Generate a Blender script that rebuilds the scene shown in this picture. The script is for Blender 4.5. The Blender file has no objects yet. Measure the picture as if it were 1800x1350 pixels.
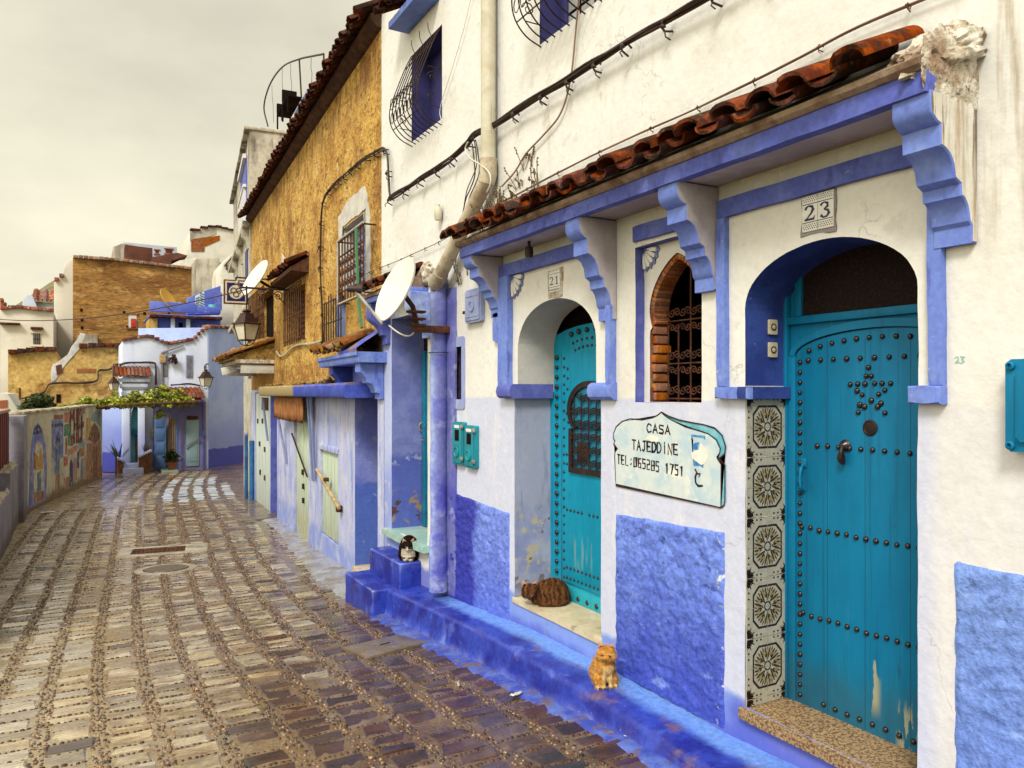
# Blue-washed lane with tiled canopies, cats and a cobbled street.  Blender 4.5, self-contained.
import bpy, bmesh, math, random
import numpy as np
from math import sin, cos, pi, radians, sqrt, atan2
from mathutils import Vector, Matrix, noise, Euler
from mathutils.geometry import tessellate_polygon

random.seed(7)
S = bpy.context.scene
COL = S.collection

# ------------------------------------------------------------------ camera
# world: +Y runs along the lane, eye level is z = 0, the house fronts stand at x = 3.2
FPX, HORIZON, TH = 1350.0, 690.0, radians(29.05)
cam_d = bpy.data.cameras.new("camera")
cam = bpy.data.objects.new("camera", cam_d)
COL.objects.link(cam)
cam_d.sensor_width = 36.0
cam_d.lens = 27.0
cam_d.shift_y = 15.0 / 1800.0
cam_d.clip_start, cam_d.clip_end = 0.05, 2000.0
cam.location = (0, 0, 0)
cam.rotation_euler = (radians(90), 0, -TH)
S.camera = cam

# ------------------------------------------------------------------ light
SUN = Vector((-0.52, -0.48, 0.72)).normalized()
w = bpy.data.worlds.new("World")
S.world = w
w.use_nodes = True
nt = w.node_tree
nt.nodes.clear()
def wn(t, **kw):
    n = nt.nodes.new(t)
    for k, v in kw.items():
        setattr(n, k, v)
    return n
wl = nt.links.new
sky = wn('ShaderNodeTexSky', sky_type='NISHITA', sun_disc=False)
sky.sun_elevation = math.asin(SUN.z)
sky.sun_rotation = atan2(SUN.x, SUN.y) % (2 * pi)
sky.air_density, sky.dust_density, sky.ozone_density = 1.0, 4.0, 1.0
tc = wn('ShaderNodeTexCoord')
sep = wn('ShaderNodeSeparateXYZ')
wl(tc.outputs['Generated'], sep.inputs[0])
ramp = wn('ShaderNodeValToRGB')
cr = ramp.color_ramp
cr.elements[0].position, cr.elements[0].color = 0.0, (.90, .84, .645, 1)
cr.elements[1].position, cr.elements[1].color = 1.0, (.85, .82, .74, 1)
for p, c in ((.14, (.86, .81, .625, 1)), (.30, (.755, .71, .555, 1)), (.46, (.68, .64, .51, 1)), (.66, (.78, .74, .65, 1))):
    e = cr.elements.new(p)
    e.color = c
wl(sep.outputs['Z'], ramp.inputs[0])
cn = wn('ShaderNodeTexNoise')
cn.inputs['Scale'].default_value = 3.4
cn.inputs['Detail'].default_value = 7
cn.inputs['Roughness'].default_value = .55
cmap = wn('ShaderNodeMapping')
cmap.inputs['Scale'].default_value = (1, 1, 2.2)
wl(tc.outputs['Generated'], cmap.inputs[0])
wl(cmap.outputs[0], cn.inputs['Vector'])
cm = wn('ShaderNodeMapRange')
cm.inputs[1].default_value, cm.inputs[2].default_value = .3, .7
cm.inputs[3].default_value, cm.inputs[4].default_value = .84, 1.10
wl(cn.outputs[0], cm.inputs[0])
gl = wn('ShaderNodeVectorMath', operation='DOT_PRODUCT')   # brighter veil of cloud round the hidden sun
wl(tc.outputs['Generated'], gl.inputs[0])
gl.inputs[1].default_value = Vector((-.85, -.15, .5)).normalized()
gm = wn('ShaderNodeMapRange')
gm.inputs[1].default_value, gm.inputs[2].default_value = .25, 1.0
gm.inputs[3].default_value, gm.inputs[4].default_value = 1.0, 2.2
wl(gl.outputs['Value'], gm.inputs[0])
mm = wn('ShaderNodeMath', operation='MULTIPLY')
wl(cm.outputs[0], mm.inputs[0]); wl(gm.outputs[0], mm.inputs[1])
m10 = wn('ShaderNodeMath', operation='MULTIPLY')
m10.inputs[1].default_value = 10.0
wl(mm.outputs[0], m10.inputs[0])
vs = wn('ShaderNodeVectorMath', operation='SCALE')
wl(ramp.outputs[0], vs.inputs[0]); wl(m10.outputs[0], vs.inputs['Scale'])
mix = wn('ShaderNodeMix', data_type='RGBA')
mix.inputs[0].default_value = .95
wl(sky.outputs[0], mix.inputs[6]); wl(vs.outputs[0], mix.inputs[7])
bg = wn('ShaderNodeBackground')
bg.inputs[1].default_value = 0.1
wl(mix.outputs[2], bg.inputs[0])
wo = wn('ShaderNodeOutputWorld')
wl(bg.outputs[0], wo.inputs[0])

sd = bpy.data.lights.new("sun", 'SUN')
sd.energy, sd.angle, sd.color = 2.35, radians(16), (1.0, .955, .87)
sun = bpy.data.objects.new("sun", sd)
COL.objects.link(sun)
sun.location = SUN * 60
sun.rotation_euler = (-SUN).to_track_quat('-Z', 'Y').to_euler()

S.view_settings.view_transform = 'Standard'
S.view_settings.look = 'None'
S.view_settings.exposure = 0.2
S.view_settings.gamma = 1.0
S.cycles.max_bounces = 6
S.cycles.diffuse_bounces = 1
S.cycles.glossy_bounces = 3
S.cycles.transmission_bounces = 4
S.cycles.caustics_reflective = False
S.cycles.caustics_refractive = False

# ------------------------------------------------------------------ materials
MATS = {}
def mk(name, base, alt=None, asc=2.5, alo=.42, ahi=.62, fine=.10, fsc=22, rough=.8, rvar=.0, spec=.35, bump=.25,
       bsc=(7, 55), bdist=.012, stretch=(1, 1, 1), layers=(), metal=0.0, island=0.0, alpha=None, trans=0.0, sub=0.0, wave=None, coat=0.0, edge=None, cracks=None):
    """plaster / paint / stone: two noisy tones, finer mottling, extra layers of wear and a bump."""
    m = bpy.data.materials.new(name)
    m.use_nodes = True
    t = m.node_tree
    t.nodes.clear()
    L = t.links.new
    def N(ty, **kw):
        n = t.nodes.new(ty)
        for k, v in kw.items():
            setattr(n, k, v)
        return n
    geo = N('ShaderNodeNewGeometry')
    mp = N('ShaderNodeMapping')
    mp.inputs['Scale'].default_value = stretch
    L(geo.outputs['Position'], mp.inputs[0])
    P = mp.outputs[0]
    def noi(scale, detail=5, rg=.55, vec=None, off=0.0, dist=0.0):
        n = N('ShaderNodeTexNoise')
        n.inputs['Scale'].default_value = scale
        n.inputs['Detail'].default_value = detail
        n.inputs['Roughness'].default_value = rg
        n.inputs['Distortion'].default_value = dist
        src = vec or P
        if off:
            a = N('ShaderNodeVectorMath', operation='ADD')
            a.inputs[1].default_value = (off, off * 1.7, off * .6)
            L(src, a.inputs[0]); src = a.outputs[0]
        L(src, n.inputs['Vector'])
        return n.outputs[0]
    def rng(v, a, b, c=0.0, d=1.0, smooth=True):
        r = N('ShaderNodeMapRange')
        if smooth:
            r.interpolation_type = 'SMOOTHSTEP'
        r.inputs[1].default_value, r.inputs[2].default_value = a, b
        r.inputs[3].default_value, r.inputs[4].default_value = c, d
        L(v, r.inputs[0])
        return r.outputs[0]
    def mul(a, b, op='MULTIPLY'):
        n = N('ShaderNodeMath', operation=op)
        for i, x in enumerate((a, b)):
            if isinstance(x, (int, float)):
                n.inputs[i].default_value = x
            else:
                L(x, n.inputs[i])
        return n.outputs[0]
    def mixc(f, a, b):
        n = N('ShaderNodeMix', data_type='RGBA')
        if isinstance(f, (int, float)):
            n.inputs[0].default_value = f
        else:
            L(f, n.inputs[0])
        for i, x in ((6, a), (7, b)):
            if isinstance(x, tuple):
                n.inputs[i].default_value = (*x[:3], 1)
            else:
                L(x, n.inputs[i])
        return n.outputs[2]
    c = tuple(base)
    if alt is not None:
        c = mixc(rng(noi(asc, 6, .6), alo, ahi), c, tuple(alt))
    else:
        c = mixc(0.0, c, c)
    sp = N('ShaderNodeSeparateXYZ')
    L(geo.outputs['Position'], sp.inputs[0])
    for k, ly in enumerate(layers):
        sc = ly.get('sc', 3.0)
        st = ly.get('st')
        vec = None
        if st:
            mp2 = N('ShaderNodeMapping')
            mp2.inputs['Scale'].default_value = st
            L(geo.outputs['Position'], mp2.inputs[0])
            vec = mp2.outputs[0]
        nz = noi(sc, ly.get('det', 6), ly.get('rg', .6), vec=vec, off=3.1 + 5.3 * k)
        f = None
        if not ly.get('flat'):
            f = rng(nz, ly.get('lo', .5), ly.get('hi', .62))
        for ax in 'XYZ':
            r = ly.get(ax.lower())
            if r:
                a, b, soft = r
                wob = ly.get('wob', .0)
                v = sp.outputs[ax]
                if wob:
                    v = mul(v, mul(mul(nz, -.5, 'ADD'), wob), 'ADD')
                for lim, sg in ((a, 1), (b, -1)):
                    if lim is None:
                        continue
                    g = rng(v, lim - soft, lim + soft) if sg > 0 else rng(v, lim - soft, lim + soft, 1.0, 0.0)
                    f = g if f is None else mul(f, g)
        if f is None:
            f = 1.0
        amt = ly.get('amt', 1.0)
        f = mul(f, amt)
        c = mixc(f, c, tuple(ly['c']))
    if fine:
        hs = N('ShaderNodeHueSaturation')
        L(rng(noi(fsc, 5, .65, off=9), .28, .72, 1 - fine, 1 + fine, False), hs.inputs['Value'])
        L(c, hs.inputs['Color'])
        c = hs.outputs[0]
    if island:
        hs = N('ShaderNodeHueSaturation')
        L(rng(geo.outputs['Random Per Island'], 0, 1, 1 - island, 1 + island, False), hs.inputs['Value'])
        ad = mul(mul(geo.outputs['Random Per Island'], 7.31), 1.0, 'MODULO')
        L(rng(ad, 0, 1, .75, 1.2, False), hs.inputs['Saturation'])
        L(c, hs.inputs['Color'])
        c = hs.outputs[0]
    if cracks:
        vo = N('ShaderNodeTexVoronoi', feature='DISTANCE_TO_EDGE')
        vo.inputs['Scale'].default_value = cracks[1]
        dm_ = N('ShaderNodeVectorMath', operation='MULTIPLY_ADD')
        nn_ = N('ShaderNodeTexNoise')
        nn_.inputs['Scale'].default_value = 5.0
        nn_.inputs['Detail'].default_value = 5
        L(geo.outputs['Position'], nn_.inputs['Vector'])
        L(nn_.outputs['Color'], dm_.inputs[0])
        dm_.inputs[1].default_value = (.5, .5, .5)
        L(geo.outputs['Position'], dm_.inputs[2])
        L(dm_.outputs[0], vo.inputs['Vector'])
        ck = mul(rng(vo.outputs['Distance'], .0, cracks[2], 1.0, 0.0), rng(noi(.9, 4, .6, off=41), .52, .62))
        c = mixc(mul(ck, cracks[3]), c, tuple(cracks[0]))
    if edge:
        c = mixc(mul(rng(geo.outputs['Pointiness'], edge[1], edge[2]), mul(rng(noi(7, 4, .6, off=31), .35, .6), edge[3])), c, tuple(edge[0]))
    b = N('ShaderNodeBsdfPrincipled')
    if coat:      # a film of rain water, thicker in some places
        L(rng(noi(1.7, 4, .6, off=23), .35, .62, coat * .35, coat), b.inputs['Coat Weight'])
        b.inputs['Coat Roughness'].default_value = .09
        b.inputs['Coat IOR'].default_value = 1.45
    L(c, b.inputs['Base Color'])
    b.inputs['Roughness'].default_value = rough
    if rvar:
        L(rng(noi(6, 4, .6, off=17), .35, .65, max(.03, rough - rvar), min(1, rough + rvar)), b.inputs['Roughness'])
    b.inputs['Specular IOR Level'].default_value = spec
    b.inputs['Metallic'].default_value = metal
    if trans:
        b.inputs['Transmission Weight'].default_value = trans
    if sub:
        b.inputs['Subsurface Weight'].default_value = sub
    if alpha is not None:
        b.inputs['Alpha'].default_value = alpha
    if bump:
        h = mul(mul(noi(bsc[0], 4, .55, off=2), 1.0), mul(noi(bsc[1], 4, .6, off=5), .35), 'ADD')
        if wave:
            wv = N('ShaderNodeTexWave', wave_type='BANDS', bands_direction=wave[0])
            wv.inputs['Scale'].default_value = wave[1]
            wv.inputs['Distortion'].default_value = 2.0
            L(P, wv.inputs['Vector'])
            h = mul(h, mul(wv.outputs['Fac'], wave[2]), 'ADD')
        bp = N('ShaderNodeBump')
        bp.inputs['Strength'].default_value = bump
        bp.inputs['Distance'].default_value = bdist
        L(h, bp.inputs['Height'])
        L(bp.outputs[0], b.inputs['Normal'])
    o = N('ShaderNodeOutputMaterial')
    L(b.outputs[0], o.inputs[0])
    MATS[name] = m
    return m

# ------------------------------------------------------------------ frames: a wall's own axes (s along, n out, z up)
class Frame:
    def __init__(self, ox, oy, dx, dy):
        l = math.hypot(dx, dy)
        self.o = Vector((ox, oy, 0))
        self.d = Vector((dx / l, dy / l, 0))
        self.n = Vector((-self.d.y, self.d.x, 0))
        self.M = Matrix(((self.d.x, self.n.x, 0, ox), (self.d.y, self.n.y, 0, oy), (0, 0, 1, 0), (0, 0, 0, 1)))
        self.rz = atan2(self.d.y, self.d.x)
    def px(self, u, v, out=0.0):
        """where the survey ray of picture point (u, v) meets the plane `out` metres in front of this wall -> (s, z)"""
        r = ray(u, v)
        q = self.o + self.n * out
        t = q.dot(self.n) / r.dot(self.n)
        p = r * t
        return ((p - self.o).dot(self.d), p.z)
    def pxs(self, pts, out=0.0):
        return [self.px(u, v, out) for u, v in pts]
    def W(self, s, out, z):
        return self.o + self.d * s + self.n * out + Vector((0, 0, z))
def ray(u, v):
    a, b = (u - 900) / FPX, (HORIZON - v) / FPX
    return Vector((sin(TH) + a * cos(TH), cos(TH) - a * sin(TH), b))
def at_y(u, v, Y):
    r = ray(u, v)
    return r * (Y / r.y)
def at_x(u, v, X):
    r = ray(u, v)
    return r * (X / r.x)
WORLD = Frame(0, 0, 1, 0)

# ------------------------------------------------------------------ ground heights (eye level = 0)
GZ = [(-8, -1.20), (0, -1.80), (3.2, -2.045), (8, -2.42), (10.8, -2.58), (13.5, -2.70), (21.6, -2.79), (33, -3.06), (60, -3.4)]
def gz(y):
    if y <= GZ[0][0]:
        return GZ[0][1]
    for (a, za), (b, zb) in zip(GZ, GZ[1:]):
        if y <= b:
            return za + (zb - za) * (y - a) / (b - a)
    return GZ[-1][1]
def bend(y):
    k = max(0.0, y - 12.0)
    return .0050 * k * k
def on_ground(u, v):
    r = ray(u, v)
    t = 5.0
    for _ in range(60):
        t += (gz((r * t).y) - (r * t).z) / (r.z - .05) * .8
    return r * t

# ------------------------------------------------------------------ objects
def clean(o):
    return o
def wm(o):
    m = o.matrix_basis.copy()
    while o.parent is not None:
        o = o.parent
        m = o.matrix_basis @ m
    return m
def tag(o, label=None, cat=None, group=None, kind=None):
    if label: o["label"] = label
    if cat: o["category"] = cat
    if group: o["group"] = group
    if kind: o["kind"] = kind
    return o
def thing(name, label, cat, loc, rz=0.0, group=None):
    o = bpy.data.objects.new(name, None)
    o.empty_display_size = .2
    COL.objects.link(o)
    o.location = loc
    o.rotation_euler = (0, 0, rz)
    return tag(o, label, cat, group)
def dup(o, parent=None):
    c = o.copy()
    COL.objects.link(c)
    if parent is not None:
        c.parent = parent
    for ch in [x for x in COL.objects if x.parent == o]:
        dup(ch, c)
    return c

class MB:
    """collects shapes in a frame's axes (s, out, z) and links them as ONE mesh object"""
    def __init__(self, fr=None):
        self.bm = bmesh.new()
        self.fr = fr or WORLD
        self.mi = 0
    def v(self, p):
        return self.bm.verts.new(p)
    def f(self, vs, mi=None):
        try:
            fc = self.bm.faces.new(vs)
        except ValueError:
            return None
        fc.material_index = self.mi if mi is None else mi
        return fc
    def quad(self, a, b, c, d, mi=None):
        return self.f([self.v(p) for p in (a, b, c, d)], mi)
    def box(self, x0, x1, y0, y1, z0, z1, bev=0.0, mi=None):
        b2 = bmesh.new()
        bmesh.ops.create_cube(b2, size=1.0)
        for q in b2.verts:
            q.co = Vector((x0 + (q.co.x + .5) * (x1 - x0), y0 + (q.co.y + .5) * (y1 - y0), z0 + (q.co.z + .5) * (z1 - z0)))
        if bev:
            bmesh.ops.bevel(b2, geom=b2.edges[:], offset=bev, segments=2, affect='EDGES', profile=.5)
        self.take(b2, mi)
        return self
    def take(self, b2, mi=None, mat=None):
        if mat is not None:
            bmesh.ops.transform(b2, matrix=mat, verts=b2.verts)
        mp = {}
        for q in b2.verts:
            mp[q.index if False else q] = self.v(q.co)
        for fc in b2.faces:
            g = self.f([mp[q] for q in fc.verts], self.mi if mi is None else mi)
        b2.free()
    def obox(self, M, sx, sy, sz, bev=0.0, mi=None):
        b2 = bmesh.new()
        bmesh.ops.create_cube(b2, size=1.0)
        for q in b2.verts:
            q.co = Vector((q.co.x * sx, q.co.y * sy, q.co.z * sz))
        if bev:
            bmesh.ops.bevel(b2, geom=b2.edges[:], offset=bev, segments=2, affect='EDGES', profile=.5)
        self.take(b2, mi, M)
        return self
    def prism(self, poly, y0, y1, bev=0.0, mi=None, side_mi=None, back=True):
        """polygon in (s, z) pushed out from y0 to y1 (front at y1)"""
        b2 = bmesh.new()
        fr = [b2.verts.new((x, y1, z)) for x, z in poly]
        bk = [b2.verts.new((x, y0, z)) for x, z in poly]
        n = len(poly)
        area = sum(poly[i][0] * poly[(i + 1) % n][1] - poly[(i + 1) % n][0] * poly[i][1] for i in range(n))
        sides = []
        if area > 0:
            fr_o, bk_o = list(reversed(fr)), bk
        else:
            fr_o, bk_o = fr, list(reversed(bk))
        F1 = b2.faces.new(fr_o)
        if back:
            b2.faces.new(bk_o)
        for i in range(n):
            j = (i + 1) % n
            vs = (fr[i], fr[j], bk[j], bk[i]) if area > 0 else (fr[j], fr[i], bk[i], bk[j])
            sides.append(b2.faces.new(vs))
        m0 = self.mi if mi is None else mi
        for fc in b2.faces:
            fc.material_index = m0
        if side_mi is not None:
            for fc in sides:
                fc.material_index = side_mi
        if bev:
            bmesh.ops.bevel(b2, geom=list(F1.edges), offset=bev, segments=2, affect='EDGES', profile=.5, clamp_overlap=True)
        bmesh.ops.triangulate(b2, faces=[fc for fc in b2.faces if len(fc.verts) > 4])
        mp = {q: self.v(q.co) for q in b2.verts}
        for fc in b2.faces:
            self.f([mp[q] for q in fc.verts], fc.material_index)
        b2.free()
        return self
    def prism_s(self, prof, s0, s1, mi_side=0, mi_face=0, bev=0.0):
        """profile in (out, z) swept along s"""
        n = len(prof)
        b2 = bmesh.new()
        A = [b2.verts.new((s0, y, z)) for y, z in prof]
        B = [b2.verts.new((s1, y, z)) for y, z in prof]
        area = sum(prof[i][0] * prof[(i + 1) % n][1] - prof[(i + 1) % n][0] * prof[i][1] for i in range(n))
        ca = b2.faces.new(A if area < 0 else list(reversed(A)))
        cb = b2.faces.new(list(reversed(B)) if area < 0 else B)
        ca.material_index = cb.material_index = mi_side
        for i in range(n):
            j = (i + 1) % n
            vs = (A[j], A[i], B[i], B[j]) if area < 0 else (A[i], A[j], B[j], B[i])
            b2.faces.new(vs).material_index = mi_face
        bmesh.ops.recalc_face_normals(b2, faces=b2.faces)
        if bev:
            bmesh.ops.bevel(b2, geom=list(ca.edges) + list(cb.edges), offset=bev, segments=1, affect='EDGES')
        bmesh.ops.triangulate(b2, faces=[fc for fc in b2.faces if len(fc.verts) > 4])
        mp = {q: self.v(q.co) for q in b2.verts}
        for fc in b2.faces:
            self.f([mp[q] for q in fc.verts], fc.material_index)
        b2.free()
        return self
    def plate(self, outer, holes, y, mi=None):
        """flat wall face with openings, facing out"""
        loops = [[Vector((x, z, 0)) for x, z in lp] for lp in [outer] + list(holes)]
        tris = tessellate_polygon(loops)
        flat = [p for lp in loops for p in lp]
        vs = [self.v((p.x, y, p.y)) for p in flat]
        for t in tris:
            a, b, c = (flat[i] for i in t)
            s = (b.x - a.x) * (c.y - a.y) - (c.x - a.x) * (b.y - a.y)
            if abs(s) < 1e-9:
                continue
            t = t if s < 0 else (t[0], t[2], t[1])   # (s,z) clockwise -> normal along +out
            self.f([vs[i] for i in t], mi)
        return self
    def reveal(self, loop, y0, y1, mi=None, closed=True, pick=None):
        """inner faces of an opening, from the wall face y1 back to y0"""
        n = len(loop)
        area = sum(loop[i][0] * loop[(i + 1) % n][1] - loop[(i + 1) % n][0] * loop[i][1] for i in range(n))
        for i in range(n if closed else n - 1):
            j = (i + 1) % n
            (x0, z0), (x1, z1) = loop[i], loop[j]
            k = mi
            if pick:
                k = pick(x0, z0, x1, z1)
                if k is None:
                    continue
            a, b, c, d = (x0, y1, z0), (x1, y1, z1), (x1, y0, z1), (x0, y0, z0)
            if area > 0:
                self.quad(d, c, b, a, k)
            else:
                self.quad(a, b, c, d, k)
        return self
    def tube(self, pts, r, n=6, mi=None, cap=True, taper=None):
        pts = [Vector(p) for p in pts]
        rings = []
        prev = None
        for i, p in enumerate(pts):
            t = (pts[min(i + 1, len(pts) - 1)] - pts[max(i - 1, 0)])
            if t.length < 1e-7:
                t = Vector((0, 0, 1))
            t.normalize()
            if prev is None:
                a = t.orthogonal().normalized()
            else:
                a = prev - t * prev.dot(t)
                a = a.normalized() if a.length > 1e-6 else t.orthogonal().normalized()
            prev = a
            b = t.cross(a)
            rr = r if taper is None else r + (taper - r) * i / max(1, len(pts) - 1)
            if isinstance(r, (list, tuple)):
                rr = r[i]
            rings.append([self.v(p + (a * cos(2 * pi * k / n) + b * sin(2 * pi * k / n)) * rr) for k in range(n)])
        for A, B in zip(rings, rings[1:]):
            for k in range(n):
                self.f((A[k], A[(k + 1) % n], B[(k + 1) % n], B[k]), mi)
        if cap and n > 2:
            self.f(list(reversed(rings[0])), mi)
            self.f(rings[-1], mi)
        return self
    def lathe(self, prof, M, n=16, mi=None, squash=1.0):
        """profile (r, h) turned about M's z axis"""
        rings = []
        for r, h in prof:
            if r < 1e-6:
                rings.append([self.v(M @ Vector((0, 0, h)))])
            else:
                rings.append([self.v(M @ Vector((r * cos(2 * pi * k / n), squash * r * sin(2 * pi * k / n), h))) for k in range(n)])
        for A, B in zip(rings, rings[1:]):
            for k in range(n):
                k2 = (k + 1) % n
                if len(A) == 1 and len(B) == 1:
                    continue
                if len(A) == 1:
                    self.f((A[0], B[k2], B[k]), mi)
                elif len(B) == 1:
                    self.f((A[k], A[k2], B[0]), mi)
                else:
                    self.f((A[k], A[k2], B[k2], B[k]), mi)
        return self
    def ico(self, c, r, sub=1, mi=None, jit=0.0, sc=(1, 1, 1)):
        b2 = bmesh.new()
        bmesh.ops.create_icosphere(b2, subdivisions=sub, radius=1.0)
        for q in b2.verts:
            k = r * (1 + (random.random() - .5) * jit)
            q.co = Vector((q.co.x * k * sc[0], q.co.y * k * sc[1], q.co.z * k * sc[2])) + Vector(c)
        self.take(b2, mi)
        return self
    def build(self, name, mats, parent=None, smooth=35, world=False):
        if not isinstance(mats, (list, tuple)):
            mats = [mats]
        M = self.fr.M if not world else Matrix()
        if parent is not None:
            M = wm(parent).inverted() @ M
        bmesh.ops.transform(self.bm, matrix=M, verts=self.bm.verts)
        me = bpy.data.meshes.new(name)
        self.bm.to_mesh(me)
        self.bm.free()
        for m in mats:
            me.materials.append(MATS[m] if isinstance(m, str) else m)
        if smooth:
            me.polygons.foreach_set('use_smooth', [True] * len(me.polygons))
            me.set_sharp_from_angle(angle=radians(smooth))
        o = bpy.data.objects.new(name, me)
        COL.objects.link(o)
        if parent is not None:
            o.parent = parent
        return o
def solo(mb, name, mats, label, cat, loc, group=None, kind=None, smooth=35):
    """a thing that is one mesh, its origin at loc"""
    M = mb.fr.M
    bmesh.ops.transform(mb.bm, matrix=Matrix.Translation(-Vector(loc)) @ M, verts=mb.bm.verts)
    mb.fr = WORLD
    o = mb.build(name, mats, None, smooth)
    o.location = loc
    return tag(o, label, cat, group, kind)

def local_part(root, name, mb, mats, smooth=50):
    me = bpy.data.meshes.new(name)
    mb.bm.to_mesh(me)
    mb.bm.free()
    for m in (mats if isinstance(mats, list) else [mats]):
        me.materials.append(MATS[m])
    me.polygons.foreach_set('use_smooth', [True] * len(me.polygons))
    o = bpy.data.objects.new(name, me)
    COL.objects.link(o)
    o.parent = root
    return o

# ------------------------------------------------------------------ shape helpers
def wob(poly, amp=.004, seg=.06, sc=3.0, seed=0.0):
    """hand-plastered outline: subdivide and let it wander a few millimetres"""
    out = []
    n = len(poly)
    for i in range(n):
        (x0, z0), (x1, z1) = poly[i], poly[(i + 1) % n]
        k = max(1, int(math.hypot(x1 - x0, z1 - z0) / seg))
        for j in range(k):
            f = j / k
            x, z = x0 + (x1 - x0) * f, z0 + (z1 - z0) * f
            nv = noise.noise_vector(Vector((x * sc + seed, z * sc, seed * 1.3)))
            n2 = noise.noise_vector(Vector((x * sc * 4 + seed, z * sc * 4, seed)))
            out.append((x + amp * (nv.x * 1.5 + n2.x * .6), z + amp * (nv.y * 1.5 + n2.y * .6)))
    return out
def rect(x0, x1, z0, z1):
    return [(x0, z0), (x1, z0), (x1, z1), (x0, z1)]
def rrect(x0, x1, z0, z1, r, n=5):
    pts = []
    for cx, cz, a0 in ((x1 - r, z0 + r, -90), (x1 - r, z1 - r, 0), (x0 + r, z1 - r, 90), (x0 + r, z0 + r, 180)):
        for k in range(n + 1):
            a = radians(a0 + 90 * k / n)
            pts.append((cx + r * cos(a), cz + r * sin(a)))
    return pts
def arch(x0, x1, zb, zs, zt, n=20):
    """opening outline with an elliptical head: base zb, spring zs, crown zt"""
    cx, hw = (x0 + x1) / 2, (x1 - x0) / 2
    pts = [(x0, zb), (x1, zb)]
    for k in range(n + 1):
        a = pi * k / n
        pts.append((cx + hw * cos(a), zs + (zt - zs) * sin(a)))
    return pts
def frange(a, b, st):
    n = max(1, int(round(abs(b - a) / st)))
    return [a + (b - a) * i / n for i in range(n + 1)]
def spiral(c, r0, turns, ax, ay, n=18, r1=.15):
    """flat iron scroll in the plane ax, ay"""
    pts = []
    for k in range(n + 1):
        f = k / n
        a = turns * 2 * pi * f
        r = r0 * (1 - f * (1 - r1))
        pts.append(Vector(c) + ax * (r * cos(a)) + ay * (r * sin(a)))
    return pts
XA, YA, ZA = Vector((1, 0, 0)), Vector((0, 1, 0)), Vector((0, 0, 1))
def catmull(pts, k=6):
    P = [Vector(p) for p in pts]
    P = [P[0] * 2 - P[1]] + P + [P[-1] * 2 - P[-2]]
    out = []
    for i in range(1, len(P) - 2):
        for j in range(k):
            t = j / k
            a, b, c, d = P[i - 1:i + 3]
            out.append(.5 * ((2 * b) + (-a + c) * t + (2 * a - 5 * b + 4 * c - d) * t * t + (-a + 3 * b - 3 * c + d) * t ** 3))
    out.append(P[-2])
    return out

def roof_tiles(mb, s0, s1, wall_out, wall_z, eave_out, eave_z, pitch=.27, r=.085, jit=.012, mi=0, courses=1, double=True):
    """barrel tiles: covers over pans, laid down the slope from the wall to the eave"""
    n = max(2, int(round((s1 - s0) / pitch)))
    d = Vector((0, eave_out - wall_out, eave_z - wall_z))
    ln = d.length
    d /= ln
    up = Vector((1, 0, 0)).cross(d)
    if up.z < 0:
        up = -up
    def half(cs, lift, rad, hgt, a0, a1, th=.019):
        cs += random.uniform(-jit, jit)
        tw = random.uniform(-.08, .08)
        K = 9
        ext = random.uniform(-.045, .04)
        lift += random.uniform(-.008, .008)
        ring = []
        for e in (0, 1):
            o, i = [], []
            for k in range(K + 1):
                a = pi * k / K
                base = Vector((cs + tw * (e - .5) * .2, wall_out, wall_z)) + d * ((a0 + (a1 - a0) * e) * ln + ((ext + random.uniform(-.011, .008)) if e else 0)) + up * lift
                rr = rad * (1.0 if e else .88)
                hh = hgt * (1.0 if e else .88)
                o.append(mb.v(base + XA * (rr * cos(a)) + up * (hh * sin(a) ** .85)))
                i.append(mb.v(base + XA * ((rr - th * .6) * cos(a)) + up * ((abs(hh) - th) * (1 if hh > 0 else -1) * sin(a) ** .85)))
            ring.append((o, i))
        (o0, i0), (o1, i1) = ring
        sgn = 1 if hgt > 0 else -1
        for k in range(K):
            for q in ((o0[k], o0[k + 1], o1[k + 1], o1[k]), (i0[k], i1[k], i1[k + 1], i0[k + 1]), (o1[k], o1[k + 1], i1[k + 1], i1[k]), (o0[k], i0[k], i0[k + 1], o0[k + 1])):
                mb.f(q if sgn > 0 else tuple(reversed(q)), mi)
        for kk in (0, K):
            q = (o0[kk], o1[kk], i1[kk], i0[kk])
            mb.f(q if kk == 0 else tuple(reversed(q)), mi)
    for i in range(n + 1):
        cs = s0 + (s1 - s0) * i / n
        for c in range(courses):
            a0, a1 = c / courses - (.04 if c else 0), (c + 1) / courses
            half(cs, .035, r * random.uniform(.95, 1.10), r * .80, a0, a1)
            if i < n:
                half(cs + pitch / 2, .035 + r * .06, r * .92, -r * .62, a0, a1 - .02)
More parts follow.
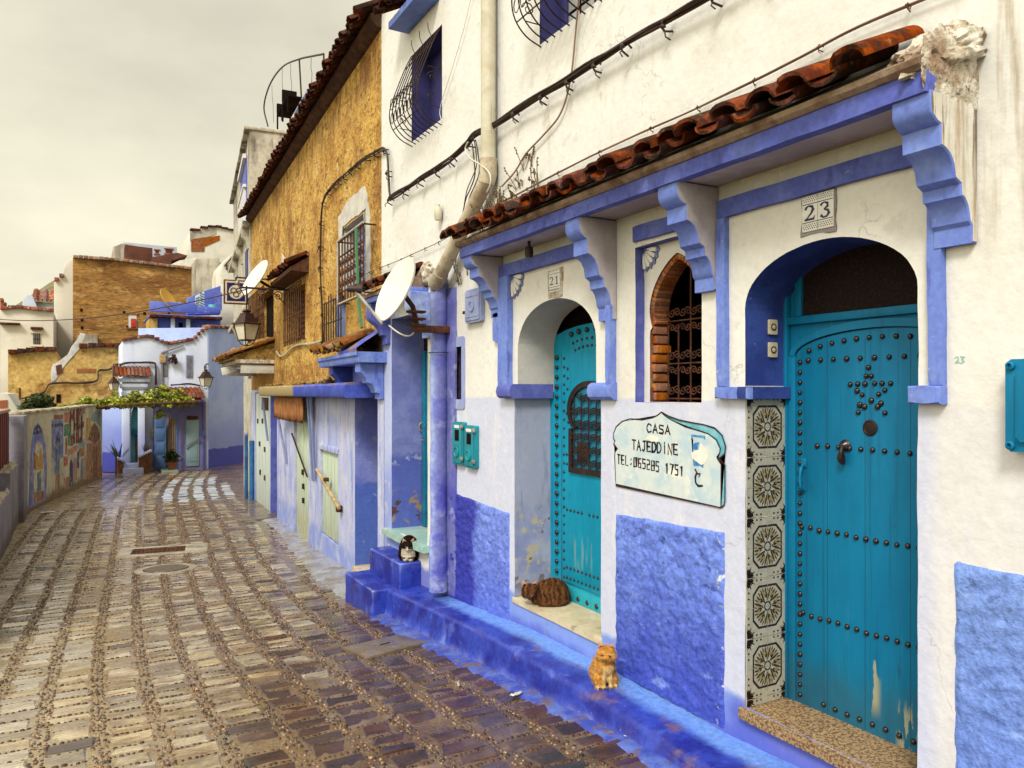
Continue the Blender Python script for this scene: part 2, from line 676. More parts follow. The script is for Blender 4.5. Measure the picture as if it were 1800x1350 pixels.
# ------------------------------------------------------------------ palette
WHITE = (.77, .765, .735)
LAV = (.56, .605, .80)
LILAC = (.155, .235, .68)
VIOLET = (.12, .12, .42)
SKYB = (.22, .33, .76)
MIDB = (.10, .15, .62)
DEEPB = (.035, .045, .46)
OCHRE = (.60, .35, .085)
mk('cream_wall', WHITE, (.70, .685, .63), asc=1.3, alo=.45, ahi=.75, fine=.06, bump=.42, bsc=(2.6, 15), bdist=.03, rough=.88, cracks=((.42, .39, .35), 1.1, .008, .6), layers=[
    dict(c=(.44, .51, .82), y=(8.45, None, .05), z=(None, 1.05, .08), wob=.1, sc=4, flat=True, amt=.92), dict(c=(.20, .27, .70), y=(8.45, None, .05), z=(None, -.9, .3), wob=.5, sc=3, flat=True, amt=.6),
    dict(c=(.83, .82, .78), sc=2.6, lo=.58, hi=.61, amt=.6), dict(c=(.60, .59, .56), sc=5.2, lo=.64, hi=.67, amt=.5),
    dict(c=LAV, z=(None, -.045, .012), wob=.05, sc=5, flat=True, amt=.85, y=(2.0, 7.2, .06)),
    dict(c=(.66, .66, .72), z=(None, -.06, .02), wob=.04, sc=4, flat=True, amt=.55, y=(-9, 2.0, .06)),
    dict(c=(.70, .71, .78), st=(3, 3, .8), sc=3.0, lo=.52, hi=.66, z=(-1.2, -.1, .15), amt=.7),
    dict(c=SKYB, z=(None, -1.70, .03), wob=.10, sc=4, flat=True, y=(2.9, 7.2, .1), amt=1.0),
    dict(c=(.10, .13, .55), z=(None, -1.90, .05), wob=.14, sc=5, flat=True, amt=.85),
    dict(c=(.10, .13, .58), z=(None, -1.74, .05), wob=.16, sc=5, flat=True, y=(-9, 3.25, .1), amt=.9),
    dict(c=(.36, .28, .16), st=(9, 9, .8), sc=1.0, lo=.46, hi=.66, y=(1.45, 1.86, .1), z=(.72, 2.2, .3), amt=.85),
    dict(c=(.55, .42, .24), st=(7, 7, .5), sc=1.0, lo=.56, hi=.72, y=(4.0, 5.4, .4), z=(1.8, 3.0, .4), amt=.5),
    dict(c=(.52, .47, .40), sc=2.2, lo=.60, hi=.72, z=(1.5, 4.6, .3), amt=.35),
    dict(c=(.60, .55, .46), st=(5, 5, .8), sc=1.1, lo=.58, hi=.78, amt=.25),
    dict(c=(.50, .36, .20), sc=9, lo=.70, hi=.76, amt=.7, rg=.7)])
mk('white_paint', WHITE, (.68, .66, .61), asc=3, alo=.5, ahi=.75, fine=.05, bump=.3, bsc=(6, 45), rough=.85)
mk('soffit_white', (.56, .51, .53), (.43, .385, .41), asc=3, fine=.06, bump=.3, rough=.9)  # white darkened towards mauve, canopy shade put into the colour
mk('lilac_paint', LILAC, (.22, .32, .74), asc=5, alo=.45, ahi=.7, fine=.16, fsc=30, bump=.35, bsc=(9, 60), rough=.7, layers=[
    dict(c=(.60, .62, .80), sc=16, lo=.66, hi=.74, amt=.6), dict(c=(.075, .10, .44), st=(8, 8, 2), sc=2, lo=.54, hi=.72, amt=.65), dict(c=(.05, .035, .06), sc=21, lo=.68, hi=.74, amt=.6)])
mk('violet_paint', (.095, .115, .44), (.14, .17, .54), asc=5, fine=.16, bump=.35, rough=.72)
mk('deep_blue_paint', (.022, .045, .235), (.038, .075, .33), asc=4, fine=.12, fsc=35, bump=.35, rough=.7, layers=[
    dict(c=(.5, .52, .66), sc=26, lo=.71, hi=.76, amt=.8)])
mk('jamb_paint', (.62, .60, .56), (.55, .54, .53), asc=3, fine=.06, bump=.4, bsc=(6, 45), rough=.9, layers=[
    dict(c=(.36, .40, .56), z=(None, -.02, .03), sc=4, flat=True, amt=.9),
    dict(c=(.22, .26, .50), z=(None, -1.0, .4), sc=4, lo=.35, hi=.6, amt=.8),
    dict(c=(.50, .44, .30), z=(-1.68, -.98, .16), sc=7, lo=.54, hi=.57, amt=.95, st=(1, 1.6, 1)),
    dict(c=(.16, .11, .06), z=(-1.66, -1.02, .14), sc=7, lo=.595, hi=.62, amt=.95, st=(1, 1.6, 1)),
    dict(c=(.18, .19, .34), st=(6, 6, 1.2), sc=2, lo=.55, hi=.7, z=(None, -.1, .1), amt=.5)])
def stucco(name, hi, lo, ztop, zbot, extra=()):
    mk(name, hi, tuple(x * .72 + y * .28 for x, y in zip(hi, lo)), asc=6, alo=.4, ahi=.6, fine=.34, fsc=34, rough=.6, spec=.35, bump=.8, bsc=(16, 60), bdist=.018, layers=[
        dict(c=tuple(x * .5 for x in lo), sc=15, st=(1, 1, 1.6), lo=.58, hi=.68, amt=.7),
        dict(c=lo, z=(None, (ztop + zbot) / 2, (ztop - zbot) * .42), wob=.75, sc=2.4, st=(1, 1.0, 1), flat=True, amt=.9),
        dict(c=(.62, .64, .68), sc=13, lo=.60, hi=.63, y=(3.2, 3.30, .02), amt=.9),
        dict(c=tuple(min(1, x * 1.5 + .1) for x in hi), st=(1, 1, 2), sc=5, lo=.58, hi=.70, amt=.4)] + list(extra))
stucco('dado_light', (.165, .265, .78), (.042, .068, .47), -.78, -2.0)
stucco('dado_left', (.18, .27, .78), (.11, .17, .68), -1.0, -1.95, [
    dict(c=(.028, .034, .36), y=(6.47, None, .10), wob=.4, sc=3, flat=True, amt=.95)])
stucco('dado_right', (.18, .30, .72), (.14, .24, .68), -.7, -2.0)
mk('step_paint', (.028, .055, .42), (.012, .018, .25), asc=3.2, alo=.4, ahi=.62, fine=.28, fsc=30, rough=.42, rvar=.2, spec=.5, edge=((.30, .38, .74), .52, .58, .75), bump=.5, bsc=(9, 60), layers=[
    dict(c=(.14, .21, .66), sc=2.6, lo=.58, hi=.70, amt=.6), dict(c=(.17, .34, .80), x=(3.04, None, .05), y=(2.6, 7.0, .4), wob=.16, sc=4, flat=True, amt=.85),
    dict(c=(.20, .115, .09), sc=3.4, st=(1, .7, 1), lo=.52, hi=.66, amt=.8, y=(1.0, 5.6, .5), x=(2.6, 3.05, .06), z=(-2.02, -1.91, .02)),
    dict(c=(.40, .45, .80), sc=18, lo=.66, hi=.74, amt=.5)])
mk('splash_paint', (.045, .07, .40), (.10, .16, .50), asc=5, fine=.2, rough=.35, rvar=.2, spec=.5, bump=.5, bsc=(14, 70), layers=[
    dict(c=(.17, .11, .07), sc=6, lo=.53, hi=.63, amt=.9), dict(c=(.32, .36, .66), sc=15, lo=.63, hi=.72, amt=.7)])
mk('apron', (.36, .36, .38), (.25, .22, .20), asc=3, fine=.2, rough=.3, rvar=.18, spec=.5, bump=.4, bsc=(12, 80), layers=[
    dict(c=(.22, .28, .55), sc=4, lo=.52, hi=.68, amt=.55, x=(3.05, None, .15)), dict(c=(.20, .14, .08), sc=5, lo=.52, hi=.66, amt=.7)])
mk('tile_clay', (.225, .058, .022), (.085, .023, .013), asc=9, alo=.4, ahi=.60, fine=.4, fsc=45, rough=1.0, spec=.12, bump=.6, bsc=(20, 90), island=.42, layers=[
    dict(c=(.030, .020, .013), sc=6, lo=.47, hi=.60, amt=.92), dict(c=(.30, .22, .10), sc=14, lo=.64, hi=.72, amt=.6)])
mk('tile_old', (.12, .034, .016), (.05, .020, .013), asc=9, alo=.4, ahi=.62, fine=.3, fsc=45, rough=1.0, spec=.12, bump=.45, bsc=(20, 90), island=.35, layers=[
    dict(c=(.022, .016, .012), sc=6, lo=.48, hi=.6, amt=.8)])
mk('tile_moss', (.24, .075, .022), (.12, .05, .02), asc=8, fine=.3, rough=.92, bump=.6, bsc=(20, 90), island=.3, layers=[
    dict(c=(.24, .15, .035), sc=6, lo=.46, hi=.6, amt=.9), dict(c=(.04, .03, .015), sc=9, lo=.58, hi=.66, amt=.8)])
mk('mortar_old', (.52, .46, .35), (.30, .20, .13), asc=8, fine=.3, fsc=40, rough=.95, bump=.8, bsc=(18, 80), bdist=.03, layers=[
    dict(c=(.70, .66, .56), sc=8, lo=.48, hi=.60, amt=.95), dict(c=(.30, .07, .03), sc=9, lo=.62, hi=.68, amt=.8), dict(c=(.06, .04, .025), sc=13, lo=.6, hi=.68, amt=.9)])
mk('mortar_brown', (.34, .255, .175), (.20, .125, .085), asc=6, fine=.25, rough=.95, bump=.6, bsc=(18, 80))
mk('iron', (.022, .014, .012), (.05, .022, .014), asc=12, fine=.2, rough=.55, bump=.2, metal=.3)
mk('rust', (.11, .038, .016), (.05, .02, .012), asc=12, fine=.3, rough=.85, bump=.4)
mk('cable', (.035, .022, .018), (.06, .03, .02), asc=20, fine=.2, rough=.5, bump=.2)
mk('cable_brown', (.24, .15, .10), rough=.6, bump=0)
mk('cable_white', (.66, .62, .54), rough=.6, bump=0)
mk('dark_room', (.010, .005, .004), rough=.95, bump=0, spec=.1)
mk('mesh_screen', (.006, .002, .0015), (.022, .007, .004), asc=60, alo=.5, ahi=.62, fine=.2, rough=.9, bump=.3)
mk('brick', (.34, .115, .035), (.20, .06, .022), asc=6, fine=.3, fsc=40, rough=.9, bump=.6, bsc=(20, 90), island=.35, layers=[
    dict(c=(.42, .24, .08), sc=12, lo=.55, hi=.66, amt=.6)])
mk('teal_near', (.003, .160, .325), (.004, .185, .365), asc=2, fine=.09, fsc=14, rough=.5, spec=.22, bump=.2, bsc=(5, 60), stretch=(1, 1, .35), layers=[
    dict(c=(.006, .10, .21), st=(30, 30, .6), sc=1, lo=.55, hi=.70, amt=.6), dict(c=(.03, .24, .36), st=(45, 45, 1.2), sc=1, lo=.60, hi=.70, amt=.5), dict(c=(.02, .05, .07), sc=8, lo=.64, hi=.72, amt=.5), dict(c=(.03, .10, .14), z=(None, -1.5, .12), wob=.4, sc=3, flat=True, amt=.5),
    dict(c=(.42, .40, .24), st=(11, 11, 1.6), sc=1.1, lo=.575, hi=.60, z=(-1.62, -1.32, .06), y=(2.50, 2.60, .02), amt=.85),
    dict(c=(.42, .40, .24), st=(11, 11, 2.2), sc=1.3, lo=.53, hi=.56, z=(None, -1.55, .06), y=(2.08, 2.40, .03), amt=.8)])
mk('teal_far', (.004, .275, .46), (.005, .325, .52), asc=2, fine=.09, fsc=14, rough=.5, spec=.22, bump=.2, bsc=(5, 60), stretch=(1, 1, .35), layers=[
    dict(c=(.04, .40, .44), z=(None, -1.6, .03), flat=True, amt=.55),
    dict(c=(.20, .40, .42), st=(12, 12, 1.5), sc=1.2, lo=.55, hi=.60, z=(-1.45, -1.2, .07), amt=.6),
    dict(c=(.006, .18, .30), st=(30, 30, .6), sc=1, lo=.54, hi=.70, amt=.65), dict(c=(.02, .07, .10), sc=8, lo=.64, hi=.72, amt=.5)])
mk('teal_frame', (.008, .20, .33), (.012, .14, .26), asc=5, fine=.1, rough=.45, bump=.25, layers=[
    dict(c=(.05, .06, .25), sc=6, lo=.55, hi=.7, amt=.6)])
mk('stud_black', (.016, .006, .004), rough=.3, spec=.6, bump=.1, fine=.2)
mk('teal_box', (.012, .26, .32), (.02, .20, .27), asc=6, fine=.12, rough=.5, bump=.2, layers=[dict(c=(.08, .06, .05), sc=14, lo=.64, hi=.7, amt=.7)])
mk('lilac_box', (.30, .36, .66), (.38, .44, .70), asc=6, fine=.1, rough=.55, bump=.2)
mk('tile_cream', (.46, .445, .36), (.40, .385, .30), asc=30, fine=.06, rough=.32, spec=.4, bump=.1)
mk('tile_black', (.034, .020, .016), rough=.35, bump=0, spec=.3)
mk('tile_beige', (.34, .29, .15), (.26, .22, .10), asc=60, fine=.1, rough=.35, bump=0, spec=.3)
mk('tile_white', (.82, .81, .76), rough=.3, bump=0)
mk('tile_navy', (.012, .012, .11), rough=.3, bump=0)
mk('floor_tile', (.66, .57, .38), (.56, .46, .28), asc=4, fine=.1, rough=.45, bump=.15, layers=[dict(c=(.28, .20, .10), sc=7, lo=.60, hi=.68, amt=.6)])
mk('granite', (.40, .27, .13), (.16, .085, .045), asc=60, alo=.44, ahi=.58, fine=.35, fsc=120, rough=.4, bump=.15, layers=[
    dict(c=(.55, .42, .25), sc=95, lo=.58, hi=.64, amt=.8), dict(c=(.03, .018, .012), sc=80, lo=.63, hi=.68, amt=.9)])
mk('mint_slab', (.30, .52, .47), (.45, .56, .46), asc=5, fine=.12, rough=.35, bump=.3)
mk('bell_plate', (.62, .54, .38), rough=.4, bump=0)
mk('pvc', (.60, .57, .45), (.52, .47, .33), asc=5, fine=.07, rough=.5, bump=.15, layers=[dict(c=(.25, .20, .08), st=(20, 20, .7), sc=1, lo=.60, hi=.72, amt=.6)])
mk('pvc_dirty', (.54, .47, .34), (.34, .25, .16), asc=6, alo=.46, ahi=.66, fine=.15, rough=.55, bump=.2, layers=[dict(c=(.12, .06, .035), sc=7, lo=.60, hi=.70, amt=.8)])
mk('pipe_blue', (.38, .48, .82), (.20, .27, .70), asc=4, alo=.4, ahi=.6, fine=.2, rough=.6, bump=.5, bsc=(9, 50), bdist=.02, layers=[
    dict(c=(.10, .09, .36), x=(None, None, .1), y=(None, 7.08, .035), flat=True, sc=3, amt=.75),  # darker right side and wall stripe: the pipe's shadow painted in
    dict(c=(.07, .07, .48), sc=3, lo=.52, hi=.62, z=(None, -.9, .3), amt=.8),
    dict(c=(.50, .56, .80), sc=5, lo=.56, hi=.7, amt=.5)])
mk('sign_board', (.60, .68, .69), (.46, .60, .69), asc=7, alo=.46, ahi=.62, fine=.05, rough=.7, bump=.15, layers=[dict(c=(.76, .78, .70), sc=8, lo=.58, hi=.66, amt=.7)])
mk('sign_teal', (.10, .40, .50), (.2, .5, .6), asc=12, fine=.1, rough=.7, bump=.1)
mk('sign_blue', (.03, .17, .45), (.12, .32, .6), asc=25, fine=.15, rough=.7, bump=.1)
mk('sign_white', (.80, .78, .70), rough=.7, bump=.1)
mk('sign_ink', (.012, .006, .006), (.05, .01, .01), asc=8, rough=.6, bump=0)
mk('chalk_green', (.25, .55, .48), rough=.9, bump=0)
mk('dish_white', (.74, .73, .66), (.68, .67, .60), asc=6, fine=.05, rough=.45, bump=.05)
mk('grey_metal', (.40, .38, .34), (.24, .2, .16), asc=8, fine=.1, rough=.5, bump=.1, metal=.3)

# ------------------------------------------------------------------ ground and street
def grid_mesh(name, xs, ys, fz, mat, kind='structure', smooth=True):
    nx, ny = len(xs), len(ys)
    co = np.array([(x, y, fz(x, y)) for y in ys for x in xs], dtype=np.float32)
    idx = np.arange(nx * ny).reshape(ny, nx)
    q = np.stack([idx[:-1, :-1], idx[:-1, 1:], idx[1:, 1:], idx[1:, :-1]], -1).reshape(-1, 4)
    me = mesh_np(name, co, q, [mat])
    o = bpy.data.objects.new(name, me)
    COL.objects.link(o)
    return tag(o, kind=kind)
def mesh_np(name, co, quads, mats, mi=None, smooth=True):
    me = bpy.data.meshes.new(name)
    k = quads.shape[1]
    me.vertices.add(len(co))
    me.vertices.foreach_set('co', np.ascontiguousarray(co, dtype=np.float32).ravel())
    me.loops.add(quads.size)
    me.loops.foreach_set('vertex_index', np.ascontiguousarray(quads, dtype=np.int32).ravel())
    me.polygons.add(len(quads))
    me.polygons.foreach_set('loop_start', np.arange(0, quads.size, k, dtype=np.int32))
    me.polygons.foreach_set('loop_total', np.full(len(quads), k, dtype=np.int32))
    if mi is not None:
        me.polygons.foreach_set('material_index', np.ascontiguousarray(mi, dtype=np.int32))
    me.polygons.foreach_set('use_smooth', np.full(len(quads), smooth, dtype=bool))
    for m in mats:
        me.materials.append(MATS[m])
    me.update(calc_edges=True)
    me.validate()
    return me
mk('earth', (.22, .17, .09), (.12, .12, .05), asc=.4, fine=.2, rough=.95, bump=.4, bsc=(2, 12))
mk('mortar_wet', (.205, .122, .046), (.12, .062, .024), asc=2.2, fine=.45, fsc=60, rough=.30, rvar=.14, spec=.6, coat=.7, bump=1.0, bsc=(40, 110), bdist=.016, layers=[
    dict(c=(.12, .06, .028), sc=1.6, lo=.52, hi=.68, amt=.5), dict(c=(.45, .35, .195), x=(None, .6, 1.0), wob=1.2, sc=.8, flat=True, amt=.8), dict(c=(.30, .22, .115), sc=9, lo=.55, hi=.68, amt=.5), dict(c=(.07, .03, .014), sc=26, lo=.60, hi=.66, amt=.8)])  # lighter at left: the sky's wet sheen put into the mortar colour
mk('stone_pale', (.43, .345, .205), (.215, .138, .068), asc=4, fine=.30, fsc=40, rough=.22, rvar=.10, coat=.9, spec=.8, bump=.7, bsc=(14, 60), bdist=.014, island=.30, stretch=(1, 2.4, 1), layers=[
    dict(c=(.12, .055, .03), st=(4, 34, 5), sc=1, lo=.56, hi=.64, amt=.8), dict(c=(.15, .08, .04), sc=1.1, lo=.54, hi=.68, amt=.65), dict(c=(.55, .47, .33), x=(None, -.2, .7), wob=1.0, sc=.8, flat=True, amt=.55)])  # paler still at far left, sky reflection worked into the stone colour
mk('stone_dark', (.075, .034, .022), (.040, .018, .013), asc=4, fine=.35, fsc=40, rough=.26, rvar=.10, coat=.6, spec=.55, bump=.5, bsc=(12, 60), bdist=.010, island=.35, stretch=(1, 2.2, 1), layers=[
    dict(c=(.16, .10, .065), sc=6, lo=.58, hi=.68, amt=.5), dict(c=(.11, .045, .025), sc=1.3, lo=.55, hi=.66, amt=.5)])
mk('stone_blue', (.42, .47, .56), (.50, .54, .58), asc=3, fine=.14, rough=.32, rvar=.1, spec=.5, bump=.4, bsc=(12, 60), island=.12)
mk('pebble', (.12, .064, .030), (.23, .145, .070), asc=30, alo=.45, ahi=.6, fine=.2, rough=.22, spec=.6, bump=0, island=.75)
mk('pebble_dark', (.050, .021, .011), (.085, .040, .020), asc=30, fine=.2, rough=.4, spec=.4, bump=0, island=.5)
ground = grid_mesh('ground', [-400, -60, -20, -3, -1.5, 20, 60, 400], [-200, -40, 0, 40, 80, 140, 400], lambda x, y: -6.5 if y < 39 else -6.5, 'earth')

SX0 = -3.4
def street_left(y):
    return -1.3 + bend(y) * 1.0 if y > 12 else -3.4
def drift(u, y):
    f = min(1.0, max(0.0, (y - 6.0) / 12.0))
    return .70 * f * f * (3 - 2 * f) * max(0, (u + 2) / 4.6)
def half_stones():
    rnd = random.Random(11)
    co, quads, mi = [], [], []
    def stone(cx, cy, a, b, z, slot, lift):
        base = len(co)
        n = 4
        jx = [rnd.uniform(-.024, .024) for _ in range(4)]
        jy = [rnd.uniform(-.017, .017) for _ in range(4)]
        tx, ty = rnd.uniform(-.028, .028), rnd.uniform(-.035, .035)
        rot = rnd.uniform(-.06, .06)
        cr, sr = cos(rot), sin(rot)
        for lv, (ins, dz) in enumerate(((.016, 0.0), (.0, -.011), (.0, -.05))):
            for k, (sx, sy) in enumerate(((-1, -1), (1, -1), (1, 1), (-1, 1))):
                x = sx * (a / 2 - ins) + jx[k]
                y = sy * (b / 2 - ins) + jy[k]
                x, y = x * cr - y * sr, x * sr + y * cr
                co.append((cx + x, cy + y, z + lift + dz + tx * x + ty * y))
        B = base
        quads.append((B, B + 1, B + 2, B + 3)); mi.append(slot)
        for l in (0, 4):
            for k in range(4):
                j = (k + 1) % 4
                quads.append((B + l + 4 + k, B + l + 4 + j, B + l + j, B + l + k)); mi.append(slot)
    pitch = .335
    pebs = []
    ncol = 20
    for c in range(ncol):
        u0 = 2.62 - c * pitch
        y = 1.2 + rnd.uniform(0, .2)
        while y < 33:
            ln = rnd.uniform(.095, .205)
            gap = rnd.uniform(.040, .070)
            cy = y + ln / 2
            off = bend(cy) + .03 * sin(cy * .4 + c * .25)
            cx = u0 + off + rnd.uniform(-.012, .012)
            cx += drift(u0, cy)
            wdt = rnd.uniform(.20, .275)
            far = cy > 17
            lim_l = -1.15 + (bend(cy) if cy > 12 else -2.0)
            lim_r = 2.70 if cy < 9 else 3.05 + .05 * (cy - 9)
            if lim_l < cx < lim_r and rnd.random() > .05:
                d = min(1, max(0, (cx - .35 - .36 * (cy - 3.2)) / 1.1 + .5))   # dark slate near the house; paler setts leftward stand in for sky sheen
                pd = .05 + .90 * d if cy < 13 else .10
                slot = 1 if rnd.random() < pd else 0
                if 21.2 < cy < 28.2 and cx > 1.55 + .16 * (cy - 21.2) and not (25.2 < cy < 25.9):
                    slot = 2
                stone(cx, cy, wdt, ln, gz(cy), slot, rnd.uniform(.000, .011))
                if cy < 21:
                    for k in range(int(wdt / (.036 if cy < 11 else .055))):
                        pebs.append((cx - wdt / 2 + (k + .5) * .036 + rnd.uniform(-.008, .008), y + ln + gap / 2 + rnd.uniform(-.012, .012), 1))
            y += ln + gap
        y = 1.2
        while y < 21:
            off = bend(y) + .03 * sin(y * .4 + c * .25)
            cx = u0 + pitch / 2 + off
            cx += drift(u0, y)
            if -3.1 < cx < 2.66:
                for k in (-.034, 0, .034):
                    if rnd.random() < .8:
                        pebs.append((cx + k + rnd.uniform(-.011, .011), y + rnd.uniform(-.014, .014), 1 if rnd.random() < .33 else 0))
            y += .036 if y < 11 else .055
    return np.array(co), np.array(quads), np.array(mi), pebs
def frange2(a, b, n):
    return [a + (b - a) * i / n for i in range(n + 1)]
def street_z(x, y):
    z = gz(y)
    if y < 16:
        z += .006 * noise.noise(Vector((x * 9, y * 9, 0))) + .004 * noise.noise(Vector((x * 23, y * 23, 3)))
    return z
street = grid_mesh('street', frange2(-3.4, 3.5, 150), frange2(-2, 16, 320), street_z, 'mortar_wet')
street_b = grid_mesh('street', frange2(-2.4, 9.0, 30), frange2(16, 37, 80), street_z, 'mortar_wet')
cs, qs, ms, pebs = half_stones()
me = mesh_np('street_setts', cs, qs, ['stone_pale', 'stone_dark', 'stone_blue'], ms, smooth=False)
o = bpy.data.objects.new('street_setts', me)
COL.objects.link(o)
o.parent = street
tag(o, kind='structure')
def pebble_mesh(pebs):
    rnd = np.random.default_rng(3)
    P = np.array(pebs)
    n = len(P)
    r = rnd.uniform(.007, .0165, n) * np.where(P[:, 1] > 11, 1.25, 1.0)
    asp = rnd.uniform(.75, 1.35, n)
    rot = rnd.uniform(0, pi, n)
    z = np.array([gz(y) for y in P[:, 1]])
    K = 6
    rings = [(1.0, -.35), (.86, .45), (.0, .80)]
    vs = []
    for rr, h in rings[:2]:
        for k in range(K):
            a = 2 * pi * k / K
            x, y = rr * cos(a) * r * asp, rr * sin(a) * r
            vs.append(np.stack([P[:, 0] + x * np.cos(rot) - y * np.sin(rot), P[:, 1] + x * np.sin(rot) + y * np.cos(rot), z + h * r * .75 + .0015], -1))
    vs.append(np.stack([P[:, 0], P[:, 1], z + .50 * r + .0015], -1))
    V = np.stack(vs, 1)
    m = V.shape[1]
    base = (np.arange(n) * m)[:, None]
    tri = []
    for k in range(K):
        j = (k + 1) % K
        tri += [(k, j, K + j), (k, K + j, K + k), (K + k, K + j, 2 * K)]
    T = (base[:, :, None] + np.array(tri)[None]).reshape(-1, 3)
    return mesh_np('street_pebbles', V.reshape(-1, 3), T, ['pebble', 'pebble_dark'], np.repeat(P[:, 2].astype(int), len(tri)))
o = bpy.data.objects.new('street_pebbles', pebble_mesh(pebs))
COL.objects.link(o)
o.parent = street
tag(o, kind='structure')
# painted strip at the foot of the step, concrete apron before the shops
def strip(name, left, right, y0, y1, n, lift, mat, tilt=0.0):
    co, q = [], []
    m = 5
    for i in range(n + 1):
        y = y0 + (y1 - y0) * i / n
        a, b = left(y), right(y)
        for k in range(m):
            x = a + (b - a) * k / (m - 1)
            e = 0 if k else -.03
            co.append((x, y, gz(y) + lift + e + tilt * (k / (m - 1)) + .004 * noise.noise(Vector((x * 12, y * 12, 0)))))
    for i in range(n):
        for k in range(m - 1):
            a = i * m + k
            q.append((a, a + 1, a + m + 1, a + m))
    me = mesh_np(name, np.array(co), np.array(q), [mat])
    o = bpy.data.objects.new(name, me)
    COL.objects.link(o)
    return tag(o, kind='structure')
nz1 = lambda y, s, k=0: noise.noise(Vector((y * s, k, 0)))
strip('pavement_strip', lambda y: 2.68 - .08 * max(0, min(1, (y - 4) / 3)) + .05 * nz1(y, 2.2) + .03 * nz1(y, 7), lambda y: 2.9, -1.5, 7.96, 190, .011, 'splash_paint', .015)
strip('pavement_apron', lambda y: 2.62 + .62 * max(0, min(1, (y - 10.2) / 5)) + .08 * nz1(y, 1.3, 4) + .03 * nz1(y, 5, 4), lambda y: 3.33 + .055 * (y - 9), 7.9, 17, 120, .013, 'apron', .03)
# ------------------------------------------------------------------ the long white house on the right
WH = Frame(3.2, 0, 0, 1)
house = thing('white_house', 'long white house with lilac trim, tiled canopy and studded teal doors', 'house', (3.2, 4.5, gz(4.5)), WH.rz)
TOPZ = 6.4
D23 = wob(arch(2.085, 3.095, -1.745, .46, .763, 28), .005, .07, seed=1)
D21b = arch(4.52, 5.66, -.0, .375, .735, 28)
D21 = wob([(4.46, -1.745), (5.715, -1.745), (5.715, -.02), (5.66, 0.0)] + D21b[2:] + [(4.52, 0.0), (4.46, -.02)], .004, .07, seed=2)
NICHE = wob(rect(3.44, 4.07, -.066, .965), .004, .08, seed=3)
SMALL = wob(rect(6.753, 7.0, -.067, .45), .003, .08, seed=4)
ENTR = wob(rect(7.62, 8.72, -1.63, .88), .006, .09, seed=5)
UPA = wob(rect(7.24, 8.08, 2.81, 3.78), .004, .09, seed=6)
UPB = wob(rect(4.43, 5.3, 2.80, 3.78), .004, .09, seed=7)
m = MB(WH)
m.plate([(-5, -3.2), (9.08, -3.2), (9.08, TOPZ), (-5, TOPZ)], [D23, D21, NICHE, SMALL, ENTR, UPA, UPB], 0.0, 0)
m.quad((9.08, 0, -3.2), (9.08, -6, -3.2), (9.08, -6, TOPZ), (9.08, 0, TOPZ), 0)
m.quad((-5, -6, -3.2), (-5, 0, -3.2), (-5, 0, TOPZ), (-5, -6, TOPZ), 0)
m.quad((9.08, -6, -3.2), (-5, -6, -3.2), (-5, -6, TOPZ), (9.08, -6, TOPZ), 0)
m.quad((-5, 0, TOPZ), (9.08, 0, TOPZ), (9.08, -6, TOPZ), (-5, -6, TOPZ), 0)
m.reveal(D23, -.34, 0, 1, pick=lambda a, b, c, d: 1 if min(b, d) > -.03 else (2 if max(b, d) > -1.72 else None))
m.reveal(D21, -.36, 0, 2, pick=lambda a, b, c, d: 2 if max(b, d) > -1.72 else None)
m.reveal(NICHE, -.076, 0, 3)
m.reveal(SMALL, -.16, 0, 4)
m.reveal(ENTR, -.42, 0, 5, pick=lambda a, b, c, d: 5 if max(b, d) > -1.60 else None)
m.reveal(UPA, -.24, 0, 6)
m.reveal(UPB, -.24, 0, 6)
mk('entry_jamb', (.17, .20, .52), (.24, .28, .62), asc=3, fine=.10, bump=.5, bsc=(6, 45), rough=.85, layers=[
    dict(c=(.09, .13, .50), z=(None, -.75, .04), wob=.2, sc=4, flat=True, amt=.9),
    dict(c=(.40, .44, .62), z=(-.86, -.72, .03), sc=9, lo=.55, hi=.6, amt=.9),
    dict(c=(.36, .24, .10), z=(-1.58, -1.2, .08), sc=6, lo=.55, hi=.58, amt=.95), dict(c=(.09, .05, .04), z=(-1.56, -1.25, .08), sc=6, lo=.60, hi=.63, amt=.95)])
mk('shutter_navy', (.035, .035, .14), (.05, .05, .19), asc=2, fine=.1, rough=.6, bump=.15)
m.build('wall', ['cream_wall', 'deep_blue_paint', 'jamb_paint', 'violet_paint', 'lilac_paint', 'entry_jamb', 'shutter_navy'], house)

# roughcast dados: real lumpy sheets with soft edges
def dado(s0, s1, z0, z1, mat, label, amp=.011, top=lambda s: 0.0, res=.011):
    mb = MB(WH)
    nx, nz = int((s1 - s0) / res), int((z1 - z0) / res)
    g = []
    for j in range(nz + 1):
        row = []
        for i in range(nx + 1):
            s, z = s0 + (s1 - s0) * i / nx, z0 + (z1 - z0) * j / nz
            z += top(s) * j / nz
            ed = min(i, nx - i, nz - j) * res
            k = min(1.0, ed / .035)
            k = sqrt(max(0, 1 - (1 - k) ** 2))
            a = noise.noise(Vector((s * 13, z * 17, 1.3))) + .6 * noise.noise(Vector((s * 29, z * 37, 4.3))) + .25 * noise.noise(Vector((s * 70, z * 70, 7)))
            ws = .010 * noise.noise(Vector((z * 6, s * .5, 2))) * (1 if i in (0, nx) else .3)
            wz = .012 * noise.noise(Vector((s * 6, 1, 9))) * (1 if j == nz else .3)
            row.append(mb.v((s + ws, -.004 + .016 * k + amp * a * k, z + wz)))
        g.append(row)
    for j in range(nz):
        for i in range(nx):
            mb.f((g[j][i + 1], g[j][i], g[j + 1][i], g[j + 1][i + 1]))
    o = mb.build('dado', mat, house, smooth=180)
    o['label'] = label
    return o
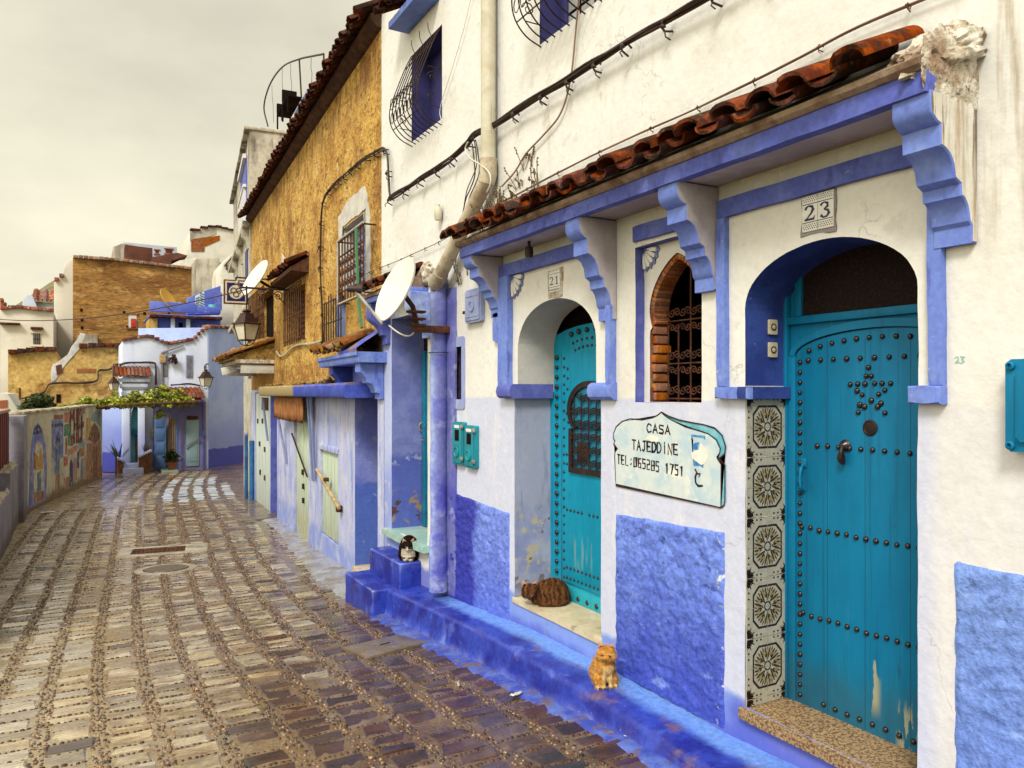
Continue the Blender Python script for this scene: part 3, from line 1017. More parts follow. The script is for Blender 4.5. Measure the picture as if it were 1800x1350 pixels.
dado(3.25, 4.285, -1.92, -.83, 'dado_light', 'roughcast blue dado panel under the painted sign', top=lambda s: .03 - .03 * (s - 3.25))
dado(-1.0, 1.925, -2.0, -.715, 'dado_right', 'roughcast sky blue dado panel at right', top=lambda s: .01 * (s - 1), res=.018)
dado(5.80, 7.02, -2.1, -1.03, 'dado_left', 'roughcast dado, deep blue fading to pale blue', top=lambda s: .04 * (s - 6))
# trim: raised painted borders
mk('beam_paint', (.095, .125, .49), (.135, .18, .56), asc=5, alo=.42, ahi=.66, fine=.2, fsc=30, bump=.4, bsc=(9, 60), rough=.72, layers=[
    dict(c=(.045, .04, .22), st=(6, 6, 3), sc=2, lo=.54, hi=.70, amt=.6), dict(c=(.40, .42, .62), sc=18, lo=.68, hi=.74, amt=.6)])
def trim(poly, y1=.035, mat='lilac_paint', y0=0.0, sd=0.0, name='trim', bev=.010, amp=.004):
    mb = MB(WH)
    mb.prism(wob(poly, amp, .06, seed=sd), y0, y1, bev)
    return mb.build(name, mat, house)
trim(rect(3.218, 3.285, .03, .998), .036, sd=11)
trim(rect(1.958, 2.021, .03, .998), .036, sd=18)
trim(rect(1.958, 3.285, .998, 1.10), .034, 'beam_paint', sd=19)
trim(rect(3.04, 3.292, -.035, .03), .045, sd=12, name='ledge')
trim(rect(1.952, 2.105, -.05, .03), .05, sd=13, name='ledge')
mb = MB(WH)
mb.prism_s([(.045, -.035), (.052, .0), (.045, .032), (-.335, .032), (-.335, -.035)], 3.05, 3.11)
mb.build('ledge', 'deep_blue_paint', house)
trim(rect(5.745, 5.92, .05, 1.0), .055, sd=14)
trim(rect(4.28, 4.335, .05, 1.0), .055, sd=20)
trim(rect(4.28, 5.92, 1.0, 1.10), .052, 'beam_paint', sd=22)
trim([(5.92, .42), (6.05, .46), (6.05, .70), (5.92, .70)], .04, sd=15, bev=.006)
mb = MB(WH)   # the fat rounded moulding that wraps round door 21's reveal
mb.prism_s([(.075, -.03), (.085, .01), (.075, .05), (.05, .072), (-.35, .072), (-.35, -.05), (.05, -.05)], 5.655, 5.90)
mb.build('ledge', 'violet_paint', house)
mb = MB(WH)
mb.prism_s([(.055, -.03), (.065, .01), (.055, .05), (.03, .07), (-.10, .07), (-.10, -.05), (.03, -.05)], 4.27, 4.545)
mb.build('ledge', 'lilac_paint', house)
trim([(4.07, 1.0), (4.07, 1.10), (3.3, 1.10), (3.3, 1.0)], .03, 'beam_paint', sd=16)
# small window's painted surround
mb = MB(WH)
sur = wob(rrect(6.69, 7.07, -.158, .546, .03), .004, .07, seed=17)
loops = [sur, SMALL]
mb.plate(sur, [SMALL], .012)
mb.reveal([p for p in sur], 0.0, .012)
bmesh.ops.reverse_faces(mb.bm, faces=[f for f in mb.bm.faces if abs(f.normal.y) < .5])
mb.build('window_surround', 'lilac_box', house)
win = MB(WH)
win.box(6.74, 7.01, -.17, -.155, -.08, .46)
wn_o = win.build('window', 'dark_room', house)
wn_o['label'] = 'small dark barred window with lilac surround'
g = MB(WH)
for k in range(5):
    s = 6.775 + .05 * k
    g.tube([(s, -.05, -.065), (s, -.05, .448)], .006)
    for z in (.03, .16, .29, .4):
        g.tube(spiral((s + .018, -.05, z), .02, 1.2, XA, ZA, 8), .004, 4)
g.build('grille', 'rust', wn_o)

# niche with the pointed brick window
def pointed(cx, hw, zb, zn, zs, zt):
    R = []
    R.append((cx + hw * .985, zb))
    R += [(cx + hw * .985, zn - .045), (cx + hw * .97, zn - .02), (cx + hw * .90, zn)]
    for k in range(1, 11):
        f = k / 10
        a = pi * .5 * f
        R.append((cx + hw * (.90 + .10 * sin(a * 1.0)), zn + (zs - zn) * f))
    for k in range(1, 15):
        f = k / 14
        R.append((cx + hw * (1 - f ** 1.75) , zs + (zt - zs) * (1 - (1 - f) ** 1.25)))
    Lh = [(2 * cx - x, z) for x, z in reversed(R[:-1])]
    return R[:-1] + [(cx, zt)] + Lh
PW = pointed(3.744, .272, -.062, .43, .55, .886)
m = MB(WH)
m.plate(NICHE, [PW], -.076, 0)
m.build('niche', ['white_paint'], house)
bw = MB(WH)
bw.reveal(PW, -.22, -.0765, 0)
# brick lining: one course after another up the jamb, a soldier ring round the arch
for k in range(8):
    z = -.058 + k * .0628
    for sgn in (1, -1):
        x = 3.744 + sgn * .268
        d = random.uniform(.0, .022)
        bw.box(min(x, x - sgn * (.034 + d)), max(x, x - sgn * (.034 + d)), -.215, -.083 + random.uniform(-.012, .002), z + .004, z + .058, .010)
n = len(PW)
for i in range(4, n - 4):
    x, z = PW[i]
    x1, z1 = PW[i + 1]
    if z < .44:
        continue
    c = Vector(((x + x1) / 2, 0, (z + z1) / 2))
    tdir = Vector((x1 - x, 0, z1 - z))
    ln = tdir.length
    tdir.normalize()
    nd = Vector((-tdir.z, 0, tdir.x))
    if (Vector((3.744, 0, .45)) - c).dot(nd) < 0:
        nd = -nd
    M = Matrix(((tdir.x, 0, nd.x, c.x + nd.x * .02), (0, 1, 0, -.15), (tdir.z, 0, nd.z, c.z + nd.z * .02), (0, 0, 0, 1)))
    bw.obox(M, ln * .86, .13, .032 + random.uniform(0, .006), .004)
bwo = bw.build('arched_window', 'brick', house)
bwo['label'] = 'pointed brick lined window with wrought iron scrolls'
m = MB(WH)
m.box(3.3, 4.2, -1.2, -1.18, -.3, 1.0, mi=0)
m.box(3.60, 3.92, -1.0, -.98, -.05, .14, mi=1)
m.box(3.35, 3.72, -1.05, -1.02, .18, .40, mi=1)
m.box(3.40, 3.64, -.9, -.88, .14, .225, mi=2)
m.plate([(3.3, -.3), (4.2, -.3), (4.2, 1.0), (3.3, 1.0)], [PW], -.221, 0)
m.reveal(rect(3.3, 4.2, -.3, 1.0), -1.2, -.221, 0)
m.build('room', ['dark_room', 'brick', 'lilac_box'], bwo)
g = MB(WH)
for s in (3.52, 3.62, 3.744, 3.86, 3.96):
    g.tube([(s, -.19, -.06), (s, -.19, .45 if abs(s - 3.744) > .1 else .86)], .0055, 5)
for z in (-.04, .19, .47):
    g.tube([(3.48, -.19, z), (4.01, -.19, z)], .006, 5)
    for k in range(5):
        s = 3.53 + .105 * k
        for sg in (1, -1):
            g.tube(spiral((s + .028 * sg, -.188, z + .055), .032, 1.4 * sg, XA, ZA, 12), .0045, 4)
            g.tube(spiral((s + .028 * sg, -.188, z - .045), .028, -1.4 * sg, XA, ZA, 12), .0045, 4)
g.build('grille', 'rust', bwo)
# carved fan ornaments in the upper corners
def fan(s, z, r, y, k=5):
    mb = MB(WH)
    rnd = []
    out = [(s, z)]
    for i in range(k):
        a0, a1 = radians(-90 - 90 * i / k), radians(-90 - 90 * (i + 1) / k)
        for j in range(5):
            a = a0 + (a1 - a0) * j / 4
            rr = r * (1 - .10 * abs(j - 2) / 2)
            out.append((s + rr * cos(a), z + rr * sin(a)))
    mb.prism(out, y, y + .012, .003, 1)
    for i in range(k):
        a = radians(-90 - 90 * (i + .5) / k)
        c0, c1 = Vector((s, 0, z)) + Vector((cos(a), 0, sin(a))) * r * .22, Vector((s, 0, z)) + Vector((cos(a), 0, sin(a))) * r * .86
        mid = (c0 + c1) / 2
        wd = Vector((-sin(a), 0, cos(a))) * r * .12
        pts = [c0, mid - wd * .7, c1 - wd * .8, c1 + Vector((cos(a), 0, sin(a))) * r * .05, c1 + wd * .8, mid + wd * .7]
        mb.prism([(p.x, p.z) for p in pts], y + .0125, y + .024, .003, 0)
    o = mb.build('fan_ornament', ['white_paint', 'violet_paint'], house)
fan(5.742, .995, .20, .002)
fan(4.062, .958, .155, -.074)

# ------------------------------------------------------------------ canopy over both doors
can = MB(WH)
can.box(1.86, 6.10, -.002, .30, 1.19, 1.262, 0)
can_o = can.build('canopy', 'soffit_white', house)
can_o['label'] = 'tiled canopy on lilac corbels above the two studded doors'
b_ = MB(WH)
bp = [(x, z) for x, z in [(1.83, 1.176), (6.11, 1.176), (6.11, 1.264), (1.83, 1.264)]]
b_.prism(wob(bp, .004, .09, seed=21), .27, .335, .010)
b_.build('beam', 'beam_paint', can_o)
mk('stained_white', (.72, .70, .64), (.62, .58, .49), asc=4, fine=.1, bump=.5, rough=.9, layers=[
    dict(c=(.34, .22, .10), st=(9, 9, .7), sc=1.2, lo=.45, hi=.62, z=(.60, None, .25), amt=.85), dict(c=(.12, .07, .04), st=(14, 14, 1.2), sc=1.2, lo=.56, hi=.64, z=(.9, None, .15), amt=.85)])
PROF = [(0, 1.186), (.318, 1.186), (.318, 1.118), (.305, 1.092), (.275, 1.068), (.252, 1.06), (.250, .978), (.218, .968), (.188, .948), (.166, .915), (.156, .862),
        (.116, .842), (.112, .795), (.092, .787), (.074, .765), (.062, .735), (.056, .700), (.040, .684), (.040, .612), (0, .612)]
for s0, s1, ft in ((1.826, 1.994, .612), (3.297, 3.462, .590), (4.272, 4.44, .500), (5.915, 6.08, .665)):
    c = MB(WH)
    k = (1.19 - ft) / (1.19 - .612)
    c.prism_s([(o_, 1.19 - (1.19 - z_) * k) for o_, z_ in PROF], s0, s1, 1, 0, .006)
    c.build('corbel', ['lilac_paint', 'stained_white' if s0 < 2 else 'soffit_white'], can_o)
mo = MB(WH)
mo.prism_s([(0, 1.262), (.345, 1.265), (.368, 1.282), (.375, 1.305), (.0, 1.50)], 1.84, 6.12, 0, 0)
mo.build('mortar_bed', 'mortar_brown', can_o)
tl = MB(WH)
roof_tiles(tl, 2.13, 6.12, .0, 1.52, .46, 1.312, .228, .088, .024)
tl.build('roof_tiles', 'tile_clay', can_o)
lump = MB(WH)      # crumbling mortar that closes the near end of the tiles
b2 = bmesh.new()
bmesh.ops.create_icosphere(b2, subdivisions=5, radius=1)
for q in b2.verts:
    p = q.co.copy()
    f = 1 + .22 * noise.noise(p * 2.2) + .14 * noise.noise(p * 6) + .08 * noise.noise(p * 15)
    q.co = Vector((1.935 + p.x * .145 * f, .02 + p.y * .31 * f, 1.425 + p.z * .125 * f - .40 * max(0, p.y * .31 * f)))
lump.take(b2)
b2 = bmesh.new()
bmesh.ops.create_icosphere(b2, subdivisions=5, radius=1)
for q in b2.verts:
    p = q.co.copy()
    f = 1 + .18 * noise.noise(p * 2.4 + Vector((9, 2, 0))) + .10 * noise.noise(p * 7)
    q.co = Vector((1.846 + p.x * .028 * f, .12 + p.y * .235 * f, 1.29 + p.z * .18 * f))
lump.take(b2)
lump.build('mortar_end', 'mortar_old', can_o, smooth=60)

# ------------------------------------------------------------------ studded doors
def stud_mesh(name, r, h):
    mb = MB(WORLD)
    M = Matrix(((1, 0, 0, 0), (0, 0, 1, 0), (0, -1, 0, 0), (0, 0, 0, 1)))
    mb.lathe([(r, 0), (r * .98, h * .25), (r * .8, h * .62), (r * .45, h * .92), (0, h)], M, 10)
    me = bpy.data.meshes.new(name)
    bmesh.ops.recalc_face_normals(mb.bm, faces=mb.bm.faces)
    mb.bm.to_mesh(me)
    mb.bm.free()
    me.materials.append(MATS['stud_black'])
    me.polygons.foreach_set('use_smooth', [True] * len(me.polygons))
    return me
def put_studs(parent, fr, pts, out, me, rest_pts=()):
    inv = wm(parent).inverted()
    for k, (s, z) in enumerate(pts):
        o = bpy.data.objects.new('stud', me)
        COL.objects.link(o)
        o.parent = parent
        p = fr.W(s, out, z)
        o.location = inv @ p
        sc = random.uniform(.9, 1.1)
        o.scale = (sc, 1, sc)
    if rest_pts:
        mb = MB(fr)
        src = bmesh.new()
        src.from_mesh(me)
        for s, z in rest_pts:
            c = src.copy()
            mb.take(c, 0, Matrix.Translation((s, out, z)))
        o = mb.build('stud_rows', 'stud_black', parent)
        o['kind'] = 'stuff'
# door 23
Y3 = -.34
dm = MB(WH)
dm.box(2.04, 3.12, Y3 - .06, Y3, -1.79, .80, mi=0)      # frame board filling the opening
mk('teal_joint', (.006, .06, .10), rough=.7, bump=0)
d23 = dm.build('door', 'teal_near', house)
d23['label'] = 'teal door with black studs set in a six-pointed star'
leaf = MB(WH)
LT = arch(2.02, 3.022, -1.775, .205, .325, 24)
leaf.prism(LT, Y3 + .0, Y3 + .022, .006)
for s in (2.33, 2.58, 2.81):
    leaf.box(s - .0013, s + .0013, Y3 + .0205, Y3 + .0228, -1.76, .28, mi=1)
leaf.build('door_leaf', ['teal_near', 'teal_joint'], d23)
fr_ = MB(WH)
aro = [(2.525 + .535 * cos(a), .21 + .165 * sin(a)) for a in [pi * k / 24 for k in range(25)]]
ari = [(2.525 + .50 * cos(a), .205 + .128 * sin(a)) for a in [pi * k / 24 for k in range(25)]]
for i in range(24):
    fr_.prism([ari[i], aro[i], aro[i + 1], ari[i + 1]], Y3, Y3 + .034)
fr_.box(3.024, 3.075, Y3, Y3 + .03, -1.775, .21, .006)
fr_.box(2.05, 3.09, Y3, Y3 + .03, .385, .43, .006)
fr_.box(2.985, 3.03, Y3, Y3 + .026, .43, .70, .005)
fr_.box(3.075, 3.10, Y3, Y3 + .04, -1.775, .6, .006)
fr_.build('door_frame', 'teal_near', d23)
tr_ = MB(WH)
tr_.box(2.0, 2.985, Y3 + .001, Y3 + .006, .43, .79)
tr_.build('transom', 'mesh_screen', d23)
big = stud_mesh('stud', .0150, .015)
pts = []
leafF = lambda u, v: WH.px(u, v, Y3 + .022)
for z in frange(.17, -1.70, .0575):
    pts.append((2.992, z))
for k in range(11):
    a = radians(18 + 11.5 * k) if False else None
for k in range(12):                                   # under the arch
    s = 2.93 - .075 * k
    e = (s - 2.521) / .50
    pts.append((s, .205 + .12 * sqrt(max(0, 1 - e * e)) - .042))
for k in range(11):
    pts.append((2.935 - .082 * k, .178 - .0 * k))
star = [(1527, 646), (1523, 661), (1532, 661), (1495, 676), (1508, 675), (1521, 675), (1538, 674), (1551, 674), (1566, 674), (1507, 687), (1556, 686),
        (1516, 694), (1545, 693), (1511, 713), (1518, 703) if False else (1532, 704), (1512, 711), (1549, 709), (1520, 715), (1543, 715), (1509, 725), (1556, 726)]
pts += [leafF(*p) for p in star]
rows = [((1437, 783), (1600, 797), 9), ((1410, 925), (1616, 966), 13), ((1412, 1076), (1616, 1142), 13), ((1448, 1237), (1606, 1305), 8)]
for (a, b, n) in rows:
    p0, p1 = leafF(*a), leafF(*b)
    zz = (p0[1] + p1[1]) / 2
    for k in range(n):
        f = k / (n - 1)
        pts.append((p0[0] + (p1[0] - p0[0]) * f, zz + random.uniform(-.004, .004)))
rnd_ = random.Random(4)
put_studs(d23, WH, pts[:100], Y3 + .022, big, pts[100:])
# knocker, peephole plate, pull handle
k_ = MB(WH)
ks, kz = leafF(1487, 783)
MK = Matrix(((1, 0, 0, ks), (0, 0, 1, Y3 + .022), (0, 1, 0, kz), (0, 0, 0, 1)))
k_.lathe([(.030, 0), (.032, .006), (.022, .014), (.026, .02), (.012, .034), (0, .036)], MK, 12)
k_.tube(catmull([(ks, Y3 + .05, kz), (ks - .004, Y3 + .062, kz - .03), (ks + .004, Y3 + .055, kz - .065), (ks, Y3 + .045, kz - .10)], 5), [.008, .009, .010, .011, .012, .013, .014, .016, .018, .020, .021, .020, .019, .017, .013, .008], 8)
k_.build('knocker', 'stud_black', d23)
k_ = MB(WH)
ps, pz = leafF(1530, 752)
MK = Matrix(((1, 0, 0, ps), (0, 0, 1, Y3 + .022), (0, 1, 0, pz), (0, 0, 0, 1)))
k_.lathe([(.042, 0), (.042, .005), (.034, .009), (.030, .006), (.012, .010), (0, .009)], MK, 20)
k_.build('escutcheon', 'iron', d23)
k_ = MB(WH)
hs, hz = leafF(1414, 840)
k_.tube(catmull([(hs, Y3 + .03, hz + .075), (hs - .012, Y3 + .065, hz + .05), (hs - .012, Y3 + .072, hz), (hs - .012, Y3 + .065, hz - .05), (hs, Y3 + .03, hz - .075)], 5), .009, 8)
k_.box(hs - .018, hs + .018, Y3 + .022, Y3 + .03, hz + .06, hz + .11, .003)
k_.build('handle', 'teal_near', d23)
gs = MB(WH)
gs.prism(wob(rect(2.07, 3.12, -1.805, -1.747), .003, .08, seed=31), -.345, .035, .006)
gs.build('doorstep', 'granite', house)

# patterned tiles on the far cheek of the reveal (its own flat axes: x across, z up)
def tile_cheek():
    """drawn in 2x2-tile motifs; u runs from the wall face inwards"""
    fr = Frame(3.2 + .324, 3.095 - .006, -1, 0)     # s runs outwards along the cheek, out = towards -y
    mb = MB(fr)
    W_ = .320
    s0 = .004
    mb.box(s0, s0 + W_, -.004, .004, -1.745, -.037, mi=0)
    tp = -.037
    H = .336
    q = H / 4
    y1, y2 = .0048, .0056
    def poly(pts, mi, y):
        if len(pts) >= 3:
            mb.f([mb.v((x, y, z)) for x, z in pts], mi)
    def flatr(x0, x1, z0, z1, mi, y):
        poly([(x0, z0), (x1, z0), (x1, z1), (x0, z1)], mi, y)
    rows = 6
    AX = W_ / H
    for r in range(rows):
        zc = tp - H * (r + .5) + .012
        xc = s0 + W_ / 2
        def clip(pts):
            return [(xc + (x - xc) * AX, max(-1.744, min(tp - .001, z))) for x, z in pts]
        oc = [(-.36, -.22), (-.36, .22), (-.22, .36), (.22, .36), (.36, .22), (.36, -.22), (.22, -.36), (-.22, -.36)]
        for i in range(8):
            a, b = oc[i], oc[(i + 1) % 8]
            k = .90
            pp = clip([(xc + a[0] * H, zc + a[1] * H), (xc + b[0] * H, zc + b[1] * H), (xc + b[0] * H * k, zc + b[1] * H * k), (xc + a[0] * H * k, zc + a[1] * H * k)])
            poly(pp, 1, y1)
        for i in range(8):                                    # leaves
            for da, rr0, rr1, wd, mi in ((0, .10, .33, .066, 2), (pi / 8, .16, .33, .046, 2), (.13, .12, .24, .022, 1), (-.13, .12, .24, .022, 1), (.20, .22, .33, .020, 1), (-.20, .22, .33, .020, 1), (pi / 8, .26, .335, .016, 1), (pi / 8 + .09, .15, .21, .014, 1), (0, .26, .33, .015, 1), (0, .09, .15, .022, 1)):
                a = pi / 4 * i + da + pi / 8 * 0
                c, s = cos(a), sin(a)
                mx = (rr0 + rr1) / 2
                pts = [(rr0, 0), (mx * .9, -wd), (rr1, 0), (mx * 1.1, wd)]
                pts = clip([(xc + (x * c - z * s) * H, zc + (x * s + z * c) * H) for x, z in pts])
                poly(pts, mi, y1 if mi == 2 else y2)
        for k in range(16):
            a0, a1 = 2 * pi * k / 16, 2 * pi * (k + 1) / 16
            poly(clip([(xc + H * .085 * cos(a0), zc + H * .085 * sin(a0)), (xc + H * .085 * cos(a1), zc + H * .085 * sin(a1)), (xc + H * .06 * cos(a1), zc + H * .06 * sin(a1)), (xc + H * .06 * cos(a0), zc + H * .06 * sin(a0))]), 1, y2)
        for sx in (-1, 1):
            for sz in (-1, 1):
                for da, ln, wd in ((0, .16, .036), (.55, .17, .026), (-.55, .17, .026), (.28, .22, .020), (-.28, .22, .020), (.78, .20, .012), (-.78, .20, .012)):
                    a = atan2(-sz, -sx) + da
                    c, s = cos(a), sin(a)
                    ox, oz = xc + sx * .495 * H, zc + sz * .495 * H
                    pts = [(.01, 0), (ln * .6, -wd), (ln, 0), (ln * .6, wd)]
                    poly(clip([(ox + (x * c - z * s) * H, oz + (x * s + z * c) * H) for x, z in pts]), 1, y1)
                for t in (.16, .26, .36):
                    for hv in (0, 1):
                        px_, pz_ = (t, .455) if hv else (.455, t)
                        ox, oz = xc + sx * px_ * H, zc + sz * pz_ * H
                        w_ = .026 * H
                        poly(clip([(ox - w_, oz), (ox, oz - w_ * .8), (ox + w_, oz), (ox, oz + w_ * .8)]), 1, y1)
        flatr(s0, s0 + W_, max(-1.744, zc - H / 2 - .0016), max(-1.743, zc - H / 2 + .0016), 3, y2 + .0004)
        flatr(s0, s0 + W_, zc - .001, zc + .001, 0, y2 + .0004)
        flatr(xc - .001, xc + .001, max(-1.744, zc - H / 2), min(tp, zc + H / 2), 0, y2 + .0008)
    bmesh.ops.recalc_face_normals(mb.bm, faces=mb.bm.faces)
    for fc in mb.bm.faces:
        if len(fc.verts) and abs(fc.normal.y) > .9 and fc.calc_center_median().y > .0045 and fc.normal.y < 0:
            fc.normal_flip()
    return mb.build('tile_panel', ['tile_cream', 'tile_black', 'tile_beige', 'mortar_old'], house, smooth=0)
tile_cheek()

# door 21
Y1 = -.36
dm = MB(WH)
FO = arch(4.42, 5.735, -1.79, .40, .56, 28)
dm.prism(FO, Y1 - .06, Y1, .0)
d21 = dm.build('door', 'teal_far', house)
d21['label'] = 'teal arched door with keyhole grille and rows of small studs'
KH = []
kc, kr = 5.09, .315
for k in range(25):
    a = radians(-38 + 256 * k / 24)
    KH.append((kc + kr * cos(a), -.14 + .235 * sin(a)))
KH = [(4.80, -.665), (4.80, -.30)] + KH + [(5.38, -.30), (5.38, -.665)]
KH = [(kc - .31, -.665), (kc - .31, -.33), (kc - .27, -.30)] and KH
lf = MB(WH)
LI = arch(4.66, 5.52, -1.60, .335, .475, 28)
lf.prism(LI, Y1, Y1 + .012, .003)
lf.box(4.42, 5.70, Y1 + .0, Y1 + .016, -1.775, -1.625, .003)
for s in (4.66, 5.52):
    lf.box(s - .006, s + .006, Y1, Y1 + .014, -1.6, .335, .002, mi=1)
for s in (4.75, 5.09, 5.40):
    lf.box(s - .0016, s + .0016, Y1 + .011, Y1 + .0128, -1.58, -.70, mi=1)
lf.build('door_leaf', ['teal_far', 'teal_frame'], d21)
ty = MB(WH)
ty.box(4.40, 5.75, Y1 - .10, Y1 - .09, .2, .80)
ty.build('transom', 'dark_room', d21)
kg = MB(WH)
inner = [(kc + (x - kc) * .84, -.28 + (z + .28) * .88) for x, z in KH]
kgp = KH
n = len(KH)
for i in range(n):
    j = (i + 1) % n
    kg.prism([inner[i], KH[i], KH[j], inner[j]], Y1 + .012, Y1 + .034)
kg.build('grille_frame', 'iron', d21)
kg = MB(WH)
kg.prism(inner, Y1 + .012, Y1 + .015)
kg.build('grille_backing', 'teal_frame', d21)
kg = MB(WH)
for i in range(-2, 3):
    s = kc + i * .105
    kg.tube([(s, Y1 + .03, -.62), (s, Y1 + .03, .03 - abs(i) * .03)], .006, 5)
for j in range(6):
    for i in range(-2, 3):
        s, z = kc + i * .105, -.57 + j * .105
        if abs(i) == 2 and j > 4:
            continue
        for sg in (1, -1):
            kg.tube(spiral((s + sg * .03, Y1 + .03, z), .034, 1.3 * sg, XA, ZA, 11), .0055, 4)
kg.box(kc + .0, kc + .17, Y1 + .02, Y1 + .03, -.56, -.40, .003)
kg.build('grille', 'iron', d21)
sm, lg = stud_mesh('stud', .0125, .011), stud_mesh('stud', .022, .016)
L21 = []
for z in frange(.30, -1.62, .083):
    L21.append((5.595, z))
for k in range(9):
    a = radians(168 - 14 * k)
    L21.append((5.09 + .50 * cos(a), .375 + .135 * sin(a)))
for k in range(8):
    L21.append((5.52 - .13 * k, -1.70))
put_studs(d21, WH, L21, Y1 + .013, lg)
S21 = []
for z in frange(.29, -1.56, .075):
    S21.append((5.475, z))
for rr, dz in ((.385, .315), (.33, .255)):
    for k in range(11):
        a = radians(160 - 11 * k)
        S21.append((5.09 + rr * cos(a), dz + .125 * sin(a)))
for z, n in ((-.175, 4), (-.25, 3), (-.52, 4), (-.60, 4)):
    for k in range(n):
        S21.append((5.43 - .05 * k - (.02 if n == 3 else 0), z)) if 5.43 - .05 * k > 5.42 - (.10 if z < -.3 else .2) else None
for z in (-.985,):
    for k in range(15):
        if k not in (5, 9, 10):
            S21.append((5.43 - .055 * k, z))
for z in (-1.47, -1.555):
    for k in range(16):
        S21.append((5.43 - .056 * k, z))
for z in (.20, .12, .03):
    S21.append((5.42, z))
put_studs(d21, WH, S21[:62], Y1 + .013, sm, S21[62:])
ds = MB(WH)
ds.prism(wob(rect(4.44, 5.74, -1.79, -1.745), .003, .08, seed=33), -.37, .012, .004)
for s in (4.80, 5.12, 5.44):
    ds.box(s - .002, s + .002, -.36, .005, -1.7455, -1.7442, mi=1)
ds.box(4.46, 5.72, -.185, -.181, -1.7455, -1.7440, mi=1)
ds.build('doorstep', ['floor_tile', 'mortar_old'], house)

# ------------------------------------------------------------------ entrance with the narrow teal door, small canopy
Y4 = -.42
dm = MB(WH)
dm.box(7.58, 8.74, Y4 - .05, Y4, -1.65, .90, mi=0)
d3 = dm.build('door', 'teal_far', house)
d3['label'] = 'plain narrow teal door deep in a blue entrance'
e = MB(WH)
e.box(7.66, 8.60, Y4, Y4 + .03, -1.62, .47, .008)
e.box(8.60, 8.70, Y4, Y4 + .05, -1.62, .50, .008)
e.build('door_leaf', 'teal_frame', d3)
e = MB(WH)
e.box(7.62, 8.71, Y4 + .001, Y4 + .012, .51, .88)
e.build('transom', 'mesh_screen', d3)
e = MB(WH)
hs, hz = WH.px(748, 750, Y4)
e.tube(catmull([(hs, Y4 + .03, hz + .06), (hs, Y4 + .075, hz + .03), (hs, Y4 + .075, hz - .03), (hs, Y4 + .03, hz - .06)], 4), .011, 6)
e.box(hs - .05, hs + .02, Y4 + .03, Y4 + .06, hz - .17, hz - .15, .004)
e.build('handle', 'grey_metal', d3)
e = MB(WH)
e.prism(wob(rect(7.55, 8.83, -1.70, -1.63), .006, .09, seed=35), -.43, .09, .012)
e.build('doorstep', 'mint_slab', house)
c2 = MB(WH)
c2.box(7.60, 8.95, -.002, .27, 1.06, 1.12, .008)
c2o = c2.build('canopy', 'lilac_paint', house)
c2o['label'] = 'small tiled canopy behind the large satellite dish'
t2 = MB(WH)
roof_tiles(t2, 7.75, 8.92, .0, 1.34, .36, 1.19, .20, .075, .012)
t2.build('roof_tiles', 'tile_old', c2o)
mo = MB(WH)
mo.prism_s([(0, 1.12), (.29, 1.12), (.28, 1.16), (.0, 1.30)], 7.62, 8.93)
mo.build('mortar_bed', 'mortar_brown', c2o)
P2 = [(0, 1.06), (.25, 1.06), (.25, .90), (.235, .86), (.20, .83), (.15, .80), (.115, .75), (.10, .69), (.05, .67), (.05, .58), (0, .58)]
for a, b in ((7.50, 7.66), (8.76, 8.92)):
    c = MB(WH)
    c.prism_s(P2, a, b, 0, 0, .006)
    c.build('corbel', ['pipe_blue' if a < 8 else 'violet_paint'], c2o)
ro = MB(WH)                     # broken plaster with bare brick where that canopy meets the wall
b2 = bmesh.new()
bmesh.ops.create_icosphere(b2, subdivisions=4, radius=1)
for q in b2.verts:
    p = q.co.copy()
    f = 1 + .25 * noise.noise(p * 2.5 + Vector((4, 0, 0))) + .12 * noise.noise(p * 8)
    q.co = Vector((7.66 + p.x * .26 * f, .0 + p.y * .075 * f, 1.26 + p.z * .13 * f))
ro.take(b2)
ro.build('mortar_end', 'mortar_old', c2o, smooth=60)

# ------------------------------------------------------------------ upper windows with pot-bellied grilles
def belly(s0, s1, z0, z1, shutter, label):
    wo_ = MB(WH)
    wo_.box(s0 - .03, s1 + .03, -.27, -.24, z0 - .03, z1 + .03)
    w_ = wo_.build('window', shutter, house)
    w_['label'] = label
    g = MB(WH)
    n = 9
    for i in range(n):
        s = s0 + .02 + (s1 - s0 - .04) * i / (n - 1)
        pr = [(.02, z1 - .02), (.09, z1 - .16), (.17, z1 - .36), (.25, z1 - .58), (.28, z1 - .72), (.25, z1 - .86), (.15, z1 - .97), (.0, z1 - 1.03)]
        g.tube(catmull([(s, o_ - .01, z_) for o_, z_ in pr], 4), .0062, 5)
    for z, o_ in ((z1 - .18, .095), (z1 - .55, .238), (z1 - .88, .235), (z1 - 1.03, 0)):
        g.tube([(s0 + .02, o_ - .01, z), (s1 - .02, o_ - .01, z)], .006, 5)
    for i in range(n - 1):
        s = s0 + .02 + (s1 - s0 - .04) * (i + .5) / (n - 1)
        for zc, oc in ((z1 - .77, .255), (z1 - .62, .262)):
            g.tube([(s + .043 * cos(a), oc, zc + .06 * sin(a)) for a in [2 * pi * k / 12 for k in range(13)]], .0045, 4)
    for sg, s in ((1, s0 + .02), (-1, s1 - .02)):
        for z, o_ in ((z1 - .55, .1), (z1 - .75, .12)):
            g.tube(spiral((s, o_, z), .06, 1.5, YA, ZA, 14), .005, 4)
        for zc in (z1 - .45, z1 - .85):
            g.tube([(s, 0, zc), (s, .15, zc)], .005, 4)
    for k in range(3):
        s = s0 + .12 + .23 * k
        g.tube(catmull([(s, .05, z1 - .12), (s + .02, .09, z1 - .02), (s - .03, .12, z1 + .03)], 4), .004, 4)
    g.build('grille', 'iron', w_)
    return w_
belly(7.24, 8.08, 2.81, 3.78, 'shutter_navy', 'upper window with navy shutters and bulging iron grille')
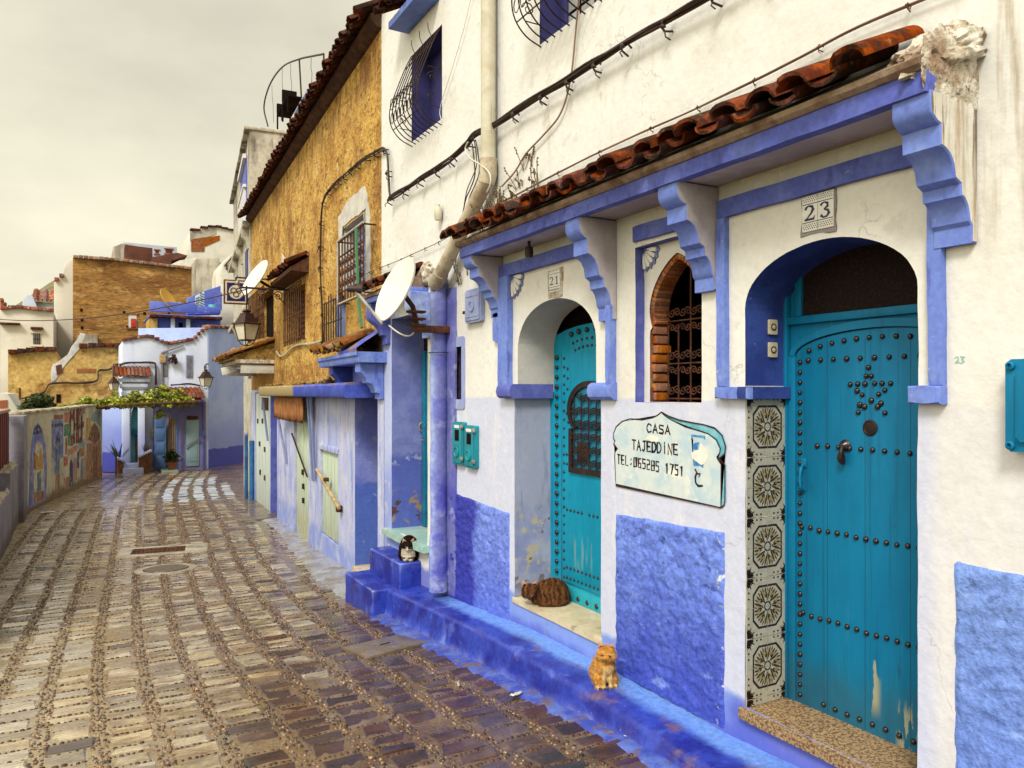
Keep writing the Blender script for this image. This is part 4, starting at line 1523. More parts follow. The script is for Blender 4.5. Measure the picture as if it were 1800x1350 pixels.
wb = belly(4.43, 5.3, 2.80, 3.80, 'dark_room', 'upper window with pale panes and bulging iron grille')
pn = MB(WH)
for i in range(4):
    for j in range(4):
        pn.box(4.47 + i * .2, 4.64 + i * .2, -.235, -.225, 2.84 + j * .235, 3.05 + j * .235, .004, mi=0)
pn.box(4.42, 5.31, -.239, -.205, 2.79, 2.83, .004, mi=1)
pn.box(5.22, 5.31, -.239, -.20, 2.79, 3.8, .004, mi=2)
mk('pane_grey', (.42, .42, .40), (.34, .33, .30), asc=6, rough=.25, bump=.05, spec=.6)
mk('wood_warm', (.38, .17, .05), (.25, .10, .035), asc=8, fine=.2, rough=.6, bump=.2)
pn.build('panes', ['pane_grey', 'wood_warm', 'shutter_navy'], wb)
hd = MB(WH)
hd.box(7.30, 8.18, -.002, .24, 4.06, 4.14, .008, mi=0)
hood = hd.build('window_hood', 'lilac_paint', house)
t3 = MB(WH)
roof_tiles(t3, 7.32, 8.22, 0, 4.38, .33, 4.21, .2, .075, .012)
t3.build('roof_tiles', 'tile_old', hood)
# ------------------------------------------------------------------ the ochre mud house with its blue ground floor
OF = Frame(3.2, 9.08, sin(radians(3.13)), cos(radians(3.13)))
SE = 12.2
och = thing('ochre_house', 'ochre mud walled house with barred windows and lavender shop fronts', 'house', OF.W(5, 0, gz(14)), OF.rz)
mk('mud_ochre', (.60, .36, .085), (.40, .205, .042), asc=1.6, alo=.42, ahi=.68, fine=.34, fsc=26, rough=.95, bump=1.0, bsc=(4.5, 17), bdist=.09, layers=[
    dict(c=(.62, .41, .12), sc=1.1, lo=.50, hi=.64, amt=.8), dict(c=(.24, .10, .022), sc=.8, lo=.48, hi=.64, amt=.7), dict(c=(.19, .075, .018), sc=8, st=(1, .45, 1), lo=.57, hi=.64, amt=.75, rg=.6), dict(c=(.10, .035, .010), sc=20, st=(1, .5, 1), lo=.62, hi=.67, amt=.8), dict(c=(.68, .49, .21), sc=4, lo=.60, hi=.68, amt=.55),
    dict(c=(.20, .075, .018), sc=9, lo=.56, hi=.62, amt=.8, rg=.8),
    dict(c=(.66, .50, .24), sc=2.1, st=(1, 1.2, .55), lo=.635, hi=.665, z=(2.9, 4.2, .2), amt=.9),
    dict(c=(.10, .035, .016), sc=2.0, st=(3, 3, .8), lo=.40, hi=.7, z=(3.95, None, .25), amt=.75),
    dict(c=(.30, .13, .03), z=(None, .52, .10), sc=6, lo=.35, hi=.6, amt=.8)])
mk('mud_brown', (.34, .18, .050), (.20, .088, .022), cracks=((.12, .05, .016), 1.6, .04, .6), asc=.35, alo=.4, ahi=.62, fine=.38, fsc=4, rough=.95, bump=.9, bsc=(1.6, 7), bdist=.12, stretch=(1, 1, 2.6), layers=[
    dict(c=(.43, .235, .055), sc=.30, lo=.48, hi=.66, amt=.8), dict(c=(.11, .045, .014), sc=1.5, st=(1, 1, 2.6), lo=.57, hi=.64, amt=.5), dict(c=(.16, .07, .02), x=(5.6, None, .02), flat=True, sc=1, amt=.35), dict(c=(.52, .33, .12), sc=1.1, st=(1, 1, 2.6), lo=.58, hi=.66, amt=.6),
    dict(c=(.09, .035, .014), st=(1.2, 1.2, .22), sc=1, lo=.52, hi=.66, z=(6.9, None, .8), amt=.8)])
mk('mud_yellow', (.56, .37, .115), (.38, .21, .055), cracks=((.20, .09, .03), 2.2, .04, .7), asc=.8, alo=.42, ahi=.64, fine=.36, fsc=6, rough=.95, bump=.8, bsc=(2.5, 12), bdist=.08, layers=[
    dict(c=(.24, .105, .025), sc=2.0, lo=.58, hi=.66, amt=.75), dict(c=(.66, .48, .22), sc=1.0, lo=.6, hi=.68, amt=.6)])
mk('shop_wall', (.45, .50, .80), (.58, .61, .81), asc=2.0, alo=.4, ahi=.62, fine=.12, bump=.45, bsc=(6, 40), rough=.85, layers=[
    dict(c=(.22, .28, .66), st=(5, 5, .9), sc=1.2, lo=.48, hi=.64, amt=.7),
    dict(c=(.24, .32, .72), z=(None, -2.25, .10), sc=4, lo=.30, hi=.55, amt=.8),
    dict(c=(.66, .64, .66), sc=2.8, lo=.55, hi=.68, amt=.6), dict(c=(.20, .12, .10), sc=10, lo=.69, hi=.74, amt=.7)])
mk('blue_recess', (.16, .20, .62), (.24, .29, .68), asc=2.2, alo=.42, ahi=.64, fine=.14, bump=.45, rough=.8, layers=[
    dict(c=(.06, .13, .50), z=(None, -1.25, .05), wob=.3, sc=3, flat=True, amt=.85), dict(c=(.42, .46, .62), sc=8, lo=.62, hi=.68, amt=.5)])
mk('awning_slab', (.05, .085, .50), (.08, .13, .58), asc=4, fine=.15, bump=.5, rough=.75, layers=[
    dict(c=(.42, .33, .16), y=(13.1, None, .12), wob=.4, sc=4, flat=True), dict(c=(.30, .18, .06), sc=5, lo=.45, hi=.6, z=(.095, None, .012), amt=.9)])
mk('moss_ledge', (.30, .18, .045), (.42, .28, .09), asc=6, fine=.3, rough=.95, bump=1.0, bsc=(20, 70), bdist=.04, layers=[dict(c=(.12, .06, .02), sc=9, lo=.5, hi=.62, amt=.8)])
mk('mint_wood', (.58, .67, .52), (.47, .57, .44), asc=4, fine=.1, stretch=(4, 4, .5), rough=.65, bump=.3, bsc=(8, 40), layers=[
    dict(c=(.50, .42, .22), z=(None, -2.25, .2), sc=4, st=(6, 6, 1), lo=.4, hi=.6, amt=.8), dict(c=(.20, .17, .10), st=(20, 20, 1.2), sc=1, lo=.62, hi=.7, amt=.7)])
mk('pale_mint', (.66, .74, .68), (.56, .68, .64), asc=4, fine=.08, stretch=(4, 4, .5), rough=.65, bump=.2, layers=[dict(c=(.15, .12, .08), sc=14, lo=.68, hi=.73, amt=.8)])
mk('wood_pole', (.52, .38, .20), (.36, .22, .10), asc=9, fine=.2, rough=.6, bump=.2)
mk('sacking', (.36, .16, .055), (.24, .09, .03), asc=5, stretch=(6, 6, .6), fine=.25, rough=.95, bump=.5, layers=[dict(c=(.16, .05, .02), z=(None, -.50, .03), sc=8, flat=True, amt=.6)])
mk('green_pipe', (.06, .20, .09), rough=.5, bump=0)
mk('plaster_patch', (.62, .60, .54), (.52, .50, .46), asc=6, fine=.1, rough=.9, bump=.6)
mk('steel_rail', (.46, .43, .36), (.20, .11, .06), asc=9, alo=.5, ahi=.65, fine=.1, rough=.5, bump=.1, metal=.2)
mk('shutter_blue', (.20, .24, .42), (.26, .30, .46), asc=3, fine=.12, stretch=(5, 5, 1), rough=.65, bump=.2)

WA = wob(rect(.70, 1.99, 1.42, 2.40), .008, .1, seed=41)
WB = wob(rect(1.82, 2.47, .66, 1.48), .006, .1, seed=42)
WC = wob(rect(4.85, 6.45, .98, 1.98), .008, .1, seed=43)
WD = wob(rect(8.45, 10.9, 1.15, 2.36), .008, .1, seed=44)
RECESS = wob(rect(.17, 1.30, -2.6, .03), .006, .1, seed=45)
HATCH = wob(rect(2.30, 3.56, -2.32, -.89), .005, .1, seed=46)
DOORW = rect(4.52, 5.94, -2.95, -.30)
GAPW = wob(rect(7.98, 8.90, -2.9, .02), .006, .1, seed=47)
MINT = rect(8.98, 11.5, -2.95, .0)
m = MB(OF)
m.plate([(0.0, .06), (SE, .06), (SE, 4.62), (0.0, 4.62)], [WA, WB, WC, WD], 0.0, 0)
m.plate([(-.10, -3.2), (SE, -3.2), (SE, .06), (-.10, .06)], [RECESS, HATCH, DOORW, GAPW, MINT], 0.0, 1)
m.quad((SE, 0, -3.2), (SE, -6, -3.2), (SE, -6, 4.62), (SE, 0, 4.62), 0)
m.quad((0, 0, .06), (0, 0, 4.62), (0, -6, 4.62), (0, -6, .06), 0)
m.quad((0, 0, 4.62), (SE, 0, 4.62), (SE, -6, 4.62), (0, -6, 4.62), 0)
m.quad((SE, -6, -3.2), (0, -6, -3.2), (0, -6, 4.62), (SE, -6, 4.62), 0)
for h, d_, k in ((WA, -.22, 2), (WB, -.20, 3), (WC, -.22, 0), (WD, -.22, 0), (RECESS, -.75, 4), (HATCH, -.06, 1), (DOORW, -.08, 1), (GAPW, -.5, 5), (MINT, -.07, 1)):
    m.reveal(h, d_, 0, k)
m.quad((1.30, -.75, -2.6), (.17, -.75, -2.6), (.17, -.75, .03), (1.30, -.75, .03), 4)
m.quad((8.90, -.5, -2.9), (7.98, -.5, -2.9), (7.98, -.5, .02), (8.90, -.5, .02), 5)
m.build('wall', ['mud_ochre', 'shop_wall', 'plaster_patch', 'shutter_blue', 'blue_recess', 'violet_paint'], och)
mb = MB(OF)
mb.box(.15, 1.32, -.80, .04, -2.75, -2.40, .01)
mb.build('doorstep', 'floor_tile', och)
# eave of dark tiles
e_ = MB(OF)
roof_tiles(e_, .0, SE, -.05, 4.80, .30, 4.60, .235, .088, .022)
eo = e_.build('roof_tiles', 'tile_old', och)
e_ = MB(OF)
e_.prism_s([(0, 4.50), (.06, 4.52), (.15, 4.60), (.14, 4.66), (-.2, 4.80), (-.2, 4.5)], 0, SE)
mk('eave_shade', (.050, .022, .014), (.10, .045, .025), asc=6, fine=.3, rough=.95, bump=.6)  # underside coloured near-black to stand for the shadow below the tiles
e_.build('eave', 'eave_shade', och)

# windows
def wfill(hole_rect, out, mat, label, name='window'):
    s0, s1, z0, z1 = hole_rect
    mb = MB(OF)
    mb.box(s0 - .04, s1 + .04, out - .03, out, z0 - .04, z1 + .04)
    o = mb.build(name, mat, och)
    o['label'] = label
    return o
def shutters(parent, s0, s1, z0, z1, out, mat, n=2):
    mb = MB(OF)
    wdt = (s1 - s0) / n
    for i in range(n):
        a, b = s0 + i * wdt + .01, s0 + (i + 1) * wdt - .01
        mb.box(a, b, out, out + .03, z0, z1, .006)
        for k in range(9):
            z = z0 + .08 + (z1 - z0 - .16) * k / 8
            mb.box(a + .06, b - .06, out + .028, out + .045, z - .028, z + .022, .004)
    mb.build('shutter', mat, parent)
wa = wfill((.70, 1.99, 1.42, 2.40), -.2, 'shutter_blue', 'barred window with grey blue shutters and a green pipe')
shutters(wa, .72, 1.97, 1.44, 2.38, -.2, 'shutter_blue')
g = MB(OF)
GA = lambda u, v: OF.px(u, v, .16)
for s in frange(.25, 1.55, .17):
    g.tube([(s, .16, 1.22), (s, .16, 2.14)], .010, 5)
for z in (1.24, 1.40, 1.90, 2.12):
    g.tube([(.22, .16, z), (1.58, .16, z)], .014, 5)
for s in (.24, 1.57):
    for z in (1.26, 2.12):
        g.tube([(s, -.05, z), (s, .16, z)], .012, 5)
for s in frange(.33, 1.5, .17):
    for z in (1.50, 1.66, 1.80):
        g.tube(spiral((s, .16, z), .07, 1.3, XA, ZA, 10), .008, 4)
g.build('grille', 'rust', wa)
g = MB(OF)
for z in (1.24, 2.13):
    g.tube([(.2, .175, z), (1.6, .175, z)], .016, 5)
g.tube([(1.59, .175, 1.22), (1.59, .175, 2.14)], .014, 5)
g.build('grille_rail', 'steel_rail', wa)
mb = MB(OF)       # pale plaster round the upper window
pp = wob([(.46, 1.1), (.66, 1.05), (.70, 1.45), (.69, 2.42), (2.02, 2.44), (2.02, 1.9), (2.2, 2.0), (2.25, 2.62), (1.5, 2.78), (.75, 2.72), (.50, 2.3)], .03, .08, seed=48)
mb.prism(pp, 0, .012, .0)
mb.build('plaster_surround', 'plaster_patch', och)
wb_ = wfill((1.82, 2.47, .66, 1.48), -.18, 'shutter_blue', 'small barred window just above the mossy porch roof')
g = MB(OF)
for s in frange(1.75, 2.85, .16):
    g.tube([(s, .09, .70), (s, .09, 1.44 + .06 * math.sin(s * 30))], .010, 5)
for z in (.78, 1.06, 1.38):
    g.tube([(1.70, .09, z), (2.9, .09, z)], .011, 5)
g.build('grille', 'iron', wb_)
wc = wfill((4.85, 6.45, .98, 1.98), -.2, 'dark_room', 'tall barred window under a little tiled hood')
shutters(wc, 4.87, 6.43, 1.0, 1.96, -.2, 'rust')
g = MB(OF)
for s in frange(4.85, 6.6, .19):
    g.tube([(s, .08, .92), (s, .08, 2.03)], .014, 5)
for z in (1.0, 1.45, 1.96):
    g.tube([(4.8, .08, z), (6.65, .08, z)], .014, 5)
g.build('grille', 'rust', wc)
hc = MB(OF)
roof_tiles(hc, 4.55, 6.75, .0, 2.42, .36, 2.24, .24, .09, .02)
hco = hc.build('window_hood', 'tile_old', wc)
hc = MB(OF)
hc.prism_s([(0, 2.12), (.30, 2.14), (.32, 2.20), (0, 2.40)], 4.5, 6.8)
hc.build('hood_bed', 'rust', wc)
hc = MB(OF)
hc.prism(wob([(6.2, 2.1), (7.3, 2.1), (7.35, 2.9), (6.7, 2.7), (6.2, 2.42)], .03, .1, seed=49), 0, .012)
hc.build('plaster_surround', 'plaster_patch', och)
wd = wfill((8.45, 10.9, 1.15, 2.36), -.2, 'dark_room', 'grilled window half hidden by the hanging lamp')
g = MB(OF)
for s in frange(8.4, 11.0, .24):
    g.tube([(s, .22, 1.1), (s, .22, 2.36)], .014, 5)
for z in (1.1, 1.5, 1.92, 2.36):
    g.tube([(8.35, .22, z), (11.05, .22, z)], .014, 5)
for s in frange(8.5, 10.9, .24):
    g.tube(spiral((s, .22, 1.7), .10, 1.3, XA, ZA, 10), .011, 4)
g.build('grille', 'rust', wd)

# concrete awning over the shops
aw = MB(OF)
pr = []
n_ = 60
rows_ = []
for i in range(n_ + 1):
    s = .42 + (8.1 - .42) * i / n_
    wv = .014 * noise.noise(Vector((s * 2.5, 1, 0)))
    o1 = .35 + wv
    rows_.append([(s, -.02, -.065), (s, o1 - .01, -.068 + wv), (s, o1 + .01, -.05 + wv), (s, o1 + .012, .095 + wv), (s, o1 - .02, .122 + wv), (s, .15, .14), (s, -.02, .15)])
for A, B in zip(rows_, rows_[1:]):
    va, vb = [aw.v(p) for p in A], [aw.v(p) for p in B]
    for k in range(6):
        aw.f((va[k], va[k + 1], vb[k + 1], vb[k]))
aw.f([aw.v(p) for p in reversed(rows_[0])])
bmesh.ops.remove_doubles(aw.bm, verts=aw.bm.verts, dist=1e-5)
bmesh.ops.recalc_face_normals(aw.bm, faces=aw.bm.faces)
awo = aw.build('awning', 'awning_slab', och, smooth=50)
awo['label'] = 'concrete shop awning, painted blue at its near end'
ml = MB(OF)      # rubble and moss lying along the ledge
for i in range(150):
    s = random.uniform(1.45, 7.9)
    big_ = max(0, 1 - abs(s - 1.2) / 1.6)
    ml.ico((s, random.uniform(.0, .26), .14 + random.uniform(0, .03) + .16 * big_ * random.random()), random.uniform(.02, .06) * (1 + .5 * big_), 2, jit=.25, sc=(1.5, .9, .6))
ml.build('mossy_rubble', 'moss_ledge', awo, smooth=60)['kind'] = 'stuff'
# props and iron straps under the awning
for (a, b) in (((543, 695), (549, 845)), ((548, 695), (553, 845)), ((491, 735), (503, 815)), ((463, 700), (470, 775))):
    p, q = OF.px(*a, .12), OF.px(*b, .03)
    st_ = MB(OF)
    st_.tube([(p[0], .14, p[1]), (q[0], .02, q[1])], .028, 6)
    st_.build('awning_strut', 'shutter_blue', awo)

# porch with tiled roof over the blue recess
mb = MB(OF)
mb.prism(wob([(-.08, .06), (1.50, .06), (1.58, .20), (1.52, .40), (-.08, .40)], .008, .1, seed=52), 0, .014)
mb.build('porch_back', 'blue_recess', och)  # blue wall patch; its tone holds the shadow under the porch
pc = MB(OF)
pc.prism_s([(-.02, .36), (.33, .36), (.345, .385), (.345, .43), (.37, .45), (.37, .49), (-.02, .49)], -.20, 2.03, 0, 0, .005)
po = pc.build('porch_canopy', 'lilac_paint', och)
po['label'] = 'porch canopy with mossy tiles and a bright blue upstand'
pc = MB(OF)
pp = MB(OF)
prev = None
for i in range(25):
    s = -.21 + .95 * i / 24
    k = .02 * noise.noise(Vector((s * 6, 0, 2)))
    cut = max(0, (s - .45) / .29)
    row = [pp.v(q) for q in ((s, .362, .46), (s, .372 + k * .3, .53 + k * .4), (s, .25, .62 + k), (s, .12, .71 + k * .6 - .04 * cut), (s, -.02, .80 - .10 * cut))]
    if prev:
        for j in range(4):
            pp.f((prev[j], row[j], row[j + 1], prev[j + 1]))
    prev = row
bmesh.ops.recalc_face_normals(pp.bm, faces=pp.bm.faces)
pp.build('upstand', 'awning_slab', po)
pt = MB(OF)
roof_tiles(pt, .35, 2.05, .0, .74, .42, .54, .22, .085, .03)
pt.build('roof_tiles', 'tile_moss', po)
pm = MB(OF)
for i in range(90):
    s = random.uniform(.4, 2.0)
    pm.ico((s, random.uniform(.02, .30), .60 + .10 * random.random()), random.uniform(.02, .055), 2, jit=.25, sc=(1.5, .9, .5))
pm.build('mossy_rubble', 'moss_ledge', po, smooth=60)['kind'] = 'stuff'
PC = [(0, .36), (.30, .36), (.30, .25), (.26, .22), (.22, .17), (.21, .12), (.15, .10), (.11, .04), (.10, .0), (.05, -.02), (.05, -.08), (0, -.08)]
for a, b, mt in ((-.10, .13, 'lilac_paint'), (1.36, 1.56, 'deep_blue_paint')):
    c = MB(OF)
    c.prism_s(PC, a, b, 0, 0, .006)
    c.build('corbel', mt, po)

# shop doors
def planks(name, s0, s1, z0, z1, out, mat, n, label):
    mb = MB(OF)
    wdt = (s1 - s0) / n
    for i in range(n):
        k = random.uniform(-.004, .004)
        mb.box(s0 + i * wdt + .004, s0 + (i + 1) * wdt - .004, out - .03, out + k, z0, z1, .005)
    mb.box(s0, s1, out - .05, out - .028, z0, z1)
    o = mb.build(name, mat, och)
    o['label'] = label
    return o
ht = planks('hatch', 2.32, 3.55, -2.30, -.91, -.03, 'mint_wood', 6, 'mint shop hatch barred by a pale wooden pole')
mb = MB(OF)
mb.prism([(2.28, -.93), (3.58, -.93), (3.60, -.84), (2.24, -.84)], 0, .02, .004)
mb.build('hatch_frame', 'shop_wall', ht)
b0, b1 = OF.px(558, 825, .06), OF.px(597, 893, .06)
mb = MB(OF)
mb.tube([(b0[0], .07, b0[1]), (b1[0], .07, b1[1])], .026, 7)
mb.build('bar', 'wood_pole', ht)
mb = MB(OF)
c0 = OF.px(571, 843, .08)
mb.box(c0[0] - .035, c0[0] + .035, .02, .10, c0[1] - .03, c0[1] + .03, .008)
c0 = OF.px(592, 893, .08)
mb.box(c0[0] - .04, c0[0] + .04, .0, .09, c0[1] - .06, c0[1] + .03, .01)
mb.build('padlock', 'rust', ht)
sd_ = planks('shop_door', 4.54, 5.92, -2.84, -.32, -.04, 'mint_wood', 6, 'narrow mint plank door behind a sacking valance')
b0, b1 = OF.px(514, 762, .04), OF.px(541, 838, .04)
mb = MB(OF)
mb.tube([(b0[0], .05, b0[1]), (b1[0], .05, b1[1])], .016, 6)
for (u, v) in ((530, 830), (531, 855), (531, 880)):
    p = OF.px(u, v, 0)
    mb.box(p[0] - .03, p[0] + .03, -.04, .0, p[1] - .05, p[1] + .05, .008)
mb.build('bolt', 'iron', sd_)
md = planks('double_door', 8.99, 11.49, -2.90, -.02, -.03, 'pale_mint', 5, 'tall pale mint double door at the far end of the shops')
mb = MB(OF)
for (u, v) in ((452, 740), (460, 740), (466, 745), (455, 780), (464, 790), (456, 830), (464, 840)):
    p = OF.px(u, v, 0)
    mb.box(p[0] - .05, p[0] + .05, -.03, .0, p[1] - .06, p[1] + .06, .006)
mb.box(9.4, 10.4, -.02, -.01, -.42, -.12, .004)
mb.build('door_fitting', 'rust', md)
vl = MB(OF)       # sacking valance
n_ = 46
top_, bot_ = [], []
for i in range(n_ + 1):
    s = 3.95 + (6.75 - 3.95) * i / n_
    fo = .20 + .035 * sin(i * 1.3) + .02 * sin(i * 3.1)
    drop = -.46 - .07 * abs(sin(i * pi / n_ * 5)) + .02 * noise.noise(Vector((s * 5, 0, 0)))
    top_.append(vl.v((s, .22, -.06)))
    bot_.append([vl.v((s, fo, -.06 + (drop + .06) * f)) for f in (.35, .7, 1.0)])
for i in range(n_):
    vl.f((top_[i], bot_[i][0], bot_[i + 1][0], top_[i + 1]))
    for k in range(2):
        vl.f((bot_[i][k], bot_[i][k + 1], bot_[i + 1][k + 1], bot_[i + 1][k]))
vlo = vl.build('valance', 'sacking', awo, smooth=80)
sm_ = vlo.modifiers.new('thickness', 'SOLIDIFY')
sm_.thickness = .012

# blue painted posts at the far corner of the shops
for k, (s, o_, r_, zt) in enumerate(((11.65, .06, .06, -1.25), (11.95, .16, .045, -1.05))):
    mb = MB(OF)
    g0 = gz(OF.W(s, o_, 0).y)
    mk_n = 'post_blue'
    if mk_n not in MATS:
        mk(mk_n, (.015, .085, .25), (.025, .17, .36), asc=3, fine=.3, rough=.6, bump=.3, layers=[dict(c=(.40, .37, .37), z=(-1.1, None, .06), wob=.3, sc=3, flat=True)])
    mb.tube([(s, o_, g0 - .1), (s, o_, zt)], r_, 10)
    p = OF.W(s, o_, g0)
    solo(mb, 'post', mk_n, ['thick teal blue post beside the pale mint doors', 'slimmer teal blue post at the outer shop corner'][k], 'post', p)

# far shop canopy: mossy tiles on a projecting frame
fc_ = thing('shop_canopy', 'projecting shop canopy of mossy old tiles below the lantern', 'canopy', OF.W(9.9, 0, .6), OF.rz)
mb = MB(OF)
mb.prism_s([(0, .64), (.78, .64), (.80, .66), (.80, .72), (.0, .72)], 8.3, 11.5)
mb.build('soffit', 'mortar_old', fc_)
mb = MB(OF)
roof_tiles(mb, 8.3, 11.55, -.02, 1.15, .98, .76, .24, .09, .03, courses=2)
mb.build('roof_tiles', 'tile_moss', fc_)
mb = MB(OF)
mb.prism_s([(0, .72), (.90, .72), (.86, .80), (0, 1.10)], 8.32, 11.5)
mb.build('mortar_bed', 'moss_ledge', fc_)
mb = MB(OF)
for i in range(260):
    o_ = random.uniform(0, .9)
    mb.ico((random.uniform(8.3, 11.5), o_, 1.22 - .42 * o_ + random.uniform(-.02, .05)), random.uniform(.03, .08), 1, jit=.6, sc=(1.2, 1, .8))
mb.build('moss', 'moss_ledge', fc_, smooth=60)['kind'] = 'stuff'
for s in (8.4, 11.4):
    mb = MB(OF)
    mb.box(s - .06, s + .06, .0, .70, .42, .60, .01)
    mb.build('bracket', 'plaster_patch', fc_)

# ------------------------------------------------------------------ house beyond the ochre one, seen edge-on
NF = Frame(OF.W(SE, 0, 0).x + .02, OF.W(SE, 0, 0).y + .02, 1.43, 12.7)
nh = thing('cream_house', 'tall cream house beyond the ochre one, blue balcony window under its eave', 'house', NF.W(2, 0, gz(24)), NF.rz)
mk('weathered', (.55, .51, .42), (.36, .33, .26), asc=2, alo=.4, ahi=.66, fine=.2, fsc=12, rough=.95, bump=.6, bsc=(4, 20), bdist=.04, layers=[
    dict(c=(.10, .07, .05), st=(2, 2, .5), sc=1, lo=.45, hi=.62, z=(6.0, None, .5), amt=.9), dict(c=(.70, .66, .56), sc=1.5, lo=.55, hi=.68, amt=.6)])
mb = MB(NF)
mb.box(0, 3.6, -5, 0, -3.3, 2.3, mi=0)
mb.box(0, 8.6, -5, .06, 2.3, 7.0, mi=0)
for z in (2.3, 4.55):
    mb.box(-.02, 8.65, .04, .24, z - .12, z + .02, .01, mi=0)
for s in (.3, 3.0, 5.6):
    mb.prism_s([(0, 2.3), (.26, 2.3), (.24, 2.15), (.16, 2.0), (.1, 1.8), (0, 1.7)], s, s + .3)
    mb.prism_s([(.05, 4.43), (.26, 4.43), (.24, 4.2), (.14, 4.1), (.09, 3.9), (.05, 3.9)], s, s + .3)
mb.build('wall', 'weathered', nh)
mb = MB(NF)
mb.box(-.05, 8.8, -5, .20, 7.0, 7.10, .02)
mb.build('roof', 'weathered', nh)
mb = MB(NF)
mb.box(.9, 3.6, .061, .09, 4.7, 6.6, mi=0)
for s in frange(1.0, 3.5, .22):
    mb.box(s - .03, s + .03, .09, .16, 4.75, 5.7, mi=1)
mb.box(.9, 3.6, .09, .18, 5.7, 5.78, mi=1)
mb.box(.9, 3.6, .09, .18, 6.5, 6.62, mi=1)
mb.build('balcony_window', ['violet_paint', 'white_paint'], nh)
mb = MB(NF)
mb.box(.2, 1.2, .0, .02, .4, 1.9, mi=0)
mb.build('window', 'shutter_navy', nh)
mb = MB(NF)
mb.box(.6, 1.6, .061, .08, 2.9, 4.0, mi=0)
mb.build('window', 'shutter_navy', nh)

# ------------------------------------------------------------------ on the ochre roof: bent iron arch with wires, stacked chairs
ra = thing('roof_trellis', 'bent iron trellis arch with hanging wires on the ochre roof', 'trellis', OF.W(9, -.9, 4.8), OF.rz)
RF = 7.5
def rp(u, v):
    s, z = OF.px(u, v, -.8)
    return (s, -.8, z)
mb = MB(OF)
mb.tube(catmull([rp(471, 222), rp(464, 190), rp(470, 160), rp(482, 135), rp(500, 115), rp(526, 104), rp(548, 99), rp(569, 95)], 6), .022, 6)
mb.tube([rp(569, 95), rp(570, 135)], .020, 6)
mb.tube([rp(526, 104), rp(530, 175)], .022, 6)
mb.build('arch', 'iron', ra)
for (a, b) in (((478, 150), (481, 215)), ((496, 120), (498, 205)), ((511, 112), (513, 180)), ((547, 102), (548, 155))):
    p, q = Vector(rp(*a)), Vector(rp(*b))
    mb = MB(OF)
    mb.tube([p, p.lerp(q, .3) + Vector((.05, 0, 0)), p.lerp(q, .55) - Vector((.06, 0, 0)), p.lerp(q, .8), q], .007, 4)
    mb.build('wire', 'cable', ra)
for k, (u, v, hgt, lab) in enumerate(((513, 200, .62, 'dark roof chair nearer the blue board'), (503, 214, .5, 'lower dark roof chair at the end of the ochre roof'))):
    s, z = OF.px(u, v, -.5)
    ch = thing('roof_chair', lab, 'chair', OF.W(s, -.5, z), OF.rz + .4)
    cf = Frame(*OF.W(s, -.5, 0).xy, OF.d.x, OF.d.y)
    mb = MB(cf)
    mb.box(-.36, .36, -.17, .17, z + hgt * .42, z + hgt * .48, .01)
    mb.build('seat', 'dark_room', ch)
    mb = MB(cf)
    mb.box(.30, .36, -.17, .17, z + hgt * .6, z + hgt * 1.05, .01)
    mb.build('backrest', 'dark_room', ch)
    for a in (-.33, .33):
        for b in (-.15, .15):
            mb = MB(cf)
            mb.tube([(a, b, z - .1), (a, b, z + hgt * (.45 if a < 0 else .7))], .022, 6)
            mb.build('leg', 'dark_room', ch)
mb = MB(OF)
p, q = OF.px(541, 164, -.12), OF.px(521, 200, -.12)
mb.tube([(p[0], -.12, p[1]), (q[0], -.12, q[1])], .05, 6)
solo(mb, 'roof_board', 'lilac_box', 'pale lilac pole lying along the ochre roof edge', 'pole', OF.W(p[0], -.12, p[1]))
# ------------------------------------------------------------------ left side of the lane
mk('render_grey', (.25, .24, .29), (.18, .17, .21), asc=1.5, fine=.12, bump=.4, bsc=(5, 30), rough=.85, layers=[dict(c=(.36, .33, .32), sc=2.5, lo=.55, hi=.68, amt=.6), dict(c=(.12, .09, .06), z=(None, -2.5, .12), wob=.3, sc=3, flat=True, amt=.8)])
mk('rubble_top', (.56, .50, .38), (.30, .22, .13), asc=5, fine=.25, bump=1.0, bsc=(10, 40), bdist=.05, rough=.95)
mk('red_boards', (.165, .014, .010), (.10, .010, .009), asc=2, fine=.18, stretch=(1, 6, 1), rough=.6, bump=.35, layers=[dict(c=(.28, .06, .04), sc=14, lo=.6, hi=.68, amt=.6)])
mk('red_cap', (.50, .30, .24), rough=.8)
def slab(name, x0, x1, y0, y1, zt, mat, label, cat, topmat=None):
    fr = Frame(x1, (y0 + y1) / 2, 0, -1)      # n = (1, 0): faces the street
    t = thing(name, label, cat, (x1 - .3, (y0 + y1) / 2, gz((y0 + y1) / 2)), 0)
    h = (y1 - y0) / 2
    mb = MB(fr)
    mb.box(-h, h, -(x1 - x0), 0, -4.2, zt, .02)
    mb.build('body', mat, t)
    if topmat:
        mb = MB(fr)
        nx, ny = 14, max(40, int(h * 10))
        g = [[mb.v((-h + 2 * h * i / ny, -(x1 - x0) + (x1 - x0 - .01) * j / nx, zt - .015 + (.06 if 0 < i < ny and 0 < j < nx else 0) * (1 + 1.3 * noise.noise(Vector((i * .35, j * .5, y0)))))) for j in range(nx + 1)] for i in range(ny + 1)]
        for i in range(ny):
            for j in range(nx):
                mb.f((g[i][j], g[i + 1][j], g[i + 1][j + 1], g[i][j + 1]))
        bmesh.ops.recalc_face_normals(mb.bm, faces=mb.bm.faces)
        mb.build('rubble', topmat, t, smooth=50)
    return t
slab('low_wall', -1.9, -1.20, 1.0, 17.1, -1.83, 'render_grey', 'lower grey rendered wall with a pale rubble top at the lane edge', 'wall', 'rubble_top')
